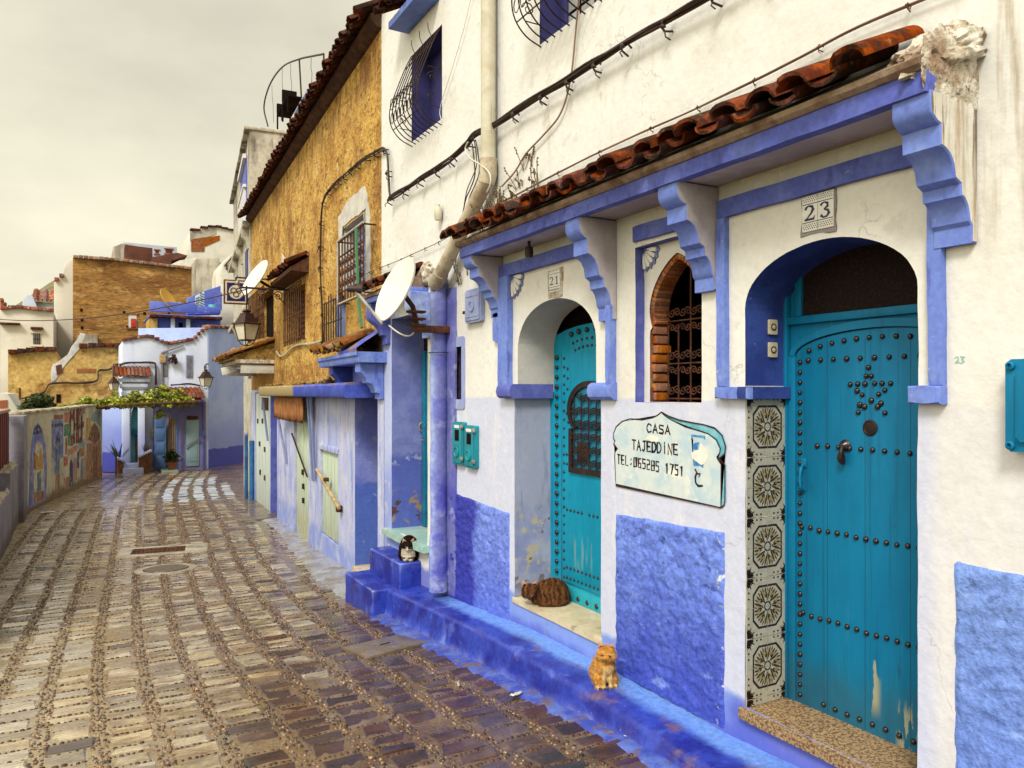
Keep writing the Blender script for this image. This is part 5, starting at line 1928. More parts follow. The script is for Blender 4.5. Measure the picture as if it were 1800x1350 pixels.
slab('low_wall', -1.72, -1.23, 17.15, 19.25, -1.50, 'render_grey', 'taller grey rendered block with rubble on top beside the red boards', 'wall', 'rubble_top')
rb = slab('board_fence', -1.52, -1.40, 8.5, 19.1, -.40, 'red_boards', 'dark red board fence behind the grey walls at left', 'fence')
fr = Frame(-1.40, 13.8, 0, -1)
mb = MB(fr)
mb.box(-5.35, 5.35, -.16, .03, -.40, -.34, .01)
mb.build('cap', 'red_cap', rb)
mb = MB(fr)
for k in range(25):
    mb.box(-5.2 + k * .42, -5.2 + k * .42 + .02, .0, .012, -3, -.42)
mb.build('batten', 'red_boards', rb)
slab('gate_pillar', -1.46, -1.14, 19.3, 20.45, -.50, 'render_grey', 'grey pillar between the red boards and the painted mural wall', 'pillar')

MU0, MU1 = Vector((.53, 31.2)), Vector((-1.23, 20.5))
MF = Frame(MU0.x, MU0.y, MU1.x - MU0.x, MU1.y - MU0.y)
ML = (MU1 - MU0).length
mk('mural_base', (.60, .58, .46), (.44, .41, .32), asc=1.5, fine=.14, bump=.4, bsc=(4, 24), rough=.85, layers=[dict(c=(.60, .56, .44), sc=2, lo=.55, hi=.66, amt=.7), dict(c=(.16, .085, .04), z=(None, -2.62, .12), wob=.4, sc=2, flat=True, amt=.85), dict(c=(.20, .12, .07), sc=3, lo=.62, hi=.68, amt=.7)])
def flatcol(n, c, var=.75):
    if n not in MATS:
        mk(n, c, tuple(x * var for x in c), asc=3, fine=.35, fsc=9, bump=.4, rough=.85, layers=[dict(c=tuple(min(1, x * 1.2 + .06) for x in c), sc=4, lo=.52, hi=.64, amt=.6), dict(c=(.42, .39, .30), sc=5, lo=.54, hi=.62, amt=.75), dict(c=(.16, .09, .06), sc=2.3, lo=.56, hi=.7, amt=.5)])
    return n
mu = thing('mural_wall', 'painted mural wall with blue arches and a patchwork town at left', 'wall', MF.W(ML / 2, 0, gz(26)), MF.rz)
mb = MB(MF)
n_ = 50
top = [(ML * i / n_, -.46 + .03 * noise.noise(Vector((i * .4, 0, 0))) + .02 * noise.noise(Vector((i * 1.3, 3, 0))) + (.02 if i < 20 else 0)) for i in range(n_ + 1)]
mb.prism([(0, -3.6), (ML, -3.6)] + list(reversed(top)), -.32, 0, .01)
mb.build('wall', 'mural_base', mu)
mb = MB(MF)
for (a, za), (b, zb) in zip(top, top[1:]):
    mb.box(a - .02, b + .02, -.36, .035, (za + zb) / 2 - .03, (za + zb) / 2 + .035, .008)
mb.build('coping', 'rubble_top', mu)
Z1 = lambda pts: [MF.px(x / 4.22, 680 + y / 4.22, .004) for x, y in pts]
painted = [
    ('arch_paint', 'mural_blue', (.17, .21, .52), [(212, 900), (222, 600), (232, 430), (250, 310), (280, 262), (312, 310), (338, 430), (347, 600), (345, 838), (318, 855), (245, 890)], 0),
    ('arch_paint', 'mural_navy', (.05, .05, .16), [(246, 352), (256, 306), (280, 280), (303, 300), (316, 345)], 1),
    ('arch_paint', 'mural_lilac', (.26, .29, .60), [(236, 880), (236, 520), (252, 420), (284, 385), (316, 410), (332, 500), (334, 840)], 1),
    ('arch_paint', 'mural_pale', (.60, .58, .46), [(250, 860), (248, 520), (262, 440), (285, 402), (310, 436), (322, 520), (324, 840)], 2),
    ('town_paint', 'mural_ochre', (.52, .30, .08), [(262, 620), (258, 500), (285, 520), (300, 440), (312, 480), (314, 610)], 3),
    ('town_paint', 'mural_red', (.30, .10, .07), [(250, 600), (250, 480), (262, 500), (262, 620)], 3),
    ('town_paint', 'mural_slate', (.13, .20, .30), [(275, 780), (275, 640), (300, 620), (304, 760)], 3),
    ('town_paint', 'mural_rust', (.36, .17, .09), [(250, 860), (252, 780), (322, 770), (322, 835)], 3),
    ('house_paint', 'mural_blue', (.17, .21, .52), [(384, 520), (384, 250), (470, 240), (470, 520), (445, 535), (440, 640), (405, 650), (404, 540)], 0),
    ('house_paint', 'mural_red', (.30, .10, .07), [(400, 245), (402, 210), (470, 204), (470, 238)], 1),
    ('house_paint', 'mural_navy', (.05, .05, .16), [(385, 300), (385, 280), (470, 272), (470, 296)], 1),
    ('house_paint', 'mural_navy', (.05, .05, .16), [(412, 540), (414, 380), (430, 332), (445, 380), (446, 530)], 1),
    ('house_paint', 'mural_slate', (.13, .20, .30), [(418, 640), (418, 420), (430, 400), (441, 430), (440, 630)], 2),
    ('house_paint', 'mural_rust', (.36, .17, .09), [(412, 780), (412, 650), (442, 640), (442, 765)], 0),
    ('town_paint', 'mural_salmon', (.50, .20, .16), [(478, 272), (478, 192), (500, 190), (527, 188), (527, 260)], 0),
    ('town_paint', 'mural_green', (.05, .27, .15), [(475, 370), (475, 285), (514, 268), (514, 360)], 0),
    ('town_paint', 'mural_green', (.05, .27, .15), [(505, 440), (505, 360), (524, 300), (524, 430)], 1),
    ('town_paint', 'mural_red', (.30, .10, .07), [(486, 500), (486, 378), (500, 374), (500, 495)], 0),
    ('town_paint', 'mural_crimson', (.46, .07, .07), [(474, 588), (474, 515), (502, 508), (502, 580)], 0),
    ('town_paint', 'mural_salmon', (.50, .20, .16), [(508, 510), (508, 465), (572, 430), (574, 470), (540, 495)], 0),
    ('town_paint', 'mural_teal', (.24, .36, .40), [(576, 455), (580, 400), (628, 385), (630, 445)], 0),
    ('town_paint', 'mural_rust', (.36, .17, .09), [(474, 770), (474, 680), (520, 665), (520, 750)], 0),
    ('town_paint', 'mural_navy', (.05, .05, .16), [(516, 740), (518, 570), (528, 525), (540, 570), (540, 735)], 1),
    ('town_paint', 'mural_navy', (.05, .05, .16), [(574, 605), (574, 480), (588, 478), (588, 602)], 0),
    ('town_paint', 'mural_rust', (.36, .17, .09), [(592, 520), (592, 458), (626, 445), (628, 510)], 0),
    ('town_paint', 'mural_slate', (.13, .20, .30), [(598, 670), (600, 540), (606, 520), (613, 540), (613, 665)], 0),
    ('town_paint', 'mural_pink', (.42, .27, .24), [(540, 700), (542, 540), (572, 520), (574, 690)], 0),
    ('town_paint', 'mural_pink', (.42, .27, .24), [(614, 690), (615, 530), (640, 500), (642, 685)], 0),
    ('hill_paint', 'mural_ochre', (.52, .30, .08), [(640, 400), (640, 225), (668, 235), (680, 330), (660, 400)], 0),
    ('hill_paint', 'mural_teal', (.24, .36, .40), [(668, 250), (690, 185), (750, 180), (750, 300), (715, 260)], 0),
    ('hill_paint', 'mural_brown', (.22, .10, .045), [(655, 390), (680, 290), (700, 270), (725, 300), (742, 360), (735, 400), (700, 415)], 1),
    ('hill_paint', 'mural_rust', (.36, .17, .09), [(642, 690), (644, 420), (700, 415), (748, 400), (752, 670)], 0),
    ('hill_paint', 'mural_brown', (.22, .10, .045), [(690, 680), (694, 440), (720, 430), (722, 672)], 1),
]
for nm, mt, c, pts, lv in painted:
    flatcol(mt, c)
    p = wob(Z1(pts), .02, .12, sc=2.0, seed=lv + 60)
    mb = MB(MF)
    mb.prism(p, -.002, .003 + .003 * lv, 0, back=False)
    mb.build(nm, mt, mu)
def letter_strokes(ch):
    G = {'C': [[(1, .85), (.7, 1), (.3, 1), (0, .7), (0, .3), (.3, 0), (.7, 0), (1, .15)]], 'H': [[(0, 0), (0, 1)], [(1, 0), (1, 1)], [(0, .5), (1, .5)]],
         'E': [[(1, 1), (0, 1), (0, 0), (1, 0)], [(0, .5), (.8, .5)]], 'F': [[(1, 1), (0, 1), (0, 0)], [(0, .52), (.8, .52)]],
         'A': [[(0, 0), (.5, 1), (1, 0)], [(.2, .36), (.8, .36)]], 'S': [[(1, .95), (.1, 1), (0, .75), (.15, .55), (.9, .45), (1, .2), (.85, 0), (0, .05)]],
         'T': [[(0, 1), (1, 1)], [(.5, 1), (.5, 0)]], 'J': [[(.3, 1), (1, 1)], [(.75, 1), (.75, .2), (.5, 0), (.1, .1)]], 'D': [[(0, 0), (0, 1), (.6, .98), (1, .7), (1, .3), (.6, .02), (0, 0)]],
         'İ': [[(.5, 0), (.5, .78)], [(.5, .95), (.5, 1.08)]], 'N': [[(0, 0), (0, 1), (1, 0), (1, 1)]], 'L': [[(0, 1), (0, 0), (1, 0)]], ':': [[(.4, .15), (.6, .28)], [(.4, .65), (.6, .78)]],
         '0': [[(0, .05), (0, .95), (.9, 1), (1, .05), (0, 0)]], '6': [[(1, 1), (.1, .95), (0, .05), (.95, 0), (1, .48), (.05, .5)]], '5': [[(1, 1), (.05, 1), (0, .55), (.9, .55), (1, .1), (.85, 0), (0, 0)]],
         '2': [[(0, 1), (.9, 1), (1, .55), (.05, .5), (0, 0), (1, 0)]], '8': [[(0, 0), (0, 1), (1, 1), (1, 0), (0, 0)], [(0, .5), (1, .5)]], '1': [[(.2, .8), (.55, 1), (.55, 0)]], '7': [[(0, 1), (1, 1), (.45, 0)]], ' ': []}
    return G[ch]
def ribbon(mb, pts, wd, y, rnd=None):
    """flat brush stroke in the wall plane"""
    P = [Vector((a, 0, b)) for a, b in pts]
    Lr = []
    for i, p in enumerate(P):
        t = (P[min(i + 1, len(P) - 1)] - P[max(i - 1, 0)])
        t.normalize()
        nn = Vector((-t.z, 0, t.x))
        if 0 < i < len(P) - 1:
            t0 = (P[i] - P[i - 1]).normalized()
            n0 = Vector((-t0.z, 0, t0.x))
            k = 1 / max(.5, nn.dot(n0))
        else:
            k = 1
            p = p + t * (-wd * .35 if i == 0 else wd * .35)
        w2 = wd * .5 * k * (1 + (rnd.uniform(-.18, .18) if rnd else 0))
        Lr.append((p + nn * w2, p - nn * w2))
    for (a, b), (c, d) in zip(Lr, Lr[1:]):
        mb.f([mb.v((q.x, y, q.z)) for q in (a, b, d, c)])
def write(mb, text, org, ex, ez, adv, wd, y, rnd):
    """text from org along ex, ez = letter height vector"""
    for k, ch in enumerate(text):
        o0 = org + ex * (adv[k] if isinstance(adv, list) else adv * k)
        for st in letter_strokes(ch):
            ribbon(mb, [((o0 + ex * a * 1.0 * (adv if not isinstance(adv, list) else .1) * .66 + ez * b).x, (o0 + ex * a * (adv if not isinstance(adv, list) else .1) * .66 + ez * b).z) for a, b in st], wd, y, rnd)
mb = MB(MF)
p0, p1 = MF.px(524 / 4.22, 680 + 415 / 4.22, .012), MF.px(632 / 4.22, 680 + 400 / 4.22, .012)
write(mb, 'CHEF', Vector((p0[0], 0, p0[1])), Vector((p1[0] - p0[0], 0, 0)).normalized(), Vector((0, 0, .88)), abs(p1[0] - p0[0]) / 4, .20, .013, random.Random(2))
mb.build('lettering', flatcol('mural_wine', (.16, .035, .03)), mu)
# ------------------------------------------------------------------ the pale blue house that closes the lane
mk('far_white', (.74, .80, .97), (.66, .73, .94), asc=1.0, fine=.06, bump=.3, bsc=(2, 14), rough=.88, layers=[
    dict(c=(.40, .46, .86), z=(None, -1.3, .5), wob=1.1, sc=1.0, flat=True, amt=.7), dict(c=(.56, .60, .82), st=(2, 2, .5), sc=1, lo=.5, hi=.66, amt=.5)])
mk('far_blue', (.44, .54, .90), (.36, .46, .85), asc=.9, fine=.08, bump=.5, bsc=(2, 12), bdist=.04, rough=.85, layers=[
    dict(c=(.24, .29, .72), z=(None, -1.3, .6), wob=.8, sc=1.2, flat=True, amt=.7), dict(c=(.085, .10, .50), z=(None, -2.32, .03), wob=.25, sc=2, flat=True)])
mk('far_violet', (.27, .25, .52), (.22, .21, .48), asc=1.5, fine=.1, bump=.4, rough=.85)
mk('coping_tile', (.27, .095, .055), (.18, .055, .035), asc=3, fine=.25, rough=.9, bump=.5, island=.35, layers=[dict(c=(.58, .50, .42), sc=5, lo=.56, hi=.64, amt=.7)])
mk('door_blue', (.10, .19, .40), (.08, .15, .34), asc=2, fine=.1, rough=.6, bump=.2)
mk('door_mint', (.30, .46, .52), (.36, .50, .56), asc=2, fine=.1, rough=.65, bump=.2)
mk('cream_cloth', (.56, .46, .30), (.40, .26, .16), asc=3, stretch=(7, 1, .3), fine=.1, rough=.8, bump=.2)
mk('cyan_paint', (.12, .52, .62), (.18, .6, .68), asc=2, fine=.08, rough=.7, bump=.2)
mk('brick_brown', (.20, .085, .045), (.13, .05, .03), asc=6, fine=.3, rough=.9, bump=.6, bsc=(8, 30), bdist=.03)
mk('terracotta', (.32, .10, .045), rough=.8, fine=.15)
mk('leaf_dark', (.035, .055, .015), (.07, .095, .02), asc=5, fine=.3, rough=.6, bump=0, island=.5)
mk('leaf_vine', (.21, .27, .025), (.38, .40, .05), asc=1.2, alo=.38, ahi=.6, fine=.2, rough=.55, bump=0, island=.5, layers=[dict(c=(.05, .07, .012), sc=2.5, lo=.56, hi=.66, amt=.7)])
mk('stem_brown', (.12, .06, .03), rough=.9, fine=.2)
mk('glass_lamp', (.66, .60, .46), (.58, .52, .38), asc=8, rough=.25, spec=.5, bump=0, trans=.0)
mk('glass_warm', (.72, .62, .42), rough=.3, bump=0)
mk('iron_brown', (.060, .026, .018), (.04, .02, .016), asc=10, fine=.2, rough=.5, metal=.2, bump=.1)
mk('cloth_red', (.55, .04, .03), (.40, .03, .02), asc=6, rough=.85)
mk('dish_yellow', (.62, .34, .04), rough=.6)
mk('stripe_dark', (.08, .16, .26), rough=.8)
mk('stripe_pale', (.62, .68, .68), rough=.8)
mk('terrace_blue', (.09, .13, .52), (.14, .19, .60), asc=.8, fine=.12, bump=.4, rough=.85, layers=[dict(c=(.40, .46, .72), sc=2, lo=.58, hi=.66, amt=.5)])
mk('pale_house', (.70, .67, .58), (.60, .57, .48), asc=.6, fine=.06, bump=.3, bsc=(1, 8), rough=.9, layers=[dict(c=(.40, .33, .24), st=(1, 1, .25), sc=1.2, lo=.56, hi=.7, amt=.5)])
mk('pale_blue_house', (.52, .58, .68), (.44, .50, .62), asc=.6, fine=.08, bump=.2, rough=.9)
mk('dark_brick_house', (.12, .040, .024), (.08, .03, .02), asc=1, fine=.2, bump=.6, bsc=(2, 10), bdist=.06, rough=.92)
mk('concrete_old', (.46, .43, .35), (.30, .26, .20), asc=.8, fine=.15, bump=.5, bsc=(1.5, 9), rough=.95, layers=[dict(c=(.12, .08, .05), st=(1.3, 1.3, .25), sc=1, lo=.5, hi=.66, amt=.6)])

mk('tile_dull', (.30, .17, .10), (.20, .10, .06), asc=3, fine=.3, rough=.95, bump=.4, island=.3, layers=[dict(c=(.50, .42, .32), sc=4, lo=.54, hi=.64, amt=.6)])
mk('tile_roof_far', (.22, .065, .025), (.12, .035, .018), asc=5, fine=.3, rough=.9, bump=.4, island=.3)
FY = 33.0
FF = Frame(0, FY, -1, 0)                 # faces the camera: s = -x, out = towards us
F = lambda u, v, o=0.0: FF.px(u, v, o)
GB = -3.06
def fx(u, o=0.0):
    return FF.px(u, 690, o)[0]
fh = thing('lilac_house', 'pale lilac house with tile coping closing the end of the lane', 'house', (2.8, FY + 1, GB), FF.rz)
def coping(mb, pts, o0, o1, step=.14, h=.10):
    for (a, za), (b, zb) in zip(pts, pts[1:]):
        n = max(1, int(math.hypot(b - a, zb - za) / step))
        for k in range(n):
            f0, f1 = k / n, (k + 1) / n
            x0, x1 = a + (b - a) * f0, a + (b - a) * f1
            z = za + (zb - za) * (f0 + f1) / 2
            lo, hi = min(x0, x1), max(x0, x1)
            mb.box(lo - .005, hi - .02, o0, o1 + random.uniform(-.02, .03), z - .02, z + h + random.uniform(-.01, .02), .02)
left_top = [F(213, 600), F(240, 594), F(262, 592), F(280, 599), F(295, 606)]
mid_top = [F(295, 606), F(320, 601), F(340, 597), F(352, 585), F(365, 576)]
mb = MB(FF)
xl, xm, xr = fx(215), fx(295), fx(367)
mb.prism([(xl, -4), (xm, -4)] + list(reversed([(xl, left_top[0][1])] + left_top[1:])), -5, .0, .015)
mb.prism([(xm, -4), (xr, -4)] + list(reversed(mid_top)), -5, -.03, .015)
mb.build('wall', 'far_white', fh)
cx, cy = 4.33, FY + .0
SF = Frame(6.35, 35.9, 4.34 - 6.35, 33.03 - 35.9)   # its blue flank, turned towards the lane
SL = math.hypot(4.34 - 6.35, 33.03 - 35.9)
mb = MB(SF)
mb.prism([(0, -4), (SL, -4), (SL, 2.62), (0, 2.84)], -3.0, .0, .02)
mb.build('flank_wall', 'far_blue', fh)
mb = MB(FF)
coping(mb, left_top, -.3, .10)
coping(mb, mid_top, -.3, .08)
mb.build('coping', 'coping_tile', fh)
mb = MB(SF)
coping(mb, [(0, 2.84), (SL, 2.62)], -.3, .10)
mb.build('coping', 'coping_tile', fh)
# two slit windows, drain pipe, beige sill box
for (u0, u1, v0, v1) in ((286, 293, 625, 661), (328, 337, 625, 662)):
    a, b = F(u0, v0), F(u1, v1)
    mb = MB(FF)
    mb.box(b[0] - .03, a[0] + .03, -.02, .02, b[1] - .03, a[1] + .03, .01, mi=0)
    mb.box(b[0], a[0], .02, .026, b[1], a[1], mi=1)
    w_ = mb.build('window', ['lilac_box', 'shutter_blue'], fh)
    g = MB(FF)
    for k in range(4):
        s = b[0] + (a[0] - b[0]) * (k + .5) / 4
        g.tube([(s, .04, b[1]), (s, .04, a[1])], .012, 5)
    g.build('grille', 'grey_metal', w_)
mb = MB(FF)
mb.tube([(fx(284.5), .06, F(284, 620)[1]), (fx(284.5), .06, F(284, 690)[1])], .05, 7)
mb.tube([(fx(284.5), .06, F(284, 620)[1]), (fx(322), .05, F(322, 607)[1])], .035, 7)
solo(mb, 'drain_pipe', 'render_grey', 'grey drain pipe with a sloping branch on the lilac house', 'pipe', FF.W(fx(284.5), .06, -.2))
mb = MB(FF)
a = F(289, 629)
mb.box(a[0] - .05, a[0] + .18, .0, .14, a[1] - .2, a[1] + .12, .02)
solo(mb, 'meter_box', 'wood_pole', 'beige box beside the left slit window of the lilac house', 'box', FF.W(a[0], 0, a[1]))
mb = MB(FF)
b = F(303, 631)
for k in range(30):
    mb.ico((b[0] + random.uniform(-.16, .16), .16 + random.uniform(-.08, .08), b[1] + random.uniform(-.18, .16)), random.uniform(.03, .07), 1, jit=.4)
solo(mb, 'hanging_plant', 'iron_brown', 'dry brown hanging plant high on the lilac house', 'plant', FF.W(b[0], .1, b[1]))

# portal with tiled roof (left)
po_ = MB(FF)
O1 = .45
pl, pr_ = fx(215, O1), fx(255, O1)
zt, zc = F(230, 666, O1)[1], F(230, 690, O1)[1]
dl, dr = fx(230, O1), fx(246, O1)
DO = arch(dr, dl, GB + .25, -1.15, -.48, 18)
po_.plate([(pr_, -4), (pl, -4), (pl, zt), (pr_, zt)], [DO], O1)
po_.reveal(DO, .05, O1, 1)
po_.quad((pl, O1, -4), (pl, -.1, -4), (pl, -.1, zt), (pl, O1, zt))
po_.quad((pr_, -.1, -4), (pr_, O1, -4), (pr_, O1, zt), (pr_, -.1, zt))
for z, d_ in ((zt - .02, .16), (zt - .22, .10), (zc + .25, .07), (zc - .0, .03)):
    po_.box(pr_ - d_, pl + d_, -.05, O1 + d_, z - .10, z + .04, .02)
for a in (pl - .13, pr_ + .13):
    po_.box(a - .12, a + .12, O1 - .02, O1 + .07, GB, -.55, .02)
prt = po_.build('portal', ['far_white', 'cyan_paint'], fh)
prt['label'] = 'whitewashed portal with cyan arch and tiled cap'
mb = MB(FF)
roof_tiles(mb, pr_ - .12, pl + .28, -.05, zt + .44, O1 + .30, zt + .06, .13, .055, .02)
mb.build('roof_tiles', 'tile_roof_far', prt)
mb = MB(FF)
mb.box(dr - .05, dl + .05, .02, .06, GB, -.3, mi=0)
mb.build('door', 'cyan_paint', prt)
mb = MB(FF)
mb.box(dr - .02, dr + (dl - dr) * .45, .10, .16, GB, -1.62, .01)
mb.build('door_leaf', 'brick_brown', prt)
mb = MB(FF)
mb.box(dr - .02, dl + .02, .12, .2, -1.62, -1.40, .01)
mb.build('lintel', 'teal_frame', prt)
mb = MB(FF)
for k in range(9):
    a = radians(20 + 150 * k / 8)
    mb.ico((fx(228.5, O1), O1 + .03, -1.3 + .105 * k), .035, 1)
mb.build('stud_row', 'violet_paint', prt)
mb = MB(FF)
for k, (zz, oo) in enumerate(((GB + .22, .95), (GB + .38, .72))):
    mb.box(pr_ + .08, pl - .0, 0, oo, GB - .3, zz, .02)
mb.build('doorstep', 'far_white', prt)
# curved brick planters beside the portal
def planter(name, u0, u1, vtop0, vtop1, label):
    a, b = fx(u0, .8), fx(u1, .8)
    t = thing(name, label, 'planter', FF.W((a + b) / 2, .6, GB), FF.rz)
    mb = MB(FF)
    z0, z1 = F(u0, vtop0, .8)[1], F(u1, vtop1, .8)[1]
    mb.prism([(b, -3.6), (a, -3.6), (a, z0), (b, z1)], .15, .85, .02)
    mb.build('brickwork', 'brick_brown', t)
    mb = MB(FF)
    dd = Vector((a - b, 0, z0 - z1))
    for k in range(6):
        f = (k + .5) / 6
        mb.box(b + (a - b) * k / 6, b + (a - b) * (k + 1) / 6, .12, .90, z1 + (z0 - z1) * f - .02, z1 + (z0 - z1) * f + .07, .015)
    mb.build('rim', 'far_white', t)
    return t, (a + b) / 2, (z0 + z1) / 2
_, ps1, pz1 = planter('brick_planter', 206, 217, 806, 812, 'curved brick planter left of the cyan portal')
_, ps2, pz2 = planter('brick_planter', 244, 267, 804, 793, 'brick planter with sloping white rim right of the cyan portal')
def spiky(name, s, o_, z, h, n, mat, label, wd=.05):
    t = thing(name, label, 'plant', FF.W(s, o_, z), FF.rz)
    mb = MB(FF)
    for k in range(n):
        a = random.uniform(0, 2 * pi)
        l = h * random.uniform(.6, 1.1)
        lean = random.uniform(.15, .8)
        p = [Vector((s, o_, z))]
        for f in (.35, .7, 1.0):
            p.append(Vector((s + cos(a) * l * lean * f, o_ + sin(a) * l * lean * f * .6, z + l * f * (1 - .45 * f * lean))))
        for (q, w0), (q2, w1) in zip(zip(p, (wd, wd * .9, wd * .6)), zip(p[1:], (wd * .9, wd * .6, .004))):
            sd = Vector((-sin(a), cos(a), 0))
            mb.f([mb.v(x) for x in (q - sd * w0, q + sd * w0, q2 + sd * w1, q2 - sd * w1)])
    mb.build('leaves', mat, t, smooth=0)
    mb = MB(FF)
    mb.tube([(s, o_, z - .1), (s, o_, z + .12)], .05, 6)
    mb.build('stem', 'stem_brown', t)
spiky('agave', ps1 + .05, .5, pz1 - .05, .95, 14, 'leaf_dark', 'dark spiky plant in the planter left of the portal', .035)
spiky('shrub', ps2, .5, pz2 - .05, .55, 22, 'stem_brown', 'dry reddish shrub in the planter right of the portal', .02)

# porch with blue folded door, curtain, mint door
OC = 1.1
cL, cR = fx(276, OC), fx(356, OC)
cz = F(320, 706, OC)[1]
cn_ = thing('porch_canopy', 'tiled porch canopy over the violet recess of the lilac house', 'canopy', FF.W((cL + cR) / 2, 0, cz), FF.rz)
mb = MB(FF)
mb.box(cR - .05, cL + .05, -.05, OC, cz - .02, cz + .07, .01)
mb.build('soffit', 'far_violet', cn_)
mb = MB(FF)
roof_tiles(mb, cR, cL, .0, cz + .50, OC + .15, cz + .10, .15, .062, .03, courses=2)
mb.build('roof_tiles', 'tile_roof_far', cn_)
rc = MB(FF)
va, vb = fx(269, .02), fx(362, .02)
rc.box(vb, va, -.02, .012, -3.4, cz - .02)
rc.build('violet_panel', 'far_violet', fh)
mb = MB(FF)
mb.box(fx(356, OC), fx(339, OC) , OC - .7, OC - .66, cz - .16, cz + .14)
mb.build('side_board', 'terrace_blue', cn_)
mb = MB(FF)
a, b = fx(345, OC - .6), fx(354, OC - .6)
mb.box(b, a, OC - .62, OC - .58, cz - .02, cz + .22, .01)
solo(mb, 'hanging_cloth', 'cloth_red', 'small red cloth hanging at the porch end under the right lantern', 'cloth', FF.W(a, OC - .6, cz))
def paneled(name, u0, u1, v0, v1, o_, mat, np_, label, yaw=0):
    a, b = F(u0, v0, o_), F(u1, v1, o_)
    mb = MB(FF)
    mb.box(b[0], a[0], o_ - .05, o_, b[1], a[1], .01)
    wd = a[0] - b[0]
    for k in range(np_):
        z0 = b[1] + (a[1] - b[1]) * (k + .10) / np_
        z1 = b[1] + (a[1] - b[1]) * (k + .92) / np_
        mb.box(b[0] + wd * .14, a[0] - wd * .14, o_ - .01, o_ + .018, z0, z1, .012)
    o = mb.build(name, mat, fh)
    o['label'] = label
    return o
paneled('door', 271, 292, 731, 822, .35, 'door_blue', 4, 'blue panelled door folded open beside the curtain')
paneled('door', 309, 313, 735, 822, .25, 'door_blue', 1, 'narrow blue door edge right of the curtain')
dm_ = paneled('door', 327, 350, 738, 819, .05, 'door_mint', 1, 'pale mint door in the violet recess')
mb = MB(FF)
a, b = F(325, 785, .12), F(350, 770, .12)
mb.tube([(a[0], .14, a[1]), (b[0], .14, b[1])], .03, 6)
mb.build('bar', 'render_grey', dm_)
mb = MB(FF)
mb.box(fx(348, .1), fx(330, .1), .01, .12, F(340, 737, .1)[1], F(340, 731, .1)[1], .01)
mb.build('lintel', 'rust', dm_)
cu = MB(FF)
a, b = fx(294, .1), fx(309, .1)
for k in range(9):
    s0, s1 = b + (a - b) * k / 9, b + (a - b) * (k + .85) / 9
    cu.box(s0, s1, .05, .10 + .04 * (k % 2), F(300, 822, .1)[1], F(300, 735, .1)[1], .02)
cu.build('curtain', 'cream_cloth', fh)
pot = thing('potted_plant', 'leafy plant in a terracotta pot on the pale doorstep', 'plant', FF.W(fx(301, .9), .9, GB + .1), FF.rz)
px_ = fx(302, .9)
mb = MB(FF)
mb.lathe([(.0, 0), (.13, 0), (.18, .22), (.20, .23), (.20, .28), (.16, .28), (.14, .22), (0, .22)], Matrix.Translation((px_, .9, GB + .10)), 14)
mb.build('pot', 'terracotta', pot)
mb = MB(FF)
for k in range(150):
    a, e = random.uniform(0, 2 * pi), random.uniform(.1, 1.4)
    r = random.uniform(.10, .38)
    c = Vector((px_ + r * cos(a) * cos(e) * .9, .9 + r * sin(a) * cos(e) * .7, GB + .40 + r * sin(e) * 1.3))
    d1 = Vector((random.uniform(-1, 1), random.uniform(-1, 1), random.uniform(-.3, 1))).normalized() * .11
    d2 = d1.orthogonal().normalized() * .04
    mb.f([mb.v(x) for x in (c - d1, c + d2, c + d1, c - d2)])
mb.build('foliage', 'leaf_dark', pot, smooth=0)
mb = MB(FF)
mb.box(fx(313, 1.1), fx(284, 1.1), .1, 1.25, GB - .2, GB + .10, .02)
solo(mb, 'doorstep', 'mint_slab', 'pale doorstep under the potted plant', 'step', FF.W(fx(300, .8), .8, GB))
a, b = F(265, 752, .05), F(270, 772, .05)
mb = MB(FF)
mb.box(b[0], a[0], .0, .05, b[1], a[1], .01, mi=0)
for k in range(3):
    mb.box(b[0] + .02, a[0] - .02, .05, .055, a[1] - .1 - .12 * k - .05, a[1] - .1 - .12 * k, mi=1)
flatcol('poster_green', (.46, .52, .16))
flatcol('poster_cream', (.6, .6, .45))
solo(mb, 'wall_notice', ['poster_green', 'poster_cream'], 'small green notice beside the blue folded door', 'notice', FF.W(a[0], 0, b[1]))
mb = MB(FF)
ps = fx(357.5, .1)
mb.tube([(ps, .08, GB), (ps, .08, -.30)], .03, 6)
mb.box(ps - .06, ps + .06, .0, .14, -1.75, -1.6, .01)
solo(mb, 'drain_pipe', 'violet_paint', 'thin violet pipe at the right corner of the porch recess', 'pipe', FF.W(ps, .08, GB))

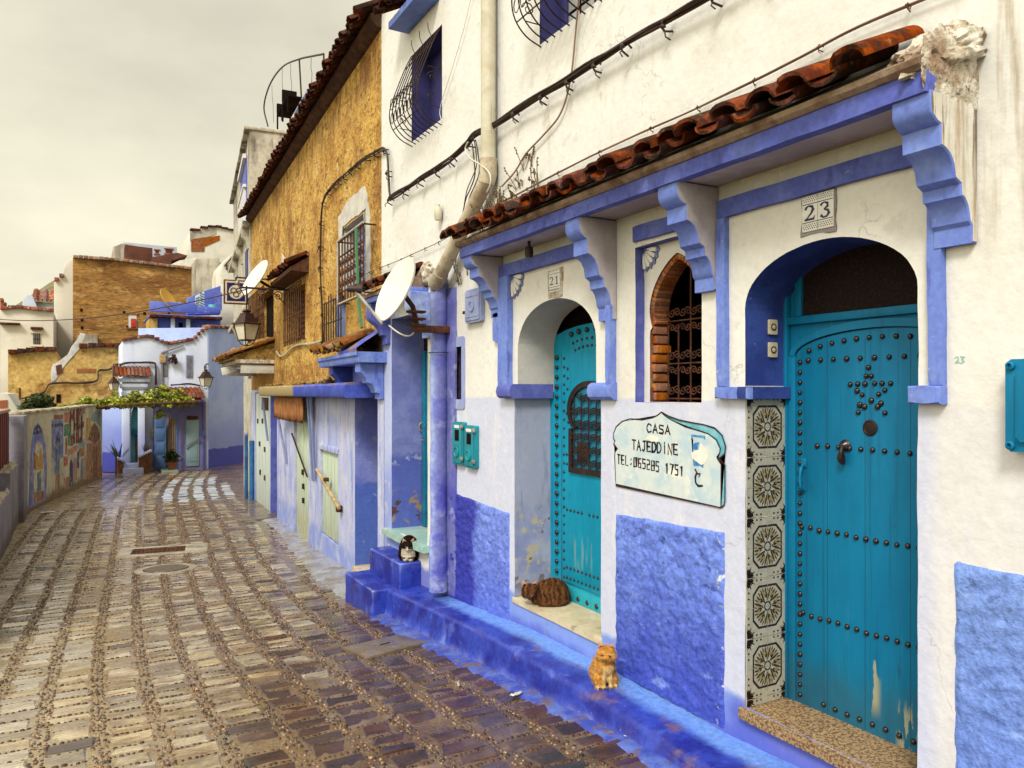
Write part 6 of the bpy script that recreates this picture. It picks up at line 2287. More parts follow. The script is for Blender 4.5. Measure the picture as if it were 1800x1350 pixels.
# ------------------------------------------------------------------ blue lower wall and ochre walls at left behind the mural
def house_block(name, label, Y, poly_uv, depth, mat, zb=-7.0, cat='house', yaw=0.0):
    """front outline given as survey points on a plane at distance Y; poly_uv runs along the roof line from left to right"""
    fr = Frame(0, Y, -cos(yaw), -sin(yaw))
    pts = [fr.px(u, v) for u, v in poly_uv]
    t = thing(name, label, cat, fr.W((pts[0][0] + pts[-1][0]) / 2, -depth / 2, zb + .5), fr.rz)
    mb = MB(fr)
    mb.prism([(pts[0][0], zb)] + pts + [(pts[-1][0], zb)], -depth, 0, .03)
    mb.build('wall', mat, t)
    return t, fr, pts
def far_window(t, fr, u0, u1, v0, v1, pane, frame=None, bars=0, name='window'):
    a, b = fr.px(u0, v0), fr.px(u1, v1)
    mb = MB(fr)
    mb.box(b[0], a[0], -.02, .03, b[1], a[1], mi=0)
    if frame:
        wv = .10
        for q in ((b[0] - wv, a[0] + wv, a[1], a[1] + wv), (b[0] - wv, a[0] + wv, b[1] - wv, b[1])):
            mb.box(q[0], q[1], -.02, .08, q[2], q[3], .01, mi=1)
    o = mb.build(name, [pane, frame or pane], t)
    if bars:
        g = MB(fr)
        for k in range(bars):
            s = b[0] + (a[0] - b[0]) * (k + .5) / bars
            g.tube([(s, .06, b[1]), (s, .06, a[1])], .02, 5)
        g.tube([(b[0], .06, (a[1] + b[1]) / 2), (a[0], .06, (a[1] + b[1]) / 2)], .02, 5)
        g.build('grille', 'iron', o)
    return o
def far_coping(t, fr, pts, mat, o1=.18, h=.16, step=.3, name='coping'):
    mb = MB(fr)
    coping(mb, pts, -.5, o1, step, h)
    return mb.build(name, mat, t)
t, fr, pts = house_block('low_house', 'blue washed wall between the mural and the cyan portal', 33.6, [(176, 712), (216, 712)], 4, 'far_blue', zb=-4, cat='wall')
t6, fr6, p6 = house_block('ochre_house', 'low ochre house above the mural with a broken plaster corner', 37.0, [(14, 622), (60, 618), (98, 616), (103, 640), (112, 648), (128, 628), (138, 612), (170, 610), (214, 610)], 7, 'mud_yellow')
far_coping(t6, fr6, p6[0:3], 'tile_old', .25)
far_coping(t6, fr6, p6[6:9], 'tile_old', .25)
far_window(t6, fr6, 99, 107, 693, 708, 'dark_room')
far_window(t6, fr6, 33, 36, 682, 700, 'rust')
mb = MB(fr6)
mb.prism(wob(fr6.pxs([(88, 655), (92, 640), (105, 636), (118, 622), (142, 585), (150, 588), (140, 612), (118, 640), (108, 652), (98, 668), (92, 672)]), .06, .3, seed=70), -.3, .03, .02)
mb.build('plaster_scar', 'plaster_patch', t6)
mb = MB(fr6)
mb.prism(fr6.pxs([(98, 643), (108, 640), (110, 655), (100, 660)]), 0, .045, .0)
mb.build('hole', 'dark_brick_house', t6)
mb = MB(fr6)
mb.prism(fr6.pxs([(135, 648), (168, 648), (168, 655), (135, 655)]), 0, .04, .0)
mb.build('brick_course', 'brick', t6)
t5, fr5, p5 = house_block('mud_house', 'tall windowless brown mud house under a slanting tile coping', 48.0, [(128, 453), (200, 458), (260, 465), (337, 474)], 9, 'mud_brown')
far_coping(t5, fr5, p5, 'tile_dull', .22, .13, .22)
w5 = far_window(t5, fr5, 226, 240, 553, 576, 'stripe_pale', 'brick')
for k, (u, v) in enumerate(((143, 545), (144, 562), (144, 576), (218, 549), (224, 575), (254, 551))):
    far_window(t5, fr5, u - 2.2, u + 2.2, v - 2.5, v + 2.5, 'dark_room', name='putlog_hole')
mb = MB(fr5)
a, b = fr5.px(230, 560), fr5.px(239, 576)
mb.box(b[0], a[0], .05, .12, b[1], a[1], .02)
solo(mb, 'hanging_cloth', 'cloth_red', 'bright red cloth in the only window of the mud house', 'cloth', fr5.W(a[0], .08, b[1]))
t, fr, pts = house_block('side_house', 'narrow cream house end left of the tall mud house', 49.5, [(95, 497), (112, 484), (114, 462), (130, 452)], 6, 'pale_house')
far_coping(t, fr, pts[0:2], 'coping_tile', .2)
t, fr, pts = house_block('concrete_shed', 'stained concrete block on the wall below the mud house', 46.0, [(135, 589), (172, 587)], 4, 'concrete_old', cat='shed')
t7, fr7, p7 = house_block('white_house', 'white house with one barred window at the far left', 44.0, [(0, 545), (27, 541), (94, 548)], 7, 'pale_house')
far_coping(t7, fr7, p7, 'coping_tile', .2, .12)
far_window(t7, fr7, 58, 71, 586, 606, 'pane_grey', 'pale_house', 4)
mb = MB(fr7)
a, b = fr7.px(54, 575), fr7.px(76, 580)
mb.box(b[0], a[0], 0, .25, b[1], a[1], .03)
mb.build('window_hood', 'tile_old', t7)
mb = MB(fr7)
a, b = fr7.px(0, 567), fr7.px(36, 572)
mb.box(b[0], a[0], 0, .3, b[1], a[1], .03)
mb.build('door_hood', 'tile_old', t7)
t, fr, pts = house_block('blue_house', 'small pale blue house rising behind the far left white house', 58.0, [(38, 545), (40, 528), (48, 518), (58, 520), (64, 540), (80, 545)], 6, 'pale_blue_house')
t, fr, pts = house_block('red_roof', 'white house under a low red tile roof at far left', 60.0, [(62, 530), (94, 533)], 6, 'pale_house')
mb = MB(fr)
roof_tiles(mb, pts[1][0], pts[0][0], -1.5, pts[0][1] + .9, .3, pts[0][1], .45, .18, .04)
mb.build('roof_tiles', 'coping_tile', t)
t, fr, pts = house_block('red_house', 'rust red house at the far left edge', 62.0, [(0, 527), (6, 531), (11, 540)], 6, 'terracotta')
mb = MB(fr)
coping(mb, pts, -.5, .3, .4, .15)
mb.build('coping', 'coping_tile', t)
t, fr, pts = house_block('low_house', 'low white house with a red door glimpsed over the red boards', 30.0, [(0, 690), (14, 692), (36, 726)], 3, 'pale_house', zb=-6)
mb = MB(fr)
mb.prism(fr.pxs([(0, 704), (13, 703), (13, 716), (0, 718)]), 0, .03)
mb.build('door', 'terracotta', t)

# terrace house, painted deep blue
t8, fr8, p8 = house_block('terrace_house', 'deep blue terrace house with washing on its roof', 41.0, [(277, 558), (388, 556)], 5, 'terrace_blue')
mb = MB(fr8)
a, b = fr8.px(264, 551, .6), fr8.px(390, 560, .6)
mb.box(b[0], a[0], -4, .6, b[1], a[1], .03)
mb.build('terrace_slab', 'terrace_blue', t8)
mb = MB(fr8)
a, b = fr8.px(263, 529, .5), fr8.px(345, 551, .5)
mb.box(b[0], a[0], .35, .5, b[1], a[1], .04)
mb.build('parapet', 'terrace_blue', t8)
mb = MB(fr8)
a, b = fr8.px(345, 538, .5), fr8.px(386, 551, .5)
mb.box(b[0], a[0], .35, .5, b[1], a[1], .04)
mb.build('parapet', 'terrace_blue', t8)
mb = MB(fr8)
mb.prism(fr8.pxs([(330, 524), (352, 514), (388, 502), (388, 552), (330, 552)], -1.5), -2.2, -1.5, .03)
mb.build('terrace_wall', 'terrace_blue', t8)
mb = MB(fr8)
pp = [fr8.px(u, v, .62) for u, v in ((263, 556), (300, 558), (345, 560), (390, 562))]
coping(mb, pp, .3, .75, .3, .10)
mb.build('coping', 'tile_old', t8)
mb = MB(fr8)
mb.prism(fr8.pxs([(262, 560), (277, 560), (277, 590), (262, 590)], .1), -2, .1)
mb.build('side_wall', 'mud_yellow', t8)
for u in (304, 331):
    a, b = fr8.px(u, 558, .5), fr8.px(u, 600, .5)
    mb = MB(fr8)
    mb.box(a[0] - .09, a[0] + .09, .3, .5, b[1], a[1], .01)
    mb.build('post', 'pale_blue_house', t8)
far_window(t8, fr8, 314, 321, 567, 576, 'dark_room')
mb = MB(fr8)
a, b = fr8.px(376, 514, -1.45), fr8.px(390, 546, -1.45)
mb.box(b[0], a[0], -1.46, -1.40, b[1], a[1])
mb.build('doorway', 'violet_paint', t8)
bl = thing('striped_blanket', 'zebra striped blanket drying on the blue terrace', 'blanket', fr8.W(fr8.px(350, 520)[0], -.2, fr8.px(350, 530)[1]), fr8.rz)
mb = MB(fr8)
q = [fr8.px(u, v, .0) for u, v in ((343, 520), (359, 512), (359, 540), (352, 546), (343, 540))]
mb.prism(q, -.03, .0)
mb.build('cloth', 'stripe_pale', bl)
mb = MB(fr8)
for k in range(7):
    v = 514 + 4.2 * k
    for (u0, u1, dv) in ((344, 350.5, 3.2), (351.5, 358.5, -3.2)):
        z0 = fr8.px(u0, v + dv + 3, .0); z1 = fr8.px(u1, v + 3, .0)
        if v + dv + 3 < 521 and u0 < 350:
            continue
        mb.prism([z0, z1, (z1[0], z1[1] - .07), (z0[0], z0[1] - .07)], 0, .012)
mb.build('stripe', 'stripe_dark', bl)
a = fr8.px(374, 541, .2)
mb = MB(fr8)
mb.lathe([(0, 0), (.16, 0), (.2, .28), (0, .28)], Matrix.Translation((a[0], .1, a[1] - .12)), 12)
solo(mb, 'bucket', 'cyan_paint', 'turquoise bucket on the blue terrace', 'bucket', fr8.W(a[0], .1, a[1] - .12))
def dish(name, label, center, normal, R, mat, squash=1.0, deep=.16):
    """offset dish: shallow bowl, rim, feed arm, back mount"""
    nrm = Vector(normal).normalized()
    q = nrm.to_track_quat('Z', 'Y')
    M = Matrix.Translation(Vector(center)) @ q.to_matrix().to_4x4()
    t = thing(name, label, 'satellite dish', center, 0)
    mb = MB()
    pr = [(0, 0)] + [(R * f, deep * R * f * f) for f in (.2, .4, .6, .8, .92, 1.0)] + [(R * 1.015, deep * R + .004 * R), (R * 1.0, deep * R - .05 * R), (R * .6, deep * R * .36 - .03 * R), (R * .2, -.03 * R), (0, -.03 * R)]
    mb.lathe(pr, M, 40, squash=squash)
    bmesh.ops.recalc_face_normals(mb.bm, faces=mb.bm.faces)
    mb.build('bowl', mat, t, smooth=50)
    return t, M
td, Md = dish('satellite_dish', 'yellowed satellite dish on the blue terrace parapet', fr8.W(fr8.px(294, 528, .2)[0], .2, fr8.px(294, 528, .2)[1]), (.9, -.55, .55), .62, 'dish_yellow')
mb = MB(fr8)
a = fr8.px(297, 537, .2)
mb.tube([(a[0], .15, a[1] - .5), (a[0], .1, a[1] + .2)], .04, 6)
mb.build('mast', 'rust', td)

# pale and rough houses higher up the hill
t, fr, pts = house_block('stucco_house', 'grey stained concrete house behind the blue terrace', 56.0, [(345, 455), (384, 453), (386, 462), (420, 460)], 8, 'concrete_old')
t, fr, pts = house_block('pale_house', 'long pale house roof edge above the mud house', 60.0, [(290, 470), (315, 458), (345, 453)], 6, 'pale_house')
t, fr, pts = house_block('stair_house', 'plain cream house with small pipes at right above the terrace', 52.0, [(388, 478), (392, 462), (405, 448), (432, 440)], 6, 'pale_house')
mb = MB(fr)
for (a, b) in (((394, 468), (408, 452)), ((408, 452), (420, 449)), ((398, 462), (399, 475))):
    p, q = fr.px(*a, .1), fr.px(*b, .1)
    mb.tube([(p[0], .1, p[1]), (q[0], .1, q[1])], .05, 5)
mb.build('pipe', 'rust', t)
t, fr, pts = house_block('cream_annexe', 'white rendered wall just left of the hanging sign', 44.0, [(388, 545), (388, 500), (420, 500), (436, 500)], 4, 'pale_house')
t, fr, pts = house_block('top_house', 'half rendered ochre and brick house highest on the hill', 68.0, [(334, 408), (352, 402), (378, 398), (412, 406)], 8, 'pale_house')
mb = MB(fr)
mb.prism(fr.pxs([(336, 421), (359, 417), (359, 442), (336, 442)]), 0, .06)
mb.prism(fr.pxs([(359, 418), (386, 414), (386, 422), (359, 434)]), 0, .05)
mb.build('bare_brick', 'brick', t)
mb = MB(fr)
mb.prism(fr.pxs([(334, 408), (352, 402), (380, 398), (380, 412), (359, 418), (334, 424)]), 0, .04)
mb.build('weathered_band', 'concrete_old', t)
far_coping(t, fr, pts, 'tile_old', .2, .12, .5)
t, fr, pts = house_block('roof_shed', 'dark brick rooftop shed above the mud house', 64.0, [(220, 430), (268, 436), (268, 460)], 6, 'dark_brick_house', zb=-4)
t, fr, pts = house_block('roof_room', 'weathered grey rooftop room left of the dark brick shed', 66.0, [(199, 434), (214, 428), (232, 428)], 5, 'concrete_old', zb=-4)
t, fr, pts = house_block('blue_roof_room', 'pale blue rooftop room with two little dark windows', 66.5, [(216, 424), (250, 429), (311, 434)], 5, 'pale_blue_house', zb=-4)
far_window(t, fr, 273, 279, 440, 446, 'dark_brick_house', 'terracotta')
far_window(t, fr, 291, 303, 438, 446, 'dark_brick_house', 'terracotta')
t, fr, pts = house_block('lean_to', 'dark red sloping lean-to roof beside the pale blue room', 62.0, [(268, 452), (300, 446), (312, 444), (330, 449), (300, 458)], 4, 'dark_brick_house', zb=-4)
# hill the town stands on
hl = grid_mesh('hillside', [-60, -30, -12, -4, 2, 8, 16, 30, 60], [40, 46, 52, 60, 70, 90, 130], lambda x, y: -6.0 + max(0, (y - 44)) * .26 * (1 if x > -8 else .7), 'earth')

# ------------------------------------------------------------------ vine on its pergola, tree behind the mural
def leaves(mb, centers, n, spread, size, rnd, flat=.7):
    for k in range(n):
        c = Vector(rnd.choice(centers))
        r = spread * rnd.random() ** .45
        d = Vector((rnd.gauss(0, 1), rnd.gauss(0, 1), rnd.gauss(0, 1))).normalized()
        p = c + Vector((d.x * r, d.y * r, d.z * r * flat))
        a = Vector((rnd.gauss(0, 1), rnd.gauss(0, 1), rnd.gauss(0, .7))).normalized()
        b = a.cross(Vector((rnd.gauss(0, 1), rnd.gauss(0, 1), rnd.gauss(0, 1)))).normalized()
        s = size * rnd.uniform(.6, 1.25)
        vs = [mb.v(q) for q in (p - a * s, p - a * s * .2 + b * s * .62, p + a * s, p - a * s * .2 - b * s * .62)]
        mb.f(vs)
rv = random.Random(21)
PY = 30.5
VF = Frame(0, PY, -1, 0)
vine = thing('vine', 'bright green grape vine spread over the pole pergola', 'vine', VF.W(VF.px(240, 700)[0], 0, -.5), VF.rz)
cents, dense = [], []
def vtop(u):
    prof = [(100, 716), (130, 709), (150, 697), (170, 702), (190, 699), (205, 690), (222, 701), (235, 682), (248, 696), (262, 686), (276, 680), (284, 675), (296, 681), (307, 686), (318, 676), (326, 691), (338, 703)]
    for (a, va), (b, vb_) in zip(prof, prof[1:]):
        if a <= u <= b:
            return va + (vb_ - va) * (u - a) / (b - a)
    return 712
for k in range(420):
    u = rv.uniform(104, 336)
    if u < 150 and rv.random() < .6:
        continue
    vt, vb_ = vtop(u), 716 - (u - 110) * .030
    v = vt + (vb_ - vt) * rv.random() ** .7 + 2.0
    s, z = VF.px(u, v)
    cents.append((s, rv.uniform(-.5, .5), z))
mb = MB(VF)
leaves(mb, cents, 6800, .13, .075, rv)
low = [(VF.px(285 + rv.uniform(-9, 4), 730 + rv.uniform(-14, 9))) for _ in range(6)]
leaves(mb, [(s, rv.uniform(-.1, .2), z) for s, z in low], 130, .10, .075, rv)
mb.build('foliage', 'leaf_vine', vine, smooth=0)
mb = MB(VF)
for k in range(9):
    u0 = 120 + 24 * k
    p = VF.px(u0, 716 - (u0 - 110) * .04)
    q = VF.px(u0 + rv.uniform(-10, 14), vtop(u0) + 4)
    mb.tube(catmull([(p[0], 0, p[1]), ((p[0] + q[0]) / 2 + rv.uniform(-.1, .1), .1, (p[1] + q[1]) / 2), (q[0], rv.uniform(-.2, .2), q[1])], 4), .022, 5)
mb.build('stem', 'stem_brown', vine)
pg = thing('pergola', 'low pole pergola carrying the grape vine across the lane', 'pergola', VF.W(VF.px(230, 715)[0], 0, -.6), VF.rz)
for o_ in (-.55, 0, .55):
    a, b = VF.px(100, 722, o_), VF.px(352, 706, o_)
    mb = MB(VF)
    mb.tube([(a[0], o_, a[1]), ((a[0] + b[0]) / 2, o_, (a[1] + b[1]) / 2 + .06), (b[0], o_, b[1])], .045, 7)
    mb.build('pole', 'stem_brown', pg)
for k in range(13):
    u = 108 + 19.5 * k
    a = VF.px(u, 721 - (u - 100) * .062)
    mb = MB(VF)
    mb.tube([(a[0], -.7, a[1] + .04), (a[0] + .02, .7, a[1] + .05)], .03, 6)
    mb.build('crossbar', 'stem_brown', pg)
TF = Frame(0, 28.5, -1, 0)
tr = thing('tree', 'dark small tree rising behind the mural wall', 'tree', TF.W(TF.px(66, 720)[0], -1, -5), TF.rz)
tc_ = []
for (u, v, n) in ((48, 716, 10), (58, 708, 14), (72, 700, 16), (82, 705, 12), (66, 718, 14), (78, 718, 10), (56, 722, 8), (86, 714, 6)):
    for k in range(n):
        s, z = TF.px(u + rv.gauss(0, 4), v + rv.gauss(0, 4), -1)
        tc_.append((s, -1 + rv.uniform(-.5, .5), z))
mb = MB(TF)
leaves(mb, tc_, 2600, .16, .07, rv)
mb.build('crown', 'leaf_dark', tr, smooth=0)
mb = MB(TF)
s0 = TF.px(66, 720, -1)
mb.tube([(s0[0], -1, -6), (s0[0] + .1, -1, -2.5), (s0[0], -1, -.7)], .12, 8, taper=.05)
for (u, v) in ((52, 712), (72, 702), (84, 708)):
    q = TF.px(u, v, -1)
    mb.tube([(s0[0], -1, -1.2), ((s0[0] + q[0]) / 2, -1.05, (q[1] - 1.0) / 2), (q[0], -1, q[1])], .045, 6, taper=.012)
mb.build('trunk', 'stem_brown', tr)
wc_ = VF.px(153, 709, .1)
# ------------------------------------------------------------------ painted steps along the white house
def plat_top(y):
    T = [(-2, -1.60), (2.0, -1.90), (3.2, -1.962), (4.2, -1.938), (5.4, -1.955), (6.6, -2.03), (8.0, -2.128), (9, -2.14)]
    for (a, za), (b, zb) in zip(T, T[1:]):
        if y <= b:
            return za + (zb - za) * (y - a) / (b - a)
    return T[-1][1]
stp = thing('front_step', 'long deep blue step with corner blocks along the white house', 'step', (2.95, 5, gz(5)), 0)
mb = MB()
prev = None
for i in range(-10, 164):
    y = i * .05
    zt = max(plat_top(y), gz(y) + .035)
    e = .016 * noise.noise(Vector((y * 2.1, 0, 1))) + .010 * noise.noise(Vector((y * 7, 0, 5)))
    h = .006 * noise.noise(Vector((y * 5, 2, 1)))
    g0 = gz(y)
    xs = 2.85 + e
    row = [(3.26, zt + .02), (3.16, zt + .012 + h), (3.02, zt + h), (xs + .035, zt + h - .003), (xs + .008, zt + h - .016), (xs - .004, zt + h - .045), (xs - .012, (zt + g0) / 2), (xs - .030 + e * .5, g0 + .02), (xs - .10 + e, g0 - .02)]
    row = [mb.v((x, y, z + (.004 * noise.noise(Vector((x * 14, y * 14, 2))) if 0 < k < 7 else 0))) for k, (x, z) in enumerate(row)]
    if prev:
        for k in range(8):
            mb.f((row[k], prev[k], prev[k + 1], row[k + 1]))
    prev = row
bmesh.ops.recalc_face_normals(mb.bm, faces=mb.bm.faces)
mb.build('platform', 'step_paint', stp, smooth=60)
def lumpy_box(x0, x1, y0, y1, z0, z1, amp=.008, bev=.022):
    b2 = bmesh.new()
    bmesh.ops.create_cube(b2, size=1.0)
    for q in b2.verts:
        q.co = Vector((x0 + (q.co.x + .5) * (x1 - x0), y0 + (q.co.y + .5) * (y1 - y0), z0 + (q.co.z + .5) * (z1 - z0)))
    bmesh.ops.bevel(b2, geom=b2.edges[:], offset=bev, segments=3, affect='EDGES', profile=.5)
    bmesh.ops.subdivide_edges(b2, edges=[e for e in b2.edges if e.calc_length() > .1], cuts=7, use_grid_fill=True)
    for q in b2.verts:
        q.co += noise.noise_vector(q.co * 7) * amp + noise.noise_vector(q.co * 21) * amp * .4
    return b2
mb = MB()
mb.take(lumpy_box(2.69, 3.3, 7.93, 8.92, -2.9, -2.128))
mb.build('lower_block', 'step_paint', stp, smooth=60)
mb = MB()
mb.take(lumpy_box(2.95, 3.5, 7.80, 8.80, -2.6, -1.84))
mb.build('upper_block', 'step_paint', stp, smooth=60)

# ------------------------------------------------------------------ downpipe
def wpt(u, v, o=0.0, fr=WH):
    s, z = fr.px(u, v, o)
    return (s, o, z)
dp = thing('downpipe', 'cream downpipe that jogs left and runs down as a thick blue painted pipe', 'pipe', WH.W(7.15, .1, gz(7.15)), WH.rz)
mb = MB(WH)
mb.tube([(6.03, .09, 6.4), (6.03, .09, 2.02)], .066, 14)
mb.tube([(6.03, .09, 4.33), (6.03, .09, 4.20)], .074, 14)
mb.build('upper_pipe', 'pvc', dp)
mb = MB(WH)
mb.tube([(6.03, .09, 2.06), (6.03, .09, 1.93), (6.06, .095, 1.86)], .078, 14)
p0, p1 = Vector((6.04, .10, 1.88)), Vector((7.08, .13, 1.10))
mb.tube([p0, p0.lerp(p1, .5), p1], .068, 14)
mb.tube([p1 + (p0 - p1) * .10, p1 + (p1 - p0) * .03], .078, 14)
mb.build('sloping_pipe', 'pvc_dirty', dp)
mb = MB(WH)
pts, rad = [], []
for k in range(45):
    z = 1.16 - k * (1.16 + 2.0) / 44
    pts.append((7.13 + .010 * noise.noise(Vector((z * 2, 0, 0))), .085, z))
    rad.append(.086 + .010 * noise.noise(Vector((z * 3, 1, 0))) + (.012 if k > 36 else 0))
mb.tube(pts, rad, 16)
mb.prism(wob(rect(6.88, 7.10, -2.02, 1.05), .012, .08, seed=81), -.001, .018, .006)  # flat wall stripe that carries the pipe's painted shadow
mb.build('lower_pipe', 'pipe_blue', dp, smooth=70)
mb = MB(WH)
mb.tube([(7.13 + .105 * cos(a), .085 + .105 * sin(a), .40) for a in [2 * pi * k / 14 for k in range(15)]], .004, 5)
mb.build('wire_tie', 'iron', dp)
mb = MB(WH)
mb.tube([(6.03 + .074 * cos(a), .09 + .074 * sin(a), 3.86) for a in [2 * pi * k / 14 for k in range(15)]], .010, 5)
mb.build('clamp', 'rust', dp)

# ------------------------------------------------------------------ cables on the walls
def cable_run(name, label, pts_world, r, strands, mat, clip_every=None, jit=.012, seed=0, clipmat='cable'):
    rnd = random.Random(seed)
    P = [Vector(p) for p in pts_world]
    t = thing(name, label, 'cable', P[0], 0)
    path = catmull(P, 6)
    mb = MB()
    for k in range(strands):
        off = Vector((rnd.uniform(-jit, jit), rnd.uniform(-jit, jit), rnd.uniform(-jit, jit) * 1.6))
        mb.tube([p + off * (1 + .8 * noise.noise(p * 1.5 + Vector((k * 7, 0, 0)))) + noise.noise_vector(p * 2.2 + Vector((k * 3.3, 0, 0))) * jit * .9 for p in path], r * rnd.uniform(.75, 1.2), 5)
    mb.build('strands', mat, t, smooth=60)
    if clip_every:
        proto = None
        acc = 0.0
        inv = wm(t).inverted()
        for a, b in zip(path, path[1:]):
            acc += (b - a).length
            if acc > clip_every:
                acc = rnd.uniform(-.04, .04)
                if proto is None:
                    cb = MB()
                    cb.tube([(.05, 0, .0), (-.012, 0, .018), (-.03, 0, -.02), (-.012, 0, -.05), (.05, 0, -.06)], .0075, 5)
                    cb.ico((-.02, 0, -.02), .020, 1, jit=.5)
                    cb.tube([(-.01, 0, -.04), (-.03, -.03, -.085), (-.01, -.05, -.11)], .005, 4)
                    if r < .007:
                        bmesh.ops.scale(cb.bm, vec=(.42, .42, .42), verts=cb.bm.verts)
                    proto = local_part(t, 'clip', cb, clipmat, 40)
                    c = proto
                else:
                    c = proto.copy()
                    COL.objects.link(c)
                c.location = inv @ b
                c.rotation_euler = (rnd.uniform(-.3, .3), rnd.uniform(-.4, .4), rnd.uniform(-.5, .5))
    return t
W3 = lambda u, v, o, fr=WH: fr.W(*(lambda q: (q[0], o, q[1]))(fr.px(u, v, o)))
cable_run('cable_bundle', 'thick dark cable bundle clipped slantwise across the upper white wall', [W3(u, v, .07) for u, v in ((1800, -345), (1560, -195), (1330, -55), (1240, 0), (1100, 78), (1000, 142), (915, 192), (868, 224), (835, 240), (820, 258), (790, 284), (740, 316), (686, 350))], .010, 6, 'cable', .36, .016, 1)
cable_run('cable_bundle', 'cable bundle bent over the white corner and down the ochre wall', [W3(u, v, .06) for u, v in ((686, 350), (683, 325), (681, 280), (675, 262))] + [W3(u, v, .05, OF) for u, v in ((660, 267), (640, 279), (605, 308), (580, 332), (568, 356), (564, 400), (563, 470), (566, 540), (567, 612))], .011, 4, 'cable', .34, .012, 2)
cable_run('thin_cable', 'thin knotted wire on the wall just above the tiled canopy', [W3(u, v, .03) for u, v in ((1800, -78), (1690, -30), (1510, 45), (1410, 98), (1310, 148), (1210, 196), (1110, 240), (1000, 293), (900, 345), (870, 360))], .0045, 2, 'cable_brown', .42, .004, 3, 'rust')
cable_run('thin_cable', 'thin wire with knots crossing from the ochre wall to the canopy end', [W3(u, v, .04, OF) for u, v in ((610, 500), (650, 478))] + [W3(u, v, .04) for u, v in ((690, 462), (740, 440), (785, 418), (800, 402))], .006, 1, 'cable_brown', .30, .004, 4, 'rust')
cable_run('loose_wire', 'pale brown wire drooping from the upper window to the canopy', [W3(u, v, .03) for u, v in ((1019, -20), (1012, 60), (1003, 140), (985, 200), (955, 238), (925, 270), (905, 302), (882, 328))], .0065, 1, 'cable_brown', None, 0.002, 5)
cable_run('loose_wire', 'thin white wire hanging slantwise beside the navy window', [W3(u, v, .03) for u, v in ((829, -10), (815, 50), (795, 120), (780, 165), (773, 195), (776, 212))], .0045, 1, 'cable_white', None, 0.002, 6)
cable_run('loose_wire', 'white wire looping round the downpipe elbow', [W3(u, v, .16) for u, v in ((822, 250), (818, 262), (826, 278), (845, 290), (860, 304), (862, 322), (856, 338))], .009, 1, 'cable_white', None, 0.002, 7)
cable_run('loose_wire', 'dark wires dangling beside the downpipe down to the canopy tiles', [W3(u, v, .10) for u, v in ((834, 246), (838, 270), (840, 300), (832, 325), (824, 345), (818, 372), (816, 384))], .006, 3, 'cable', None, 0.02, 8)
cable_run('loose_wire', 'white wire sagging below the large dish bracket', [W3(u, v, .30) for u, v in ((684, 572), (700, 584), (714, 590), (724, 588), (729, 580), (728, 573))], .007, 1, 'cable_white', None, 0.002, 9)
cable_run('wall_conduit', 'pale conduit curving along the foot of the ochre wall', [W3(u, v, .04, OF) for u, v in ((486, 618), (493, 626), (502, 622), (512, 612), (524, 606), (545, 604), (567, 599))], .022, 1, 'pvc', None, 0.002, 10)
cable_run('green_hose', 'green pipe running down in front of the ochre wall window', [W3(u, v, .20, OF) for u, v in ((626, 402), (627, 440), (629, 480), (630, 510), (632, 545), (636, 577))], .022, 1, 'green_pipe', None, 0.002, 11)
pL, pR = at_y(-40, 557, 30), OF.W(6.55, .80, 2.02)
cable_run('span_wire', 'long black wire spanning the lane from the lantern bracket to the left', [pL.lerp(pR, f) - Vector((0, 0, .32 * 4 * f * (1 - f))) for f in frange(0, 1, .1)], .016, 1, 'cable', None, 0.0, 12)
Q = lambda u, v, o=.12: FF.W(F(u, v, o)[0], o, F(u, v, o)[1])
cable_run('cable_bundle', 'cable strung over the cyan portal of the lilac house', [Q(210, 642), Q(222, 638), Q(245, 637), Q(270, 638), Q(274, 645), Q(274, 676)], .022, 3, 'cable', .5, .02, 13)
cable_run('cable_bundle', 'cable along the lilac house towards its right lantern', [Q(300, 677), Q(318, 676), Q(335, 675), Q(352, 678)], .02, 3, 'cable', .5, .02, 14)
f6 = lambda u, v: fr6.W(fr6.px(u, v, .08)[0], .08, fr6.px(u, v, .08)[1])
cable_run('cable_bundle', 'sagging cable along the low ochre house wall', [f6(10, 704), f6(40, 700), f6(75, 690), f6(86, 676), f6(110, 673), f6(150, 673), f6(170, 668), f6(173, 652), f6(190, 650), f6(212, 638)], .025, 3, 'cable', None, .02, 15)

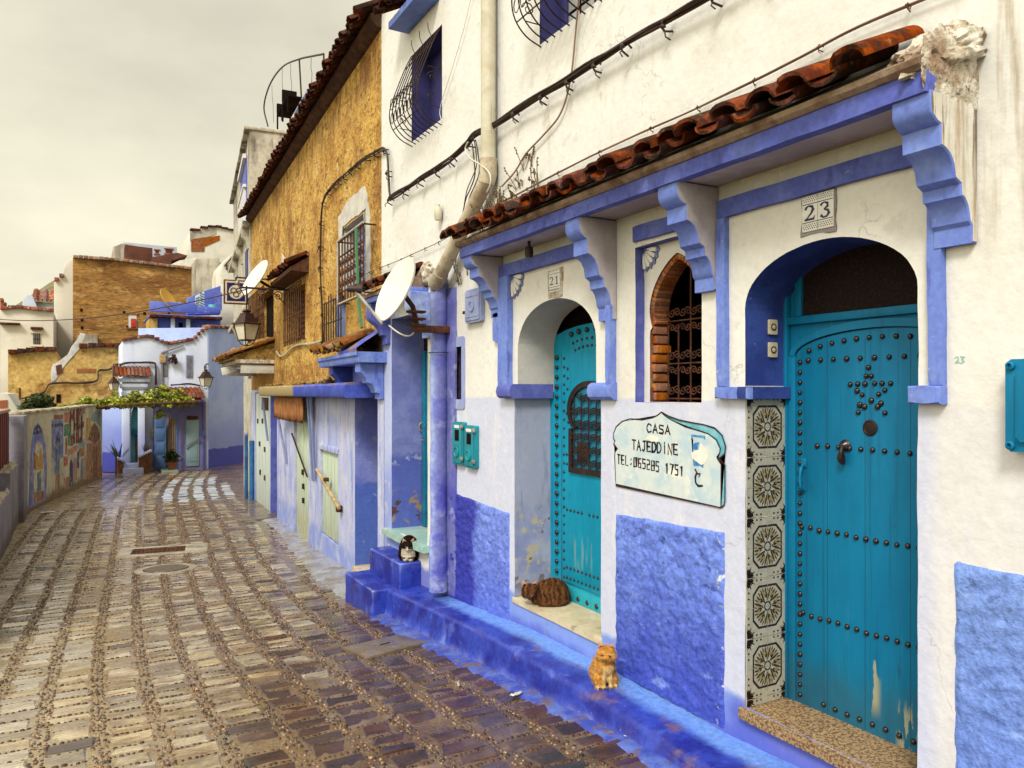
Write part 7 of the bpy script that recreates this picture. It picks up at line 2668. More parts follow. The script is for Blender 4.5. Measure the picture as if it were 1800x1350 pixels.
# ------------------------------------------------------------------ meters, plates, bells, signs on the white house
def meter(name, label, s0, s1, z0, z1, mat, kind):
    t = thing(name, label, 'meter box', WH.W((s0 + s1) / 2, .03, z0), WH.rz)
    mb = MB(WH)
    mb.prism(rrect(s0, s1, z0, z1, .02), -.01, .045, .010)
    mb.prism(rrect(s0 + .018, s1 - .018, z0 + .02, z1 - .02, .015), .043, .055, .006)
    mb.build('cover', mat, t)
    cx = (s0 + s1) / 2
    mb = MB(WH)
    zc = z0 + (z1 - z0) * .30 if kind == 'teal' else z0 + (z1 - z0) * .48
    MK = Matrix(((1, 0, 0, cx), (0, 0, 1, .055), (0, 1, 0, zc), (0, 0, 0, 1)))
    mb.lathe([(.052, 0), (.052, .010), (.044, .014), (.040, .006), (0, .006)], MK, 20)
    mb.build('dial', mat, t)
    if kind == 'teal':
        mb = MB(WH)
        mb.box(cx - .05, cx + .045, .05, .058, z0 + (z1 - z0) * .56, z0 + (z1 - z0) * .82, .003)
        mb.build('meter_window', 'dark_room', t)
        for z in (z0 + .05, z1 - .06):
            mb = MB(WH)
            mb.box(s0 - .02, s0 + .03, .05, .066, z, z + .035, .004)
            mb.build('hinge', 'grey_metal', t)
        mb = MB(WH)
        mb.box(cx - .055, cx + .055, .0555, .0575, z1 - .058, z1 - .03)
        mb.build('label', 'tile_white', t)
    else:
        mb = MB(WH)
        mb.box(s1 - .01, s1 + .03, .02, .06, z0 + .09, z0 + .12, .006)
        mb.build('latch', 'iron', t)
        mb = MB(WH)
        for z in (z0 + .05, z1 - .07):
            mb = MB(WH)
            mb.box(s0 + .04, s1 - .04, .053, .060, z, z + .012, .002)
            mb.build('rib', mat, t)
meter('meter_box', 'teal meter box nearer the small window, left of the teal pair', 6.645, 6.885, -.70, -.285, 'teal_box', 'teal')
meter('meter_box', 'teal meter box nearer the door, right of the teal pair', 6.39, 6.61, -.71, -.31, 'teal_box', 'teal')
meter('meter_box', 'lilac painted meter box high beside the leftmost canopy corbel', 6.27, 6.60, .655, .965, 'lilac_box', 'lilac')
eb = thing('electric_box', 'teal metal box on the wall at the right picture edge', 'box', WH.W(1.5, .05, -.3), WH.rz)
a, b = WH.px(1772, 632, .05), WH.px(1772, 793, .05)
mb = MB(WH)
mb.prism(rrect(a[0] - .42, a[0], b[1], a[1], .02), -.01, .07, .012)
mb.build('housing', 'teal_near', eb)
mb = MB(WH)
mb.prism(rrect(a[0] - .38, a[0] - .045, b[1] + .04, a[1] - .04, .015), .069, .085, .008)
mb.build('lid', 'teal_near', eb)
for z in (b[1] + .025, a[1] - .025):
    mb = MB(WH)
    MK = Matrix(((1, 0, 0, a[0] - .022), (0, 0, 1, .068), (0, 1, 0, z), (0, 0, 0, 1)))
    mb.lathe([(.017, 0), (.017, .014), (.009, .018), (.008, .006), (0, .006)], MK, 12)
    mb.build('screw', 'teal_near', eb)

def vribbon(mb, pts, wds, y):
    P = [Vector((a, 0, b)) for a, b in pts]
    pr = None
    for i, p in enumerate(P):
        t = (P[min(i + 1, len(P) - 1)] - P[max(i - 1, 0)]).normalized()
        nn = Vector((-t.z, 0, t.x)) * wds[i] * .5
        cur = (p + nn, p - nn)
        if pr:
            mb.f([mb.v((q.x, y, q.z)) for q in (pr[0], pr[1], cur[1], cur[0])])
        pr = cur
DIG = {'2': [([(.16, .74), (.2, .88), (.42, .98), (.68, .9), (.76, .7), (.6, .46), (.34, .22), (.14, .06)], [.22, .18, .10, .20, .24, .16, .10, .08]), ([(.08, .07), (.86, .07)], [.15, .15]), ([(.80, .06), (.88, .28)], [.12, .06])],
       '3': [([(.16, .80), (.24, .92), (.46, .98), (.68, .88), (.70, .68), (.40, .53)], [.2, .14, .10, .2, .2, .08]), ([(.40, .53), (.72, .42), (.80, .22), (.62, .03), (.36, .01), (.16, .18)], [.08, .18, .24, .14, .12, .22])],
       '1': [([(.22, .80), (.5, .94)], [.08, .1]), ([(.5, 1.0), (.5, .03)], [.22, .22]), ([(.2, .03), (.8, .03)], [.08, .08])]}
def digits(mb, txt, s_left, z0, wd, h, adv, y):
    for k, ch in enumerate(txt):
        for pts, ws in DIG[ch]:
            vribbon(mb, [(s_left - k * adv - a * wd, z0 + b * h) for a, b in pts], [q * wd for q in ws], y)
def plaque(label, s0, s1, z0, z1, txt, mortar_pad, band):
    t = thing('number_plaque', label, 'house number', WH.W((s0 + s1) / 2, .01, z0), WH.rz)
    mb = MB(WH)
    mb.prism(wob(rect(s0 - mortar_pad, s1 + mortar_pad, z0 - mortar_pad * 1.5, z1 + mortar_pad * .6), .010, .02, sc=9, seed=s0), -.001, .006, .003)
    mb.build('bed', 'mortar_old' if txt == '21' else 'render_grey', t)
    mb = MB(WH)
    sm = (s0 + s1) / 2
    mb.box(s0, sm - .001, .004, .012, z0, z1, .0015)
    mb.box(sm + .001, s1, .004, .012, z0, z1, .0015)
    mb.build('tile', 'tile_white', t)
    H = z1 - z0
    mb = MB(WH)
    wdt = (s1 - s0) / 2
    digits(mb, txt, s1 - wdt * .12, z0 + H * (.30 if band else .34), wdt * .80, H * (.42 if band else .40), wdt * .97, .0132)
    for z in ((z0 + H * .24, z0 + H * .75) if band else (z0 + H * .22, z0 + H * .86)):
        mb.quad((s1 - .004, .0131, z), (s0 + .004, .0131, z), (s0 + .004, .0131, z + H * .022), (s1 - .004, .0131, z + H * .022))
    if band:
        for zz in (.03, .80):
            for i in range(14):
                for j in range(3):
                    c = Vector((s0 + .008 + (s1 - s0 - .016) * (i + .5 * (j % 2)) / 13.5, 0, z0 + H * (zz + .045 + .055 * j)))
                    r = .0036
                    mb.quad((c.x - r, .0131, c.z), (c.x, .0131, c.z - r), (c.x + r, .0131, c.z), (c.x, .0131, c.z + r))
    else:
        for i in range(7):
            c = s0 + .012 + (s1 - s0 - .024) * i / 6
            mb.quad((c - .006, .0131, z0 + H * .06), (c + .006, .0131, z0 + H * .06), (c + .006, .0131, z0 + H * .14), (c - .006, .0131, z0 + H * .14))
    bmesh.ops.recalc_face_normals(mb.bm, faces=mb.bm.faces)
    for fc in mb.bm.faces:
        if fc.normal.y < 0:
            fc.normal_flip()
    mb.build('numerals', 'tile_navy', t)
plaque('number plaque 23 in navy on white tiles', 2.512, 2.700, .812, .992, '23', .014, True)
plaque('number plaque 21 set in crumbling mortar', 4.985, 5.140, .785, .945, '21', .030, False)

CF = Frame(3.2, 3.095, -1, 0)     # the cheek of door 23: s = -depth, out towards us
for k, (z, lab) in enumerate(((.371, 'square doorbell plate, upper of the two in the blue door reveal'), (.242, 'square doorbell plate, lower of the two in the blue door reveal'))):
    t = thing('doorbell', lab, 'doorbell', CF.W(-.205, .01, z), CF.rz)
    mb = MB(CF)
    mb.prism(rrect(-.24, -.175, z - .042, z + .042, .006), -.001, .012, .003)
    mb.build('plate', 'bell_plate', t)
    mb = MB(CF)
    MK = Matrix(((1, 0, 0, -.2075), (0, 0, 1, .012), (0, 1, 0, z), (0, 0, 0, 1)))
    mb.lathe([(.021, 0), (.021, .003), (.016, .004), (.015, .001)], MK, 16, mi=1)
    mb.lathe([(.014, 0), (.012, .004), (0, .005)], MK, 14, mi=0)
    mb.build('button', ['bell_plate', 'cable'], t)

sg = thing('painted_sign', 'pale blue painted sign reading CASA TAJEDDINE with a telephone number', 'sign', WH.W(3.8, .004, -.65), WH.rz)
K = 6.137
SP = lambda pts: [WH.px(1060 + x / K, 700 + y / K) for x, y in pts]
outer = [(640, 150), (600, 182), (545, 210), (430, 232), (300, 222), (215, 250), (150, 310), (122, 380), (120, 430), (138, 462), (124, 490), (165, 545), (138, 580), (135, 640), (148, 935), (1280, 1180), (1315, 1150), (1325, 1100), (1325, 720), (1262, 652), (1322, 600), (1332, 520), (1295, 400), (1215, 322), (1100, 285), (980, 265), (830, 235), (720, 195)]
inner = [(650, 165), (700, 205), (760, 240), (900, 310), (1050, 350), (1150, 385), (1230, 445), (1275, 540), (1268, 590), (1238, 635), (1250, 662), (1285, 715), (1282, 1178)]
lo = WH
mb = MB(WH)
mb.prism(SP(outer), -.001, .004, 0, back=False)
mb.build('sign_side', 'sign_teal', sg)  # teal side strip of the sign's drawn outline
front = outer[:16] + list(reversed(inner))
mb = MB(WH)
mb.prism(SP(front), .003, .0065, 0, back=False)
mb.build('board', 'sign_board', sg)
mb = MB(WH)
rk = random.Random(9)
def smooth_line(pts, w_, y):
    P = SP(pts)
    ribbon(mb, P, w_, y, rk)
smooth_line(outer + [outer[0]], .009, .0078)
smooth_line(inner, .008, .0081)
def line(text, bl, br, tl, wd, bold, gw=.68):
    P0, P1, P2 = (Vector((q[0], 0, q[1])) for q in SP([bl, br, tl]))
    n = len(text)
    ex = (P1 - P0) / n
    ez = P2 - P0
    ez.x = 0
    for k, ch in enumerate(text):
        o0 = P0 + ex * k
        for st in letter_strokes(ch):
            pts = [o0 + ex * (a * gw + rk.uniform(-.02, .02)) + ez * (b + rk.uniform(-.02, .02)) for a, b in st]
            ribbon(mb, [(p.x, p.z) for p in pts], wd * bold[k] if isinstance(bold, list) else wd * bold, .0076 + .0002 * (k % 2), rk)
line('CASA', (485, 362), (752, 392), (485, 276), .011, 1)
line('TAJEDDİNE', (325, 552), (832, 614), (325, 450), .012, [1, 1, 1, 1, 1.5, 1, .9, 1, 1])
line('TEL:065285 1751', (166, 702), (895, 845), (166, 606), .0095, [1.2, 1.1, 1, 1, 1.3, 1, 1, 1, 1, 1, 1, 1, 1, 1, 1], .58)
smooth_line([(1005, 770), (1022, 800), (1005, 850), (1010, 910), (1035, 945), (1082, 945)], .013, .0079)
smooth_line([(1020, 812), (1060, 818), (1045, 845)], .010, .0083)
bmesh.ops.recalc_face_normals(mb.bm, faces=mb.bm.faces)
for fc in mb.bm.faces:
    if fc.normal.y < 0:
        fc.normal_flip()
mb.build('lettering', 'sign_ink', sg)
def blotch(name, pts, mat, y):
    mb = MB(WH)
    mb.prism(wob(SP(pts), .004, .02, sc=9, seed=y * 100), .003, y, 0, back=False)
    mb.build(name, mat, sg)
blotch('emblem', [(955, 385), (1110, 398), (1112, 450), (1095, 450), (1095, 750), (985, 735), (980, 450), (955, 440)], 'sign_board', .0068)
blotch('emblem', [(958, 390), (1112, 405), (1110, 450), (1088, 432), (985, 415), (960, 432)], 'sign_blue', .0072)
blotch('emblem', [(985, 555), (978, 510), (1000, 480), (1050, 476), (1035, 505), (1038, 550), (1010, 560)], 'sign_blue', .0074)
blotch('emblem', [(985, 660), (1000, 650), (1040, 700), (1095, 715), (1092, 752), (1060, 735), (990, 725)], 'sign_blue', .0074)
blotch('scraped_patch', [(1060, 480), (1090, 515), (1140, 570), (1138, 640), (1110, 700), (1070, 722), (1020, 680), (970, 640), (962, 590), (1010, 570), (1045, 555)], 'sign_white', .0078)
blotch('scraped_patch', [(500, 400), (560, 392), (605, 430), (600, 470), (540, 475), (470, 440)], 'sign_white', .0070)
blotch('scraped_patch', [(690, 810), (760, 740), (800, 790), (830, 800), (835, 860), (760, 850)], 'sign_white', .0070)
mb = MB(WH)
P_ = lambda u, v: WH.px(u, v)
for st in ([(1679, 629), (1684, 627), (1685, 632), (1680, 637), (1687, 637)], [(1689, 627), (1695, 628), (1691, 632), (1695, 635), (1689, 639)]):
    ribbon(mb, [P_(*q) for q in st], .0045, .002, rk)
for fc in mb.bm.faces:
    fc.normal_update()
    if fc.normal.y < 0:
        fc.normal_flip()
cg = mb.build('scrawled_number', 'chalk_green', house)
cg['label'] = 'faint green hand scrawled 23'

cl = thing('soffit_lamp', 'small dark lamp holder under the canopy before door 21', 'lamp', WH.W(5.2, .16, 1.19), WH.rz)
sL = WH.px(930, 437, .16)
mb = MB(WH)
mb.lathe([(0, .06), (.012, .06), (.012, .02), (.030, .015), (.034, -.03), (.028, -.065), (0, -.065)], Matrix.Translation((sL[0], .16, 1.125)), 12)
mb.build('holder', 'iron', cl)
mb = MB(WH)
a = WH.px(770, 375, .05)
mb.lathe([(0, -.07), (.03, -.07), (.042, -.03), (.042, .04), (.03, .06), (.024, .07), (.024, .09), (0, .09)], Matrix.Translation((a[0], .05, a[1])), 12)
solo(mb, 'wall_fitting', 'pvc', 'small cream fitting alone on the white wall left of the downpipe', 'fitting', WH.W(a[0], 0, a[1]))
# dry weeds on the tiles and wall
def weeds(name, label, spots, n, h, seed):
    rnd = random.Random(seed)
    t = thing(name, label, 'weeds', WH.W(spots[0][0], .1, spots[0][2]), WH.rz)
    mb = MB(WH)
    for s, o_, z in spots:
        for k in range(n):
            d = Vector((rnd.uniform(-.5, .5), rnd.uniform(-.05, .4), rnd.uniform(.4, 1))) * h * rnd.uniform(.4, 1.1)
            p = Vector((s + rnd.uniform(-.08, .08), o_, z))
            q = [p, p + d * .5 + Vector((rnd.uniform(-.03, .03), 0, .02)), p + d]
            mb.tube(q, .0035, 4)
            for j in range(3):
                mb.ico(q[2] - d * .12 * j + Vector((rnd.uniform(-.012, .012), 0, 0)), .0085, 0)
    mb.build('stalks', 'weed', t, smooth=0)
mk('weed', (.20, .12, .05), (.12, .09, .03), asc=9, fine=.3, rough=.9, bump=0)
weeds('dry_weeds', 'dry weeds sprouting on the tiles at the far canopy end', [(6.05, .12, 1.5), (5.8, .10, 1.52), (6.2, .05, 1.46), (5.55, .08, 1.52), (5.95, .02, 1.62)], 8, .26, 1)
weeds('dry_weeds', 'thin dry weeds clinging to the white wall above the canopy', [(5.62, .01, 1.72), (5.35, .01, 1.66), (5.48, .01, 1.85)], 6, .22, 2)
weeds('dry_weeds', 'dry stalks on the wall between downpipe and lilac meter box', [(6.75, .01, 1.05), (6.55, .01, 1.12), (6.9, .01, 1.24)], 5, .2, 3)

# ------------------------------------------------------------------ satellite dishes, lanterns, hanging sign
# the big one by the small canopy
c0 = W3(701, 512, .55)
td, Md = dish('satellite_dish', 'large white satellite dish beside the small canopy', c0, (-.88, -.075, .36), .335, 'dish_white', squash=1.0, deep=.15)
mb = MB()
rim = Md @ Vector((-.0, -.38, .02))
low = min((Md @ Vector((.335 * cos(a), .335 * sin(a), .05)) for a in [2 * pi * k / 24 for k in range(24)]), key=lambda p: p.z)
lnbp = W3(622, 508, .95)
mb.tube([low, low + Vector((0, 0, -.03)), low.lerp(lnbp, .12) + Vector((0, 0, -.03)), lnbp], .016, 7)
mb.build('feed_arm', 'grey_metal', td)
mb = MB()
dr_ = (c0 - lnbp).normalized()
Ml = Matrix.Translation(lnbp) @ dr_.to_track_quat('Z', 'Y').to_matrix().to_4x4()
mb.lathe([(0, -.06), (.030, -.06), (.034, .02), (.046, .03), (.046, .075), (0, .078)], Ml, 12)
mb.build('receiver', 'cable', td)
mb = MB()
bk = c0 - (Vector((-.88, -.075, .36)).normalized()) * .05
wl_ = W3(748, 556, .0)
mb.tube([bk, bk + Vector((.10, 0, -.12)), bk + Vector((.14, 0, -.30))], .026, 7)
for dz in (-.30, -.24, -.17):
    mb.box(bk.x + .05, bk.x + .22, bk.y - .05, bk.y + .05, bk.z + dz - .010, bk.z + dz + .010)
mb.box(bk.x + .10, 3.22, bk.y - .03, bk.y + .03, bk.z - .37, bk.z - .30, .006)
mb.build('mount', 'rust', td)
c1 = W3(452, 491, .55, OF)
td2, Md2 = dish('satellite_dish', 'smaller white satellite dish tilted up behind the hanging sign', c1, (-.74, -.16, .42), .42, 'dish_white', deep=.15)
mb = MB()
mb.tube([c1, c1 + Vector((.25, -.05, -.15)), c1 + Vector((.55, -.1, -.15))], .03, 6)
mb.build('mount', 'rust', td2)
lnb2 = W3(417, 497, 1.0, OF)
mb = MB()
lw = min((Md2 @ Vector((.44 * cos(a), .44 * sin(a), .06)) for a in [2 * pi * k / 24 for k in range(24)]), key=lambda p: p.z)
mb.tube([lw, lw.lerp(lnb2, .5), lnb2], .014, 6)
mb.ico(lnb2, .05, 1)
mb.build('feed_arm', 'grey_metal', td2)

def lantern(label, top, H, rz, glass='glass_lamp'):
    """four-sided street lantern hanging from `top`; H = full height"""
    t = thing('street_lantern', label, 'lantern', top, rz)
    k = H / .72
    fr = Frame(top[0], top[1], cos(rz), sin(rz))
    z = top[2]
    def sq(w_, zz):
        return [(w_ * sx, w_ * sy, z + zz * k) for sx, sy in ((-1, -1), (1, -1), (1, 1), (-1, 1))]
    lv = [(.03, -.03), (.055, -.06), (.03, -.09), (.085, -.11), (.085, -.13), (.145, -.27), (.190, -.285), (.190, -.315)]
    mb = MB(fr)
    R = [[mb.v(p) for p in sq(w_ * k, zz)] for w_, zz in lv]
    for A, B in zip(R, R[1:]):
        for i in range(4):
            mb.f((A[i], A[(i + 1) % 4], B[(i + 1) % 4], B[i]))
    mb.f(R[0]); mb.f(R[-1])
    mb.tube([(0, 0, z + .03 * k), (0, 0, z - .05 * k)], .014 * k, 6)
    bmesh.ops.recalc_face_normals(mb.bm, faces=mb.bm.faces)
    mb.build('roof', 'iron_brown', t, smooth=20)
    mb = MB(fr)
    T, B = sq(.160 * k, -.315), sq(.105 * k, -.60)
    for i in range(4):
        mb.tube([T[i], B[i]], .011 * k, 6)
        mb.tube([B[i], B[(i + 1) % 4]], .011 * k, 6)
        p, q = Vector(B[i]), Vector((0, 0, z - .72 * k))
        mb.tube(catmull([p, p.lerp(q, .35) + Vector((0, 0, -.035 * k)), p.lerp(q, .75) + Vector((0, 0, -.01 * k)), q + Vector((0, 0, .02 * k))], 4), .008 * k, 5)
    mb.ico((0, 0, z - .70 * k), .022 * k, 1)
    mb.build('frame', 'iron_brown', t)
    for i in range(4):
        mb = MB(fr)
        c = [Vector(T[i]), Vector(T[(i + 1) % 4]), Vector(B[(i + 1) % 4]), Vector(B[i])]
        ctr = Vector((0, 0, c[0].z))
        mb.f([mb.v(p.lerp(Vector((0, 0, p.z)), .03)) for p in c])
        mb.build('pane', glass, t, smooth=0)
    return t
mk('lamp_glass', (.66, .61, .46), (.74, .70, .58), asc=5, fine=.1, rough=.2, spec=.5, bump=0)
br = thing('lantern_bracket', 'wrought iron wall bracket carrying the near lantern', 'bracket', OF.W(6.55, 0, 2.05), OF.rz)
mb = MB(OF)
mb.tube([(6.55, -.02, 2.05), (6.55, .92, 2.05)], .022, 7)
mb.tube([(6.55, .80, 2.09), (6.55, .80, 1.66)], .016, 6)
mb.build('arm', 'iron_brown', br)
mb = MB(OF)
mb.tube(spiral((6.55, .20, 1.92), .10, 1.6, YA, ZA, 20), .012, 5)
mb.tube(spiral((6.55, .50, 1.95), .08, -1.6, YA, ZA, 20), .012, 5)
mb.tube(catmull([(6.55, .0, 1.70), (6.55, .10, 1.80), (6.55, .3, 1.98), (6.55, .6, 2.04)], 5), .012, 5)
mb.build('scroll', 'iron_brown', br)
lantern('large lantern on the wrought iron bracket of the ochre house', tuple(OF.W(6.55, .80, 1.66)), .76, OF.rz + .5, 'lamp_glass')
q = Q(362, 648, 1.0)
lantern('lantern on the corner of the lilac house, right of its porch', tuple(q), .82, .4, 'lamp_glass')
br = thing('lantern_bracket', 'slim iron bracket of the lantern on the lilac house', 'bracket', Q(365, 640, 0), FF.rz)
mb = MB(FF)
pa, pb = F(366, 640, 0), F(362, 640, 1.0)
mb.tube([(pa[0], .0, pa[1]), (pb[0], 1.0, pb[1]), (pb[0], 1.0, pb[1] - .25)], .025, 6)
mb.tube(spiral((pb[0], .6, pb[1] - .14), .12, 1.5, YA, ZA, 14), .014, 5)
mb.build('arm', 'iron_brown', br)
q = Q(200, 661, .8)
lantern('lantern hanging left of the tiled portal on its wire', tuple(q), .62, .5, 'lamp_glass')
mb = MB(FF)
pa, pb = F(200, 661, .8), F(200, 640, .8)
mb.tube([(pa[0], .8, pa[1]), (pb[0], .8, pb[1]), (F(214, 640, 0)[0], 0, F(214, 640, 0)[1])], .02, 6)
solo(mb, 'lantern_bracket', 'iron_brown', 'thin bent bracket of the left lantern by the portal', 'bracket', FF.W(pa[0], .8, pa[1]))

# hanging square sign with three rings
HF = Frame(OF.W(8.9, .80, 0).x, OF.W(8.9, .80, 0).y, OF.n.x, OF.n.y)     # s runs out into the lane, faces the viewer
hp = [HF.px(u, v) for u, v in ((393, 491), (436, 536))]
sa, sb = min(hp[0][0], hp[1][0]), max(hp[0][0], hp[1][0])
za, zb = hp[1][1], hp[0][1]
hs_ = thing('hanging_sign', 'square hanging sign, cream disc with three rings on navy', 'sign', HF.W((sa + sb) / 2, 0, zb), HF.rz)
so = 1 if (HF.n.dot(Vector((0, -1, 0))) > 0) else -1
mb = MB(HF)
mb.box(sa, sb, -.03, .03, za, zb, .01)
mb.build('frame', 'rust', hs_)
mb = MB(HF)
pd = (sb - sa) * .06
mb.box(sa + pd, sb - pd, -.034, .034, za + pd, zb - pd)
mb.build('border', 'bell_plate', hs_)
mb = MB(HF)
pd = (sb - sa) * .13
mb.box(sa + pd, sb - pd, -.037, .037, za + pd, zb - pd)
mb.build('panel', 'tile_navy', hs_)
cx_, cz_ = (sa + sb) / 2, (za + zb) / 2
mb = MB(HF)
R_ = (sb - sa) * .30
mb.prism([(cx_ + R_ * cos(2 * pi * k / 28), cz_ + R_ * sin(2 * pi * k / 28)) for k in range(28)], -.04, .04)
mb.build('disc', 'bell_plate', hs_)
for (dx, dz) in ((-.36, .22), (.36, .22), (0, -.34)):
    mb = MB(HF)
    for y in (-.043, .043):
        mb.tube([(cx_ + R_ * (dx + .36 * cos(a)), y, cz_ + R_ * (dz + .36 * sin(a))) for a in [2 * pi * k / 20 for k in range(21)]], .010, 5)
    mb.build('ring', 'tile_navy', hs_)
mb = MB(HF)
mb.tube([(cx_, 0, zb + .06), (cx_, 0, zb - .01)], .02, 6)
mb.tube([(cx_, 0, zb + .06), (-.82, 0, zb + .06)], .02, 6)
mb.build('hanger', 'iron_brown', hs_)
LFm = Frame(OF.W(10.2, .80, 0).x, OF.W(10.2, .80, 0).y, OF.n.x, OF.n.y)
mb = MB(LFm)
q = [LFm.px(u, v) for u, v in ((388, 647), (416, 641), (417, 652), (391, 660))]
mb.prism(q, -.02, .02, .004)
solo(mb, 'shop_sign', ['sign_white'], 'small blank white sign tilted below the mossy canopy', 'sign', LFm.W(q[0][0], 0, q[0][1]))

# ------------------------------------------------------------------ things in the lane
def on_gnd(u, v):
    r = ray(u, v)
    t0, t1 = 1.0, 60.0
    for _ in range(50):
        tm = (t0 + t1) / 2
        p = r * tm
        if p.z > gz(p.y):
            t0 = tm
        else:
            t1 = tm
    return r * t0
def slope_frame(p):
    e = (gz(p.y + .3) - gz(p.y - .3)) / .6
    return Matrix.Translation(Vector((p.x, p.y, gz(p.y)))) @ Matrix.Rotation(math.atan(e), 4, 'X')
c = on_gnd(279, 968)
dg = thing('drain_grate', 'rectangular iron drain grate set in a pale concrete collar', 'drain', (c.x, c.y, gz(c.y)), 0)
Mg = slope_frame(c) @ Matrix.Rotation(radians(-8), 4, 'Z')
mb = MB()
for (x0, x1, y0, y1) in ((-.62, .78, .25, .42), (-.62, .78, -.42, -.25), (-.62, -.42, -.25, .25), (.42, .78, -.25, .25)):
    mb.obox(Mg @ Matrix.Translation(((x0 + x1) / 2, (y0 + y1) / 2, -.012)), x1 - x0, y1 - y0, .05, .006)
mk('concrete_pale', (.42, .37, .27), (.30, .25, .16), asc=4, fine=.15, rough=.35, rvar=.15, spec=.5, bump=.4, bsc=(12, 60))
mb.build('collar', 'concrete_pale', dg)
mb = MB()
mb.obox(Mg @ Matrix.Translation((0, 0, -.02)), .84, .50, .02)
mb.build('pit', 'dark_room', dg)
mb = MB()
for i in range(13):
    mb.obox(Mg @ Matrix.Translation((-.40 + .80 * i / 12, 0, .002)), .024, .48, .022)
for j in range(6):
    mb.obox(Mg @ Matrix.Translation((0, -.23 + .46 * j / 5, .004)), .82, .022, .022)
mb.build('grate', 'rust', dg)
c = on_gnd(292, 1001)
Mg = slope_frame(c)
mh = thing('manhole_cover', 'round worn manhole cover just below the drain grate', 'manhole', (c.x, c.y, gz(c.y)), 0)
mb = MB()
mb.lathe([(.0, .022), (.30, .022), (.305, .016), (.31, -.02)], Mg, 32)
mk('grey_lid', (.17, .13, .09), (.10, .07, .05), asc=20, fine=.2, rough=.4, metal=.3, bump=.5, bsc=(30, 90))
mb.build('lid', 'grey_lid', mh)
mb = MB()
mb.lathe([(.32, .012), (.43, .014), (.45, -.02)], Mg, 32)
mb.build('ring', 'concrete_pale', mh)
c = on_gnd(676, 1138)
Mg = slope_frame(c) @ Matrix.Rotation(radians(14), 4, 'Z')
ac = thing('access_cover', 'square concrete access cover near the corner blocks of the step', 'cover', (c.x, c.y, gz(c.y)), 0)
mb = MB()
mb.obox(Mg @ Matrix.Translation((0, 0, -.005)), .62, .46, .06, .006)
mk('cover_slab', (.16, .115, .075), (.20, .16, .11), asc=4, fine=.2, rough=.32, rvar=.1, spec=.5, bump=.35, bsc=(12, 60), layers=[dict(c=(.10, .10, .28), sc=5, lo=.58, hi=.68, amt=.6)])
mb.build('slab', 'cover_slab', ac)
mb = MB()
mb.obox(Mg @ Matrix.Translation((.02, .02, .026)), .10, .014, .006)
mb.build('slot', 'dark_room', ac)
c = on_gnd(450, 911)
Mg = slope_frame(c) @ Matrix.Rotation(radians(12), 4, 'Z')
ac = thing('access_cover', 'low concrete cover in the lane before the pale mint doors', 'cover', (c.x, c.y, gz(c.y)), 0)
mb = MB()
mb.obox(Mg @ Matrix.Translation((0, 0, -.005)), .9, .6, .06, .006)
mb.build('slab', 'cover_slab', ac)
def scrap(u, v, lab, sx, sy, rot, name='litter', col='cable_white'):
    c = on_gnd(u, v)
    fr = slope_frame(c) @ Matrix.Rotation(rot, 4, 'Z')
    mb = MB()
    n_ = 5
    g = [[mb.v(fr @ Vector((sx * (i / n_ - .5), sy * (j / n_ - .5), .028 + .018 * noise.noise(Vector((i * .9 + u, j * .9, 0)))))) for j in range(n_ + 1)] for i in range(n_ + 1)]
    for i in range(n_):
        for j in range(n_):
            mb.f((g[i][j], g[i + 1][j], g[i + 1][j + 1], g[i][j + 1]))
    o = solo(mb, name, col, lab, 'litter', (c.x, c.y, gz(c.y)))
    m_ = o.modifiers.new('thickness', 'SOLIDIFY'); m_.thickness = .004
scrap(908, 1226, 'white twist of paper on the dark slates', .10, .035, .3)
scrap(1109, 1297, 'crumpled white scrap at the foot of the blue step', .10, .08, .9)
scrap(165, 856, 'pale scrap near the far end of the mural wall', .3, .2, .2)
scrap(83, 902, 'pale scrap beside the near end of the mural wall', .28, .18, .2)
scrap(806, 1208, 'tiny pale stalk lying across a slate', .09, .012, 1.2)
# little post-and-rail barrier by the end of the mural
ba = thing('barrier', 'short dark iron barrier between the mural and the portal', 'barrier', on_gnd(198, 838), FF.rz)
c0_, c1_ = on_gnd(181, 836), on_gnd(204, 836)
mb = MB()
mb.tube([c1_ - Vector((0, 0, .1)), c1_ + Vector((0, 0, .72))], .025, 6)
mb.build('post', 'iron', ba)
mb = MB()
mb.tube([c0_ + Vector((0, 0, .12)), c1_ + Vector((0, 0, .12))], .02, 6)
mb.build('rail', 'iron', ba)
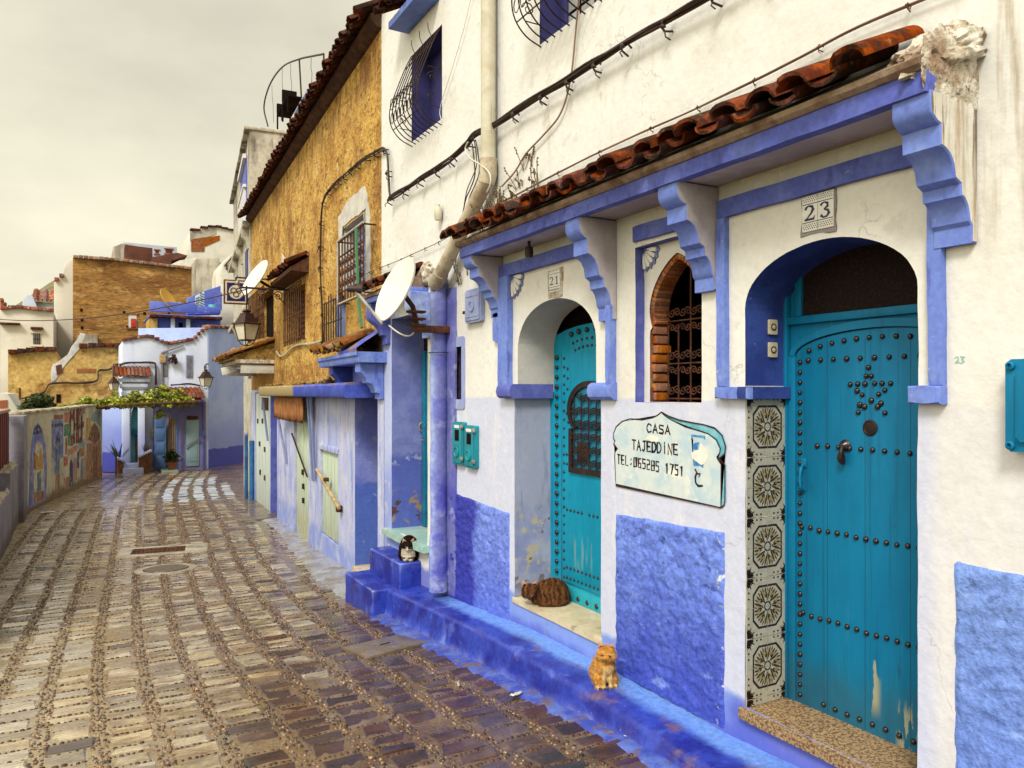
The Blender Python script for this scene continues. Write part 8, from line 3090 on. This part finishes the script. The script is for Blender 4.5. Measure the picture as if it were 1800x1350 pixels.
# ------------------------------------------------------------------ three cats
def blob_mesh(name, parts, voxel=.007, smooth_it=6):
    """overlapping ellipsoids and limbs fused into one continuous skin"""
    b = bmesh.new()
    mb = MB()
    for p in parts:
        if p[0] == 'e':
            _, c, r = p[:3]
            rot = Euler(p[3]).to_matrix() if len(p) > 3 else Matrix.Identity(3)
            b2 = bmesh.new()
            bmesh.ops.create_icosphere(b2, subdivisions=3, radius=1)
            for q in b2.verts:
                q.co = rot @ Vector((q.co.x * r[0], q.co.y * r[1], q.co.z * r[2])) + Vector(c)
            mb.take(b2)
        else:
            _, pts, rr = p
            mb.tube(catmull(pts, 4) if len(pts) > 2 else pts, [rr[0] + (rr[1] - rr[0]) * i / (len(catmull(pts, 4)) - 1 if len(pts) > 2 else len(pts) - 1) for i in range(len(catmull(pts, 4)) if len(pts) > 2 else len(pts))], 10)
    me = bpy.data.meshes.new(name)
    bmesh.ops.recalc_face_normals(mb.bm, faces=mb.bm.faces)
    mb.bm.to_mesh(me)
    mb.bm.free()
    o = bpy.data.objects.new(name, me)
    COL.objects.link(o)
    m1 = o.modifiers.new('r', 'REMESH'); m1.mode = 'VOXEL'; m1.voxel_size = voxel
    m2 = o.modifiers.new('s', 'SMOOTH'); m2.factor = .5; m2.iterations = smooth_it
    dg_ = bpy.context.evaluated_depsgraph_get()
    me2 = bpy.data.meshes.new_from_object(o.evaluated_get(dg_))
    bpy.data.objects.remove(o)
    bpy.data.meshes.remove(me)
    me2.name = name
    me2.polygons.foreach_set('use_smooth', [True] * len(me2.polygons))
    return me2
def fur(root, me, n, ln, mats, pick, seed, lie=.75):
    rnd = random.Random(seed)
    polys = me.polygons
    areas = np.array([p.area for p in polys])
    idx = np.random.default_rng(seed).choice(len(polys), n, p=areas / areas.sum())
    mb = MB()
    for i in idx:
        p = polys[int(i)]
        c = p.center + Vector((rnd.uniform(-1, 1), rnd.uniform(-1, 1), rnd.uniform(-1, 1))) * .003
        nn = p.normal
        down = Vector((rnd.uniform(-.25, .25), rnd.uniform(-.25, .25), -1))
        d = (nn * (1 - lie) + (down - nn * down.dot(nn)) * lie + Vector((rnd.uniform(-.2, .2), rnd.uniform(-.2, .2), 0))).normalized()
        sd = d.cross(nn)
        if sd.length < 1e-4:
            continue
        sd.normalize()
        l = ln * rnd.uniform(.6, 1.3)
        mb.f([mb.v(q) for q in (c - sd * .0013, c + sd * .0013, c + d * l)], pick(c))
    me3 = bpy.data.meshes.new('fur')
    mb.bm.to_mesh(me3)
    mb.bm.free()
    for m in mats:
        me3.materials.append(MATS[m])
    o = bpy.data.objects.new('fur', me3)
    COL.objects.link(o)
    o.parent = root
    return o
def ear(c, out, fwd, h, wd):
    c, out, fwd = Vector(c), Vector(out).normalized(), Vector(fwd).normalized()
    mb = MB()
    up = (Vector((0, 0, 1)) + out * .35).normalized()
    sd = up.cross(fwd).normalized()
    tip = c + up * h
    n = 6
    front, back = [], []
    for k in range(n + 1):
        a = pi * k / n
        front.append(mb.v(c + sd * (wd * cos(a)) - fwd * (wd * .55 * sin(a)) ))
    t = mb.v(tip)
    m_ = mb.v(c + up * h * .35 - fwd * wd * .15)
    for k in range(n):
        mb.f((front[k], front[k + 1], t), 0)
    mb.f((front[0], t, m_), 1); mb.f((t, front[n], m_), 1)
    return mb
def cat_face(root, hc, R, yaw, pitch, eyecol, closed=False):
    """eyes, nose and ears placed on a head of radius R looking along yaw"""
    M = Matrix.Translation(Vector(hc)) @ Matrix.Rotation(yaw, 4, 'Z') @ Matrix.Rotation(pitch, 4, 'Y')
    for sy in (-1, 1):
        mb = MB()
        mb.ico((0, 0, 0), R * .20, 2, sc=(.8, 1, .34 if closed else .8))
        bmesh.ops.transform(mb.bm, matrix=M @ Matrix.Translation((R * .93, sy * R * .42, R * .16)) @ Matrix.Rotation(sy * -.25, 4, 'X'), verts=mb.bm.verts)
        local_part(root, 'eye', mb, eyecol)
    mb = MB()
    mb.ico((0, 0, 0), R * .12, 2, sc=(.6, 1, .7))
    bmesh.ops.transform(mb.bm, matrix=M @ Matrix.Translation((R * 1.26, 0, -R * .12)), verts=mb.bm.verts)
    local_part(root, 'nose', mb, 'cat_nose')
    mb = MB()
    for sy in (-1, 1):
        mb.tube([Vector((R * 1.20, 0, -R * .22)), Vector((R * 1.17, sy * R * .14, -R * .34)), Vector((R * 1.05, sy * R * .30, -R * .34))], R * .035, 4)
    bmesh.ops.transform(mb.bm, matrix=M, verts=mb.bm.verts)
    local_part(root, 'mouth', mb, 'cat_dark')
    return M
def add_ears(root, M, R, mats, h=.85, wd=.42):
    for sy in (-1, 1):
        mb = ear((0, 0, 0), (0, sy, 0), (1, 0, 0), R * h, R * wd)
        bmesh.ops.transform(mb.bm, matrix=M @ Matrix.Translation((-R * .05, sy * R * .60, R * .62)), verts=mb.bm.verts)
        bmesh.ops.recalc_face_normals(mb.bm, faces=mb.bm.faces)
        local_part(root, 'ear', mb, mats, 20)
mk('cat_orange', (.66, .34, .075), (.48, .19, .032), asc=6, alo=.44, ahi=.58, fine=.2, fsc=60, stretch=(3, 3, 9), island=.38, rough=.9, bump=.3, bsc=(60, 150))
mk('cat_cream', (.70, .46, .18), (.58, .34, .10), asc=18, fine=.2, fsc=60, island=.38, rough=.9, bump=.3, bsc=(60, 150))
mk('cat_tabby', (.115, .046, .016), (.040, .015, .008), asc=5, alo=.44, ahi=.56, fine=.3, fsc=60, stretch=(5, 5, 4), island=.38, rough=.9, bump=.4, bsc=(60, 150))
mk('cat_tabby_pale', (.18, .078, .027), (.10, .042, .015), asc=16, fine=.3, fsc=60, island=.38, rough=.9, bump=.3, bsc=(60, 150))
mk('cat_black', (.006, .003, .002), (.014, .006, .004), asc=12, fine=.3, spec=.12, island=.38, rough=.85, bump=.3, bsc=(60, 150))
mk('cat_white', (.62, .52, .36), (.70, .62, .50), asc=12, fine=.15, island=.38, rough=.9, bump=.2)
mk('cat_pink', (.52, .26, .17), rough=.8, bump=0)
mk('cat_nose', (.30, .11, .08), rough=.5, bump=0)
mk('cat_dark', (.03, .012, .008), rough=.4, bump=0)
mk('cat_eye', (.10, .05, .015), rough=.15, bump=0)

def make_cat(name, label, loc, rz, parts, voxel, body_mats, pick, head, furn, furl, seed, eye='cat_dark', ears=None, closed=True, earm=None):
    root = thing(name, label, 'cat', loc, rz)
    me = blob_mesh('body', parts, voxel)
    for m in body_mats:
        me.materials.append(MATS[m])
    for p in me.polygons:
        p.material_index = pick(p.center)
    b = bpy.data.objects.new('body', me)
    COL.objects.link(b)
    b.parent = root
    fur(root, me, furn, furl, body_mats, pick, seed)
    hc, R, yaw, pitch = head
    M = cat_face(root, hc, R, yaw, pitch, eye, closed)
    add_ears(root, M, R, earm or [body_mats[0], 'cat_pink'])
    return root
# ginger, sitting upright
H = .295
def hd(yaw, c, pts):
    M = Matrix.Translation(Vector(c)) @ Matrix.Rotation(yaw, 4, 'Z')
    return [('e', tuple(M @ Vector(p)), r, (0, 0, yaw)) for p, r in pts]
def sc_(parts, k):
    out = []
    for p in parts:
        if p[0] == 'e':
            out.append(('e', tuple(x * k for x in p[1]), tuple(x * k for x in p[2])) + tuple(p[3:]))
        else:
            out.append(('t', [tuple(x * k for x in q) for q in p[1]], tuple(x * k for x in p[2])))
    return out
yaw1 = -.42
g1 = [('e', (-.12, 0, .25), (.27, .25, .25)), ('e', (-.05, 0, .42), (.22, .225, .25), (0, .35, 0)), ('e', (.06, 0, .44), (.16, .19, .21)), ('e', (.06, 0, .60), (.155, .165, .15)),
      ('e', (-.01, .15, .16), (.18, .085, .15)), ('e', (-.01, -.15, .16), (.18, .085, .15)), ('e', (.13, .165, .035), (.085, .045, .036)), ('e', (.13, -.165, .035), (.085, .045, .036)),
      ('t', [(.10, .075, .44), (.145, .07, .24), (.155, .065, .05)], (.060, .040)), ('t', [(.10, -.075, .44), (.145, -.07, .24), (.155, -.065, .05)], (.060, .040)),
      ('e', (.185, .065, .034), (.062, .044, .034)), ('e', (.185, -.065, .034), (.062, .044, .034)),
      ('t', [(-.33, .05, .06), (-.32, .20, .04), (-.15, .29, .035), (.02, .27, .035)], (.045, .034))]
hc1 = (.12, 0, .745)
g1 += hd(yaw1, hc1, [((0, 0, 0), (.165, .18, .145)), ((.115, 0, -.045), (.085, .10, .065)), ((.035, .105, -.045), (.10, .085, .085)), ((.035, -.105, -.045), (.10, .085, .085)), ((-.02, 0, .035), (.14, .155, .125))])
base = (3.005, 4.150, plat_top(4.15) + .003)
make_cat('ginger_cat', 'ginger cat sitting upright on the blue step', base, radians(-106), [(p[0], (p[1][0] * 1.12, p[1][1] * 1.22, p[1][2]), (p[2][0] * 1.12, p[2][1] * 1.2, p[2][2])) + tuple(p[3:]) if p[0] == 'e' else (p[0], [(q[0] * 1.12, q[1] * 1.2, q[2]) for q in p[1]], p[2]) for p in sc_(g1, H)], .0062, ['cat_orange', 'cat_cream'],
         lambda c: 1 if (c.x > .030 and c.z < .15 and abs(c.y) < .034) or (c.z < .022) else 0,
         ((hc1[0] * H * 1.12, 0, hc1[2] * H), .19 * H, yaw1, .10), 8000, .021, 5)
# brown tabby, curled up in door 21's threshold
g2 = [('e', (.075, .01, .105), (.145, .135, .112)), ('e', (.02, .02, .10), (.12, .125, .10)), ('e', (.13, -.02, .075), (.10, .115, .078)), ('e', (-.075, -.015, .070), (.085, .10, .072)),
      ('e', (-.05, -.085, .035), (.085, .040, .032)), ('e', (.10, -.10, .05), (.085, .055, .05)),
      ('t', [(.20, -.06, .03), (.14, -.14, .028), (.03, -.16, .026), (-.07, -.145, .024)], (.026, .020))]
hc2 = (-.152, -.085, .125)
yaw2 = radians(-78)
g2 += hd(yaw2, hc2, [((0, 0, 0), (.076, .080, .066)), ((.054, 0, -.020), (.039, .047, .031)), ((.015, .045, -.018), (.044, .037, .039)), ((.015, -.045, -.018), (.044, .037, .039))])
make_cat('tabby_cat', 'brown tabby cat curled up on the tiled threshold of door 21', (3.345, 5.45, -1.742), -TH, sc_(g2, .88), .006, ['cat_tabby', 'cat_tabby_pale'],
         lambda c: 1 if sin(c.x * 150 + 4.0 * noise.noise(c * 11)) > .35 and c.z > .03 else 0,
         (tuple(x * .88 for x in hc2), .068, yaw2, .12), 8000, .021, 6)
# black and white, loafing on the upper block
g3 = [('e', (-.06, 0, .115), (.14, .115, .115)), ('e', (-.03, 0, .165), (.10, .095, .095)), ('e', (.055, 0, .095), (.075, .085, .08)), ('e', (-.02, .075, .06), (.11, .045, .06)), ('e', (-.02, -.075, .06), (.11, .045, .06)),
      ('e', (.095, .030, .018), (.045, .024, .018)), ('e', (.095, -.030, .018), (.045, .024, .018)), ('e', (.075, 0, .045), (.06, .07, .04)),
      ('t', [(-.18, .03, .03), (-.16, .12, .025), (-.04, .135, .022)], (.024, .018))]
hc3 = (.075, 0, .158)
g3 += hd(0.12, hc3, [((0, 0, 0), (.066, .073, .060)), ((.045, 0, -.022), (.034, .040, .028)), ((.012, .040, -.016), (.038, .032, .034)), ((.012, -.040, -.016), (.038, .032, .034))])
def bw_pick(c):
    if c.z < .034 and c.x > .075:
        return 1
    if c.x > .085 and .05 < c.z < .142 and abs(c.y) < .075:
        return 1
    if c.x > .10 and c.z < .165 and abs(c.y + .012) < .014:
        return 1
    return 0
make_cat('black_white_cat', 'black and white cat loafing on the upper blue block', (3.115, 7.95, -1.838), atan2(-.90, -.43) , g3, .006, ['cat_black', 'cat_white'], bw_pick,
         (hc3, .068, .12, .18), 5500, .016, 7, earm=['cat_black', 'cat_pink'])
# small white cat on the pergola end
g4 = [('e', (0, 0, .16), (.10, .085, .16)), ('e', (.03, 0, .30), (.075, .07, .08)), ('t', [(.07, .03, .2), (.09, .03, .02)], (.03, .025)), ('t', [(.07, -.03, .2), (.09, -.03, .02)], (.03, .025)), ('e', (.035, 0, .385), (.072, .07, .062)), ('e', (.09, 0, .37), (.035, .04, .03))]
qv = VF.px(153, 714, .05)
make_cat('white_cat', 'small white cat sitting at the leafy end of the pergola', tuple(VF.W(qv[0], .05, qv[1] - .10)), -pi / 2, g4, .012, ['cat_white', 'cat_tabby'], lambda c: 1 if c.z > .42 or (c.x < -.05 and c.z > .2) else 0,
         ((.035, 0, .385), .072, 0, .1), 300, .02, 8)

# ------------------------------------------------------------------ groups for things that repeat
GROUPS = {'street_lantern': 'street lanterns along the lane', 'lantern_bracket': 'iron lantern brackets', 'satellite_dish': 'satellite dishes', 'meter_box': 'meter boxes on the white house',
          'number_plaque': 'house number plaques', 'doorbell': 'doorbell plates in the blue reveal', 'post': 'painted posts by the shops', 'low_wall': 'grey rendered walls at left',
          'roof_chair': 'chairs on the ochre roof', 'access_cover': 'concrete covers in the lane', 'litter': 'scraps of litter in the lane', 'cable_bundle': 'cable bundles clipped to the walls',
          'thin_cable': 'thin wires above the canopy', 'loose_wire': 'loose hanging wires', 'brick_planter': 'brick planters beside the portal', 'drain_pipe': 'drain pipes of the lilac house',
          'dry_weeds': 'dry weeds on the white house', 'hanging_cloth': 'red cloths hung out', 'low_house': 'low walls and houses behind the mural'}
for o in list(COL.objects):
    if o.parent is None and o.get('label') and not o.get('group'):
        st = o.name.split('.')[0]
        if st in GROUPS:
            o['group'] = GROUPS[st]
        elif o.get('category') == 'house' and o.matrix_basis.translation.y > 40:
            o['group'] = 'houses climbing the hill behind'
        elif o.get('category') == 'cat':
            o['group'] = 'cats in the lane'
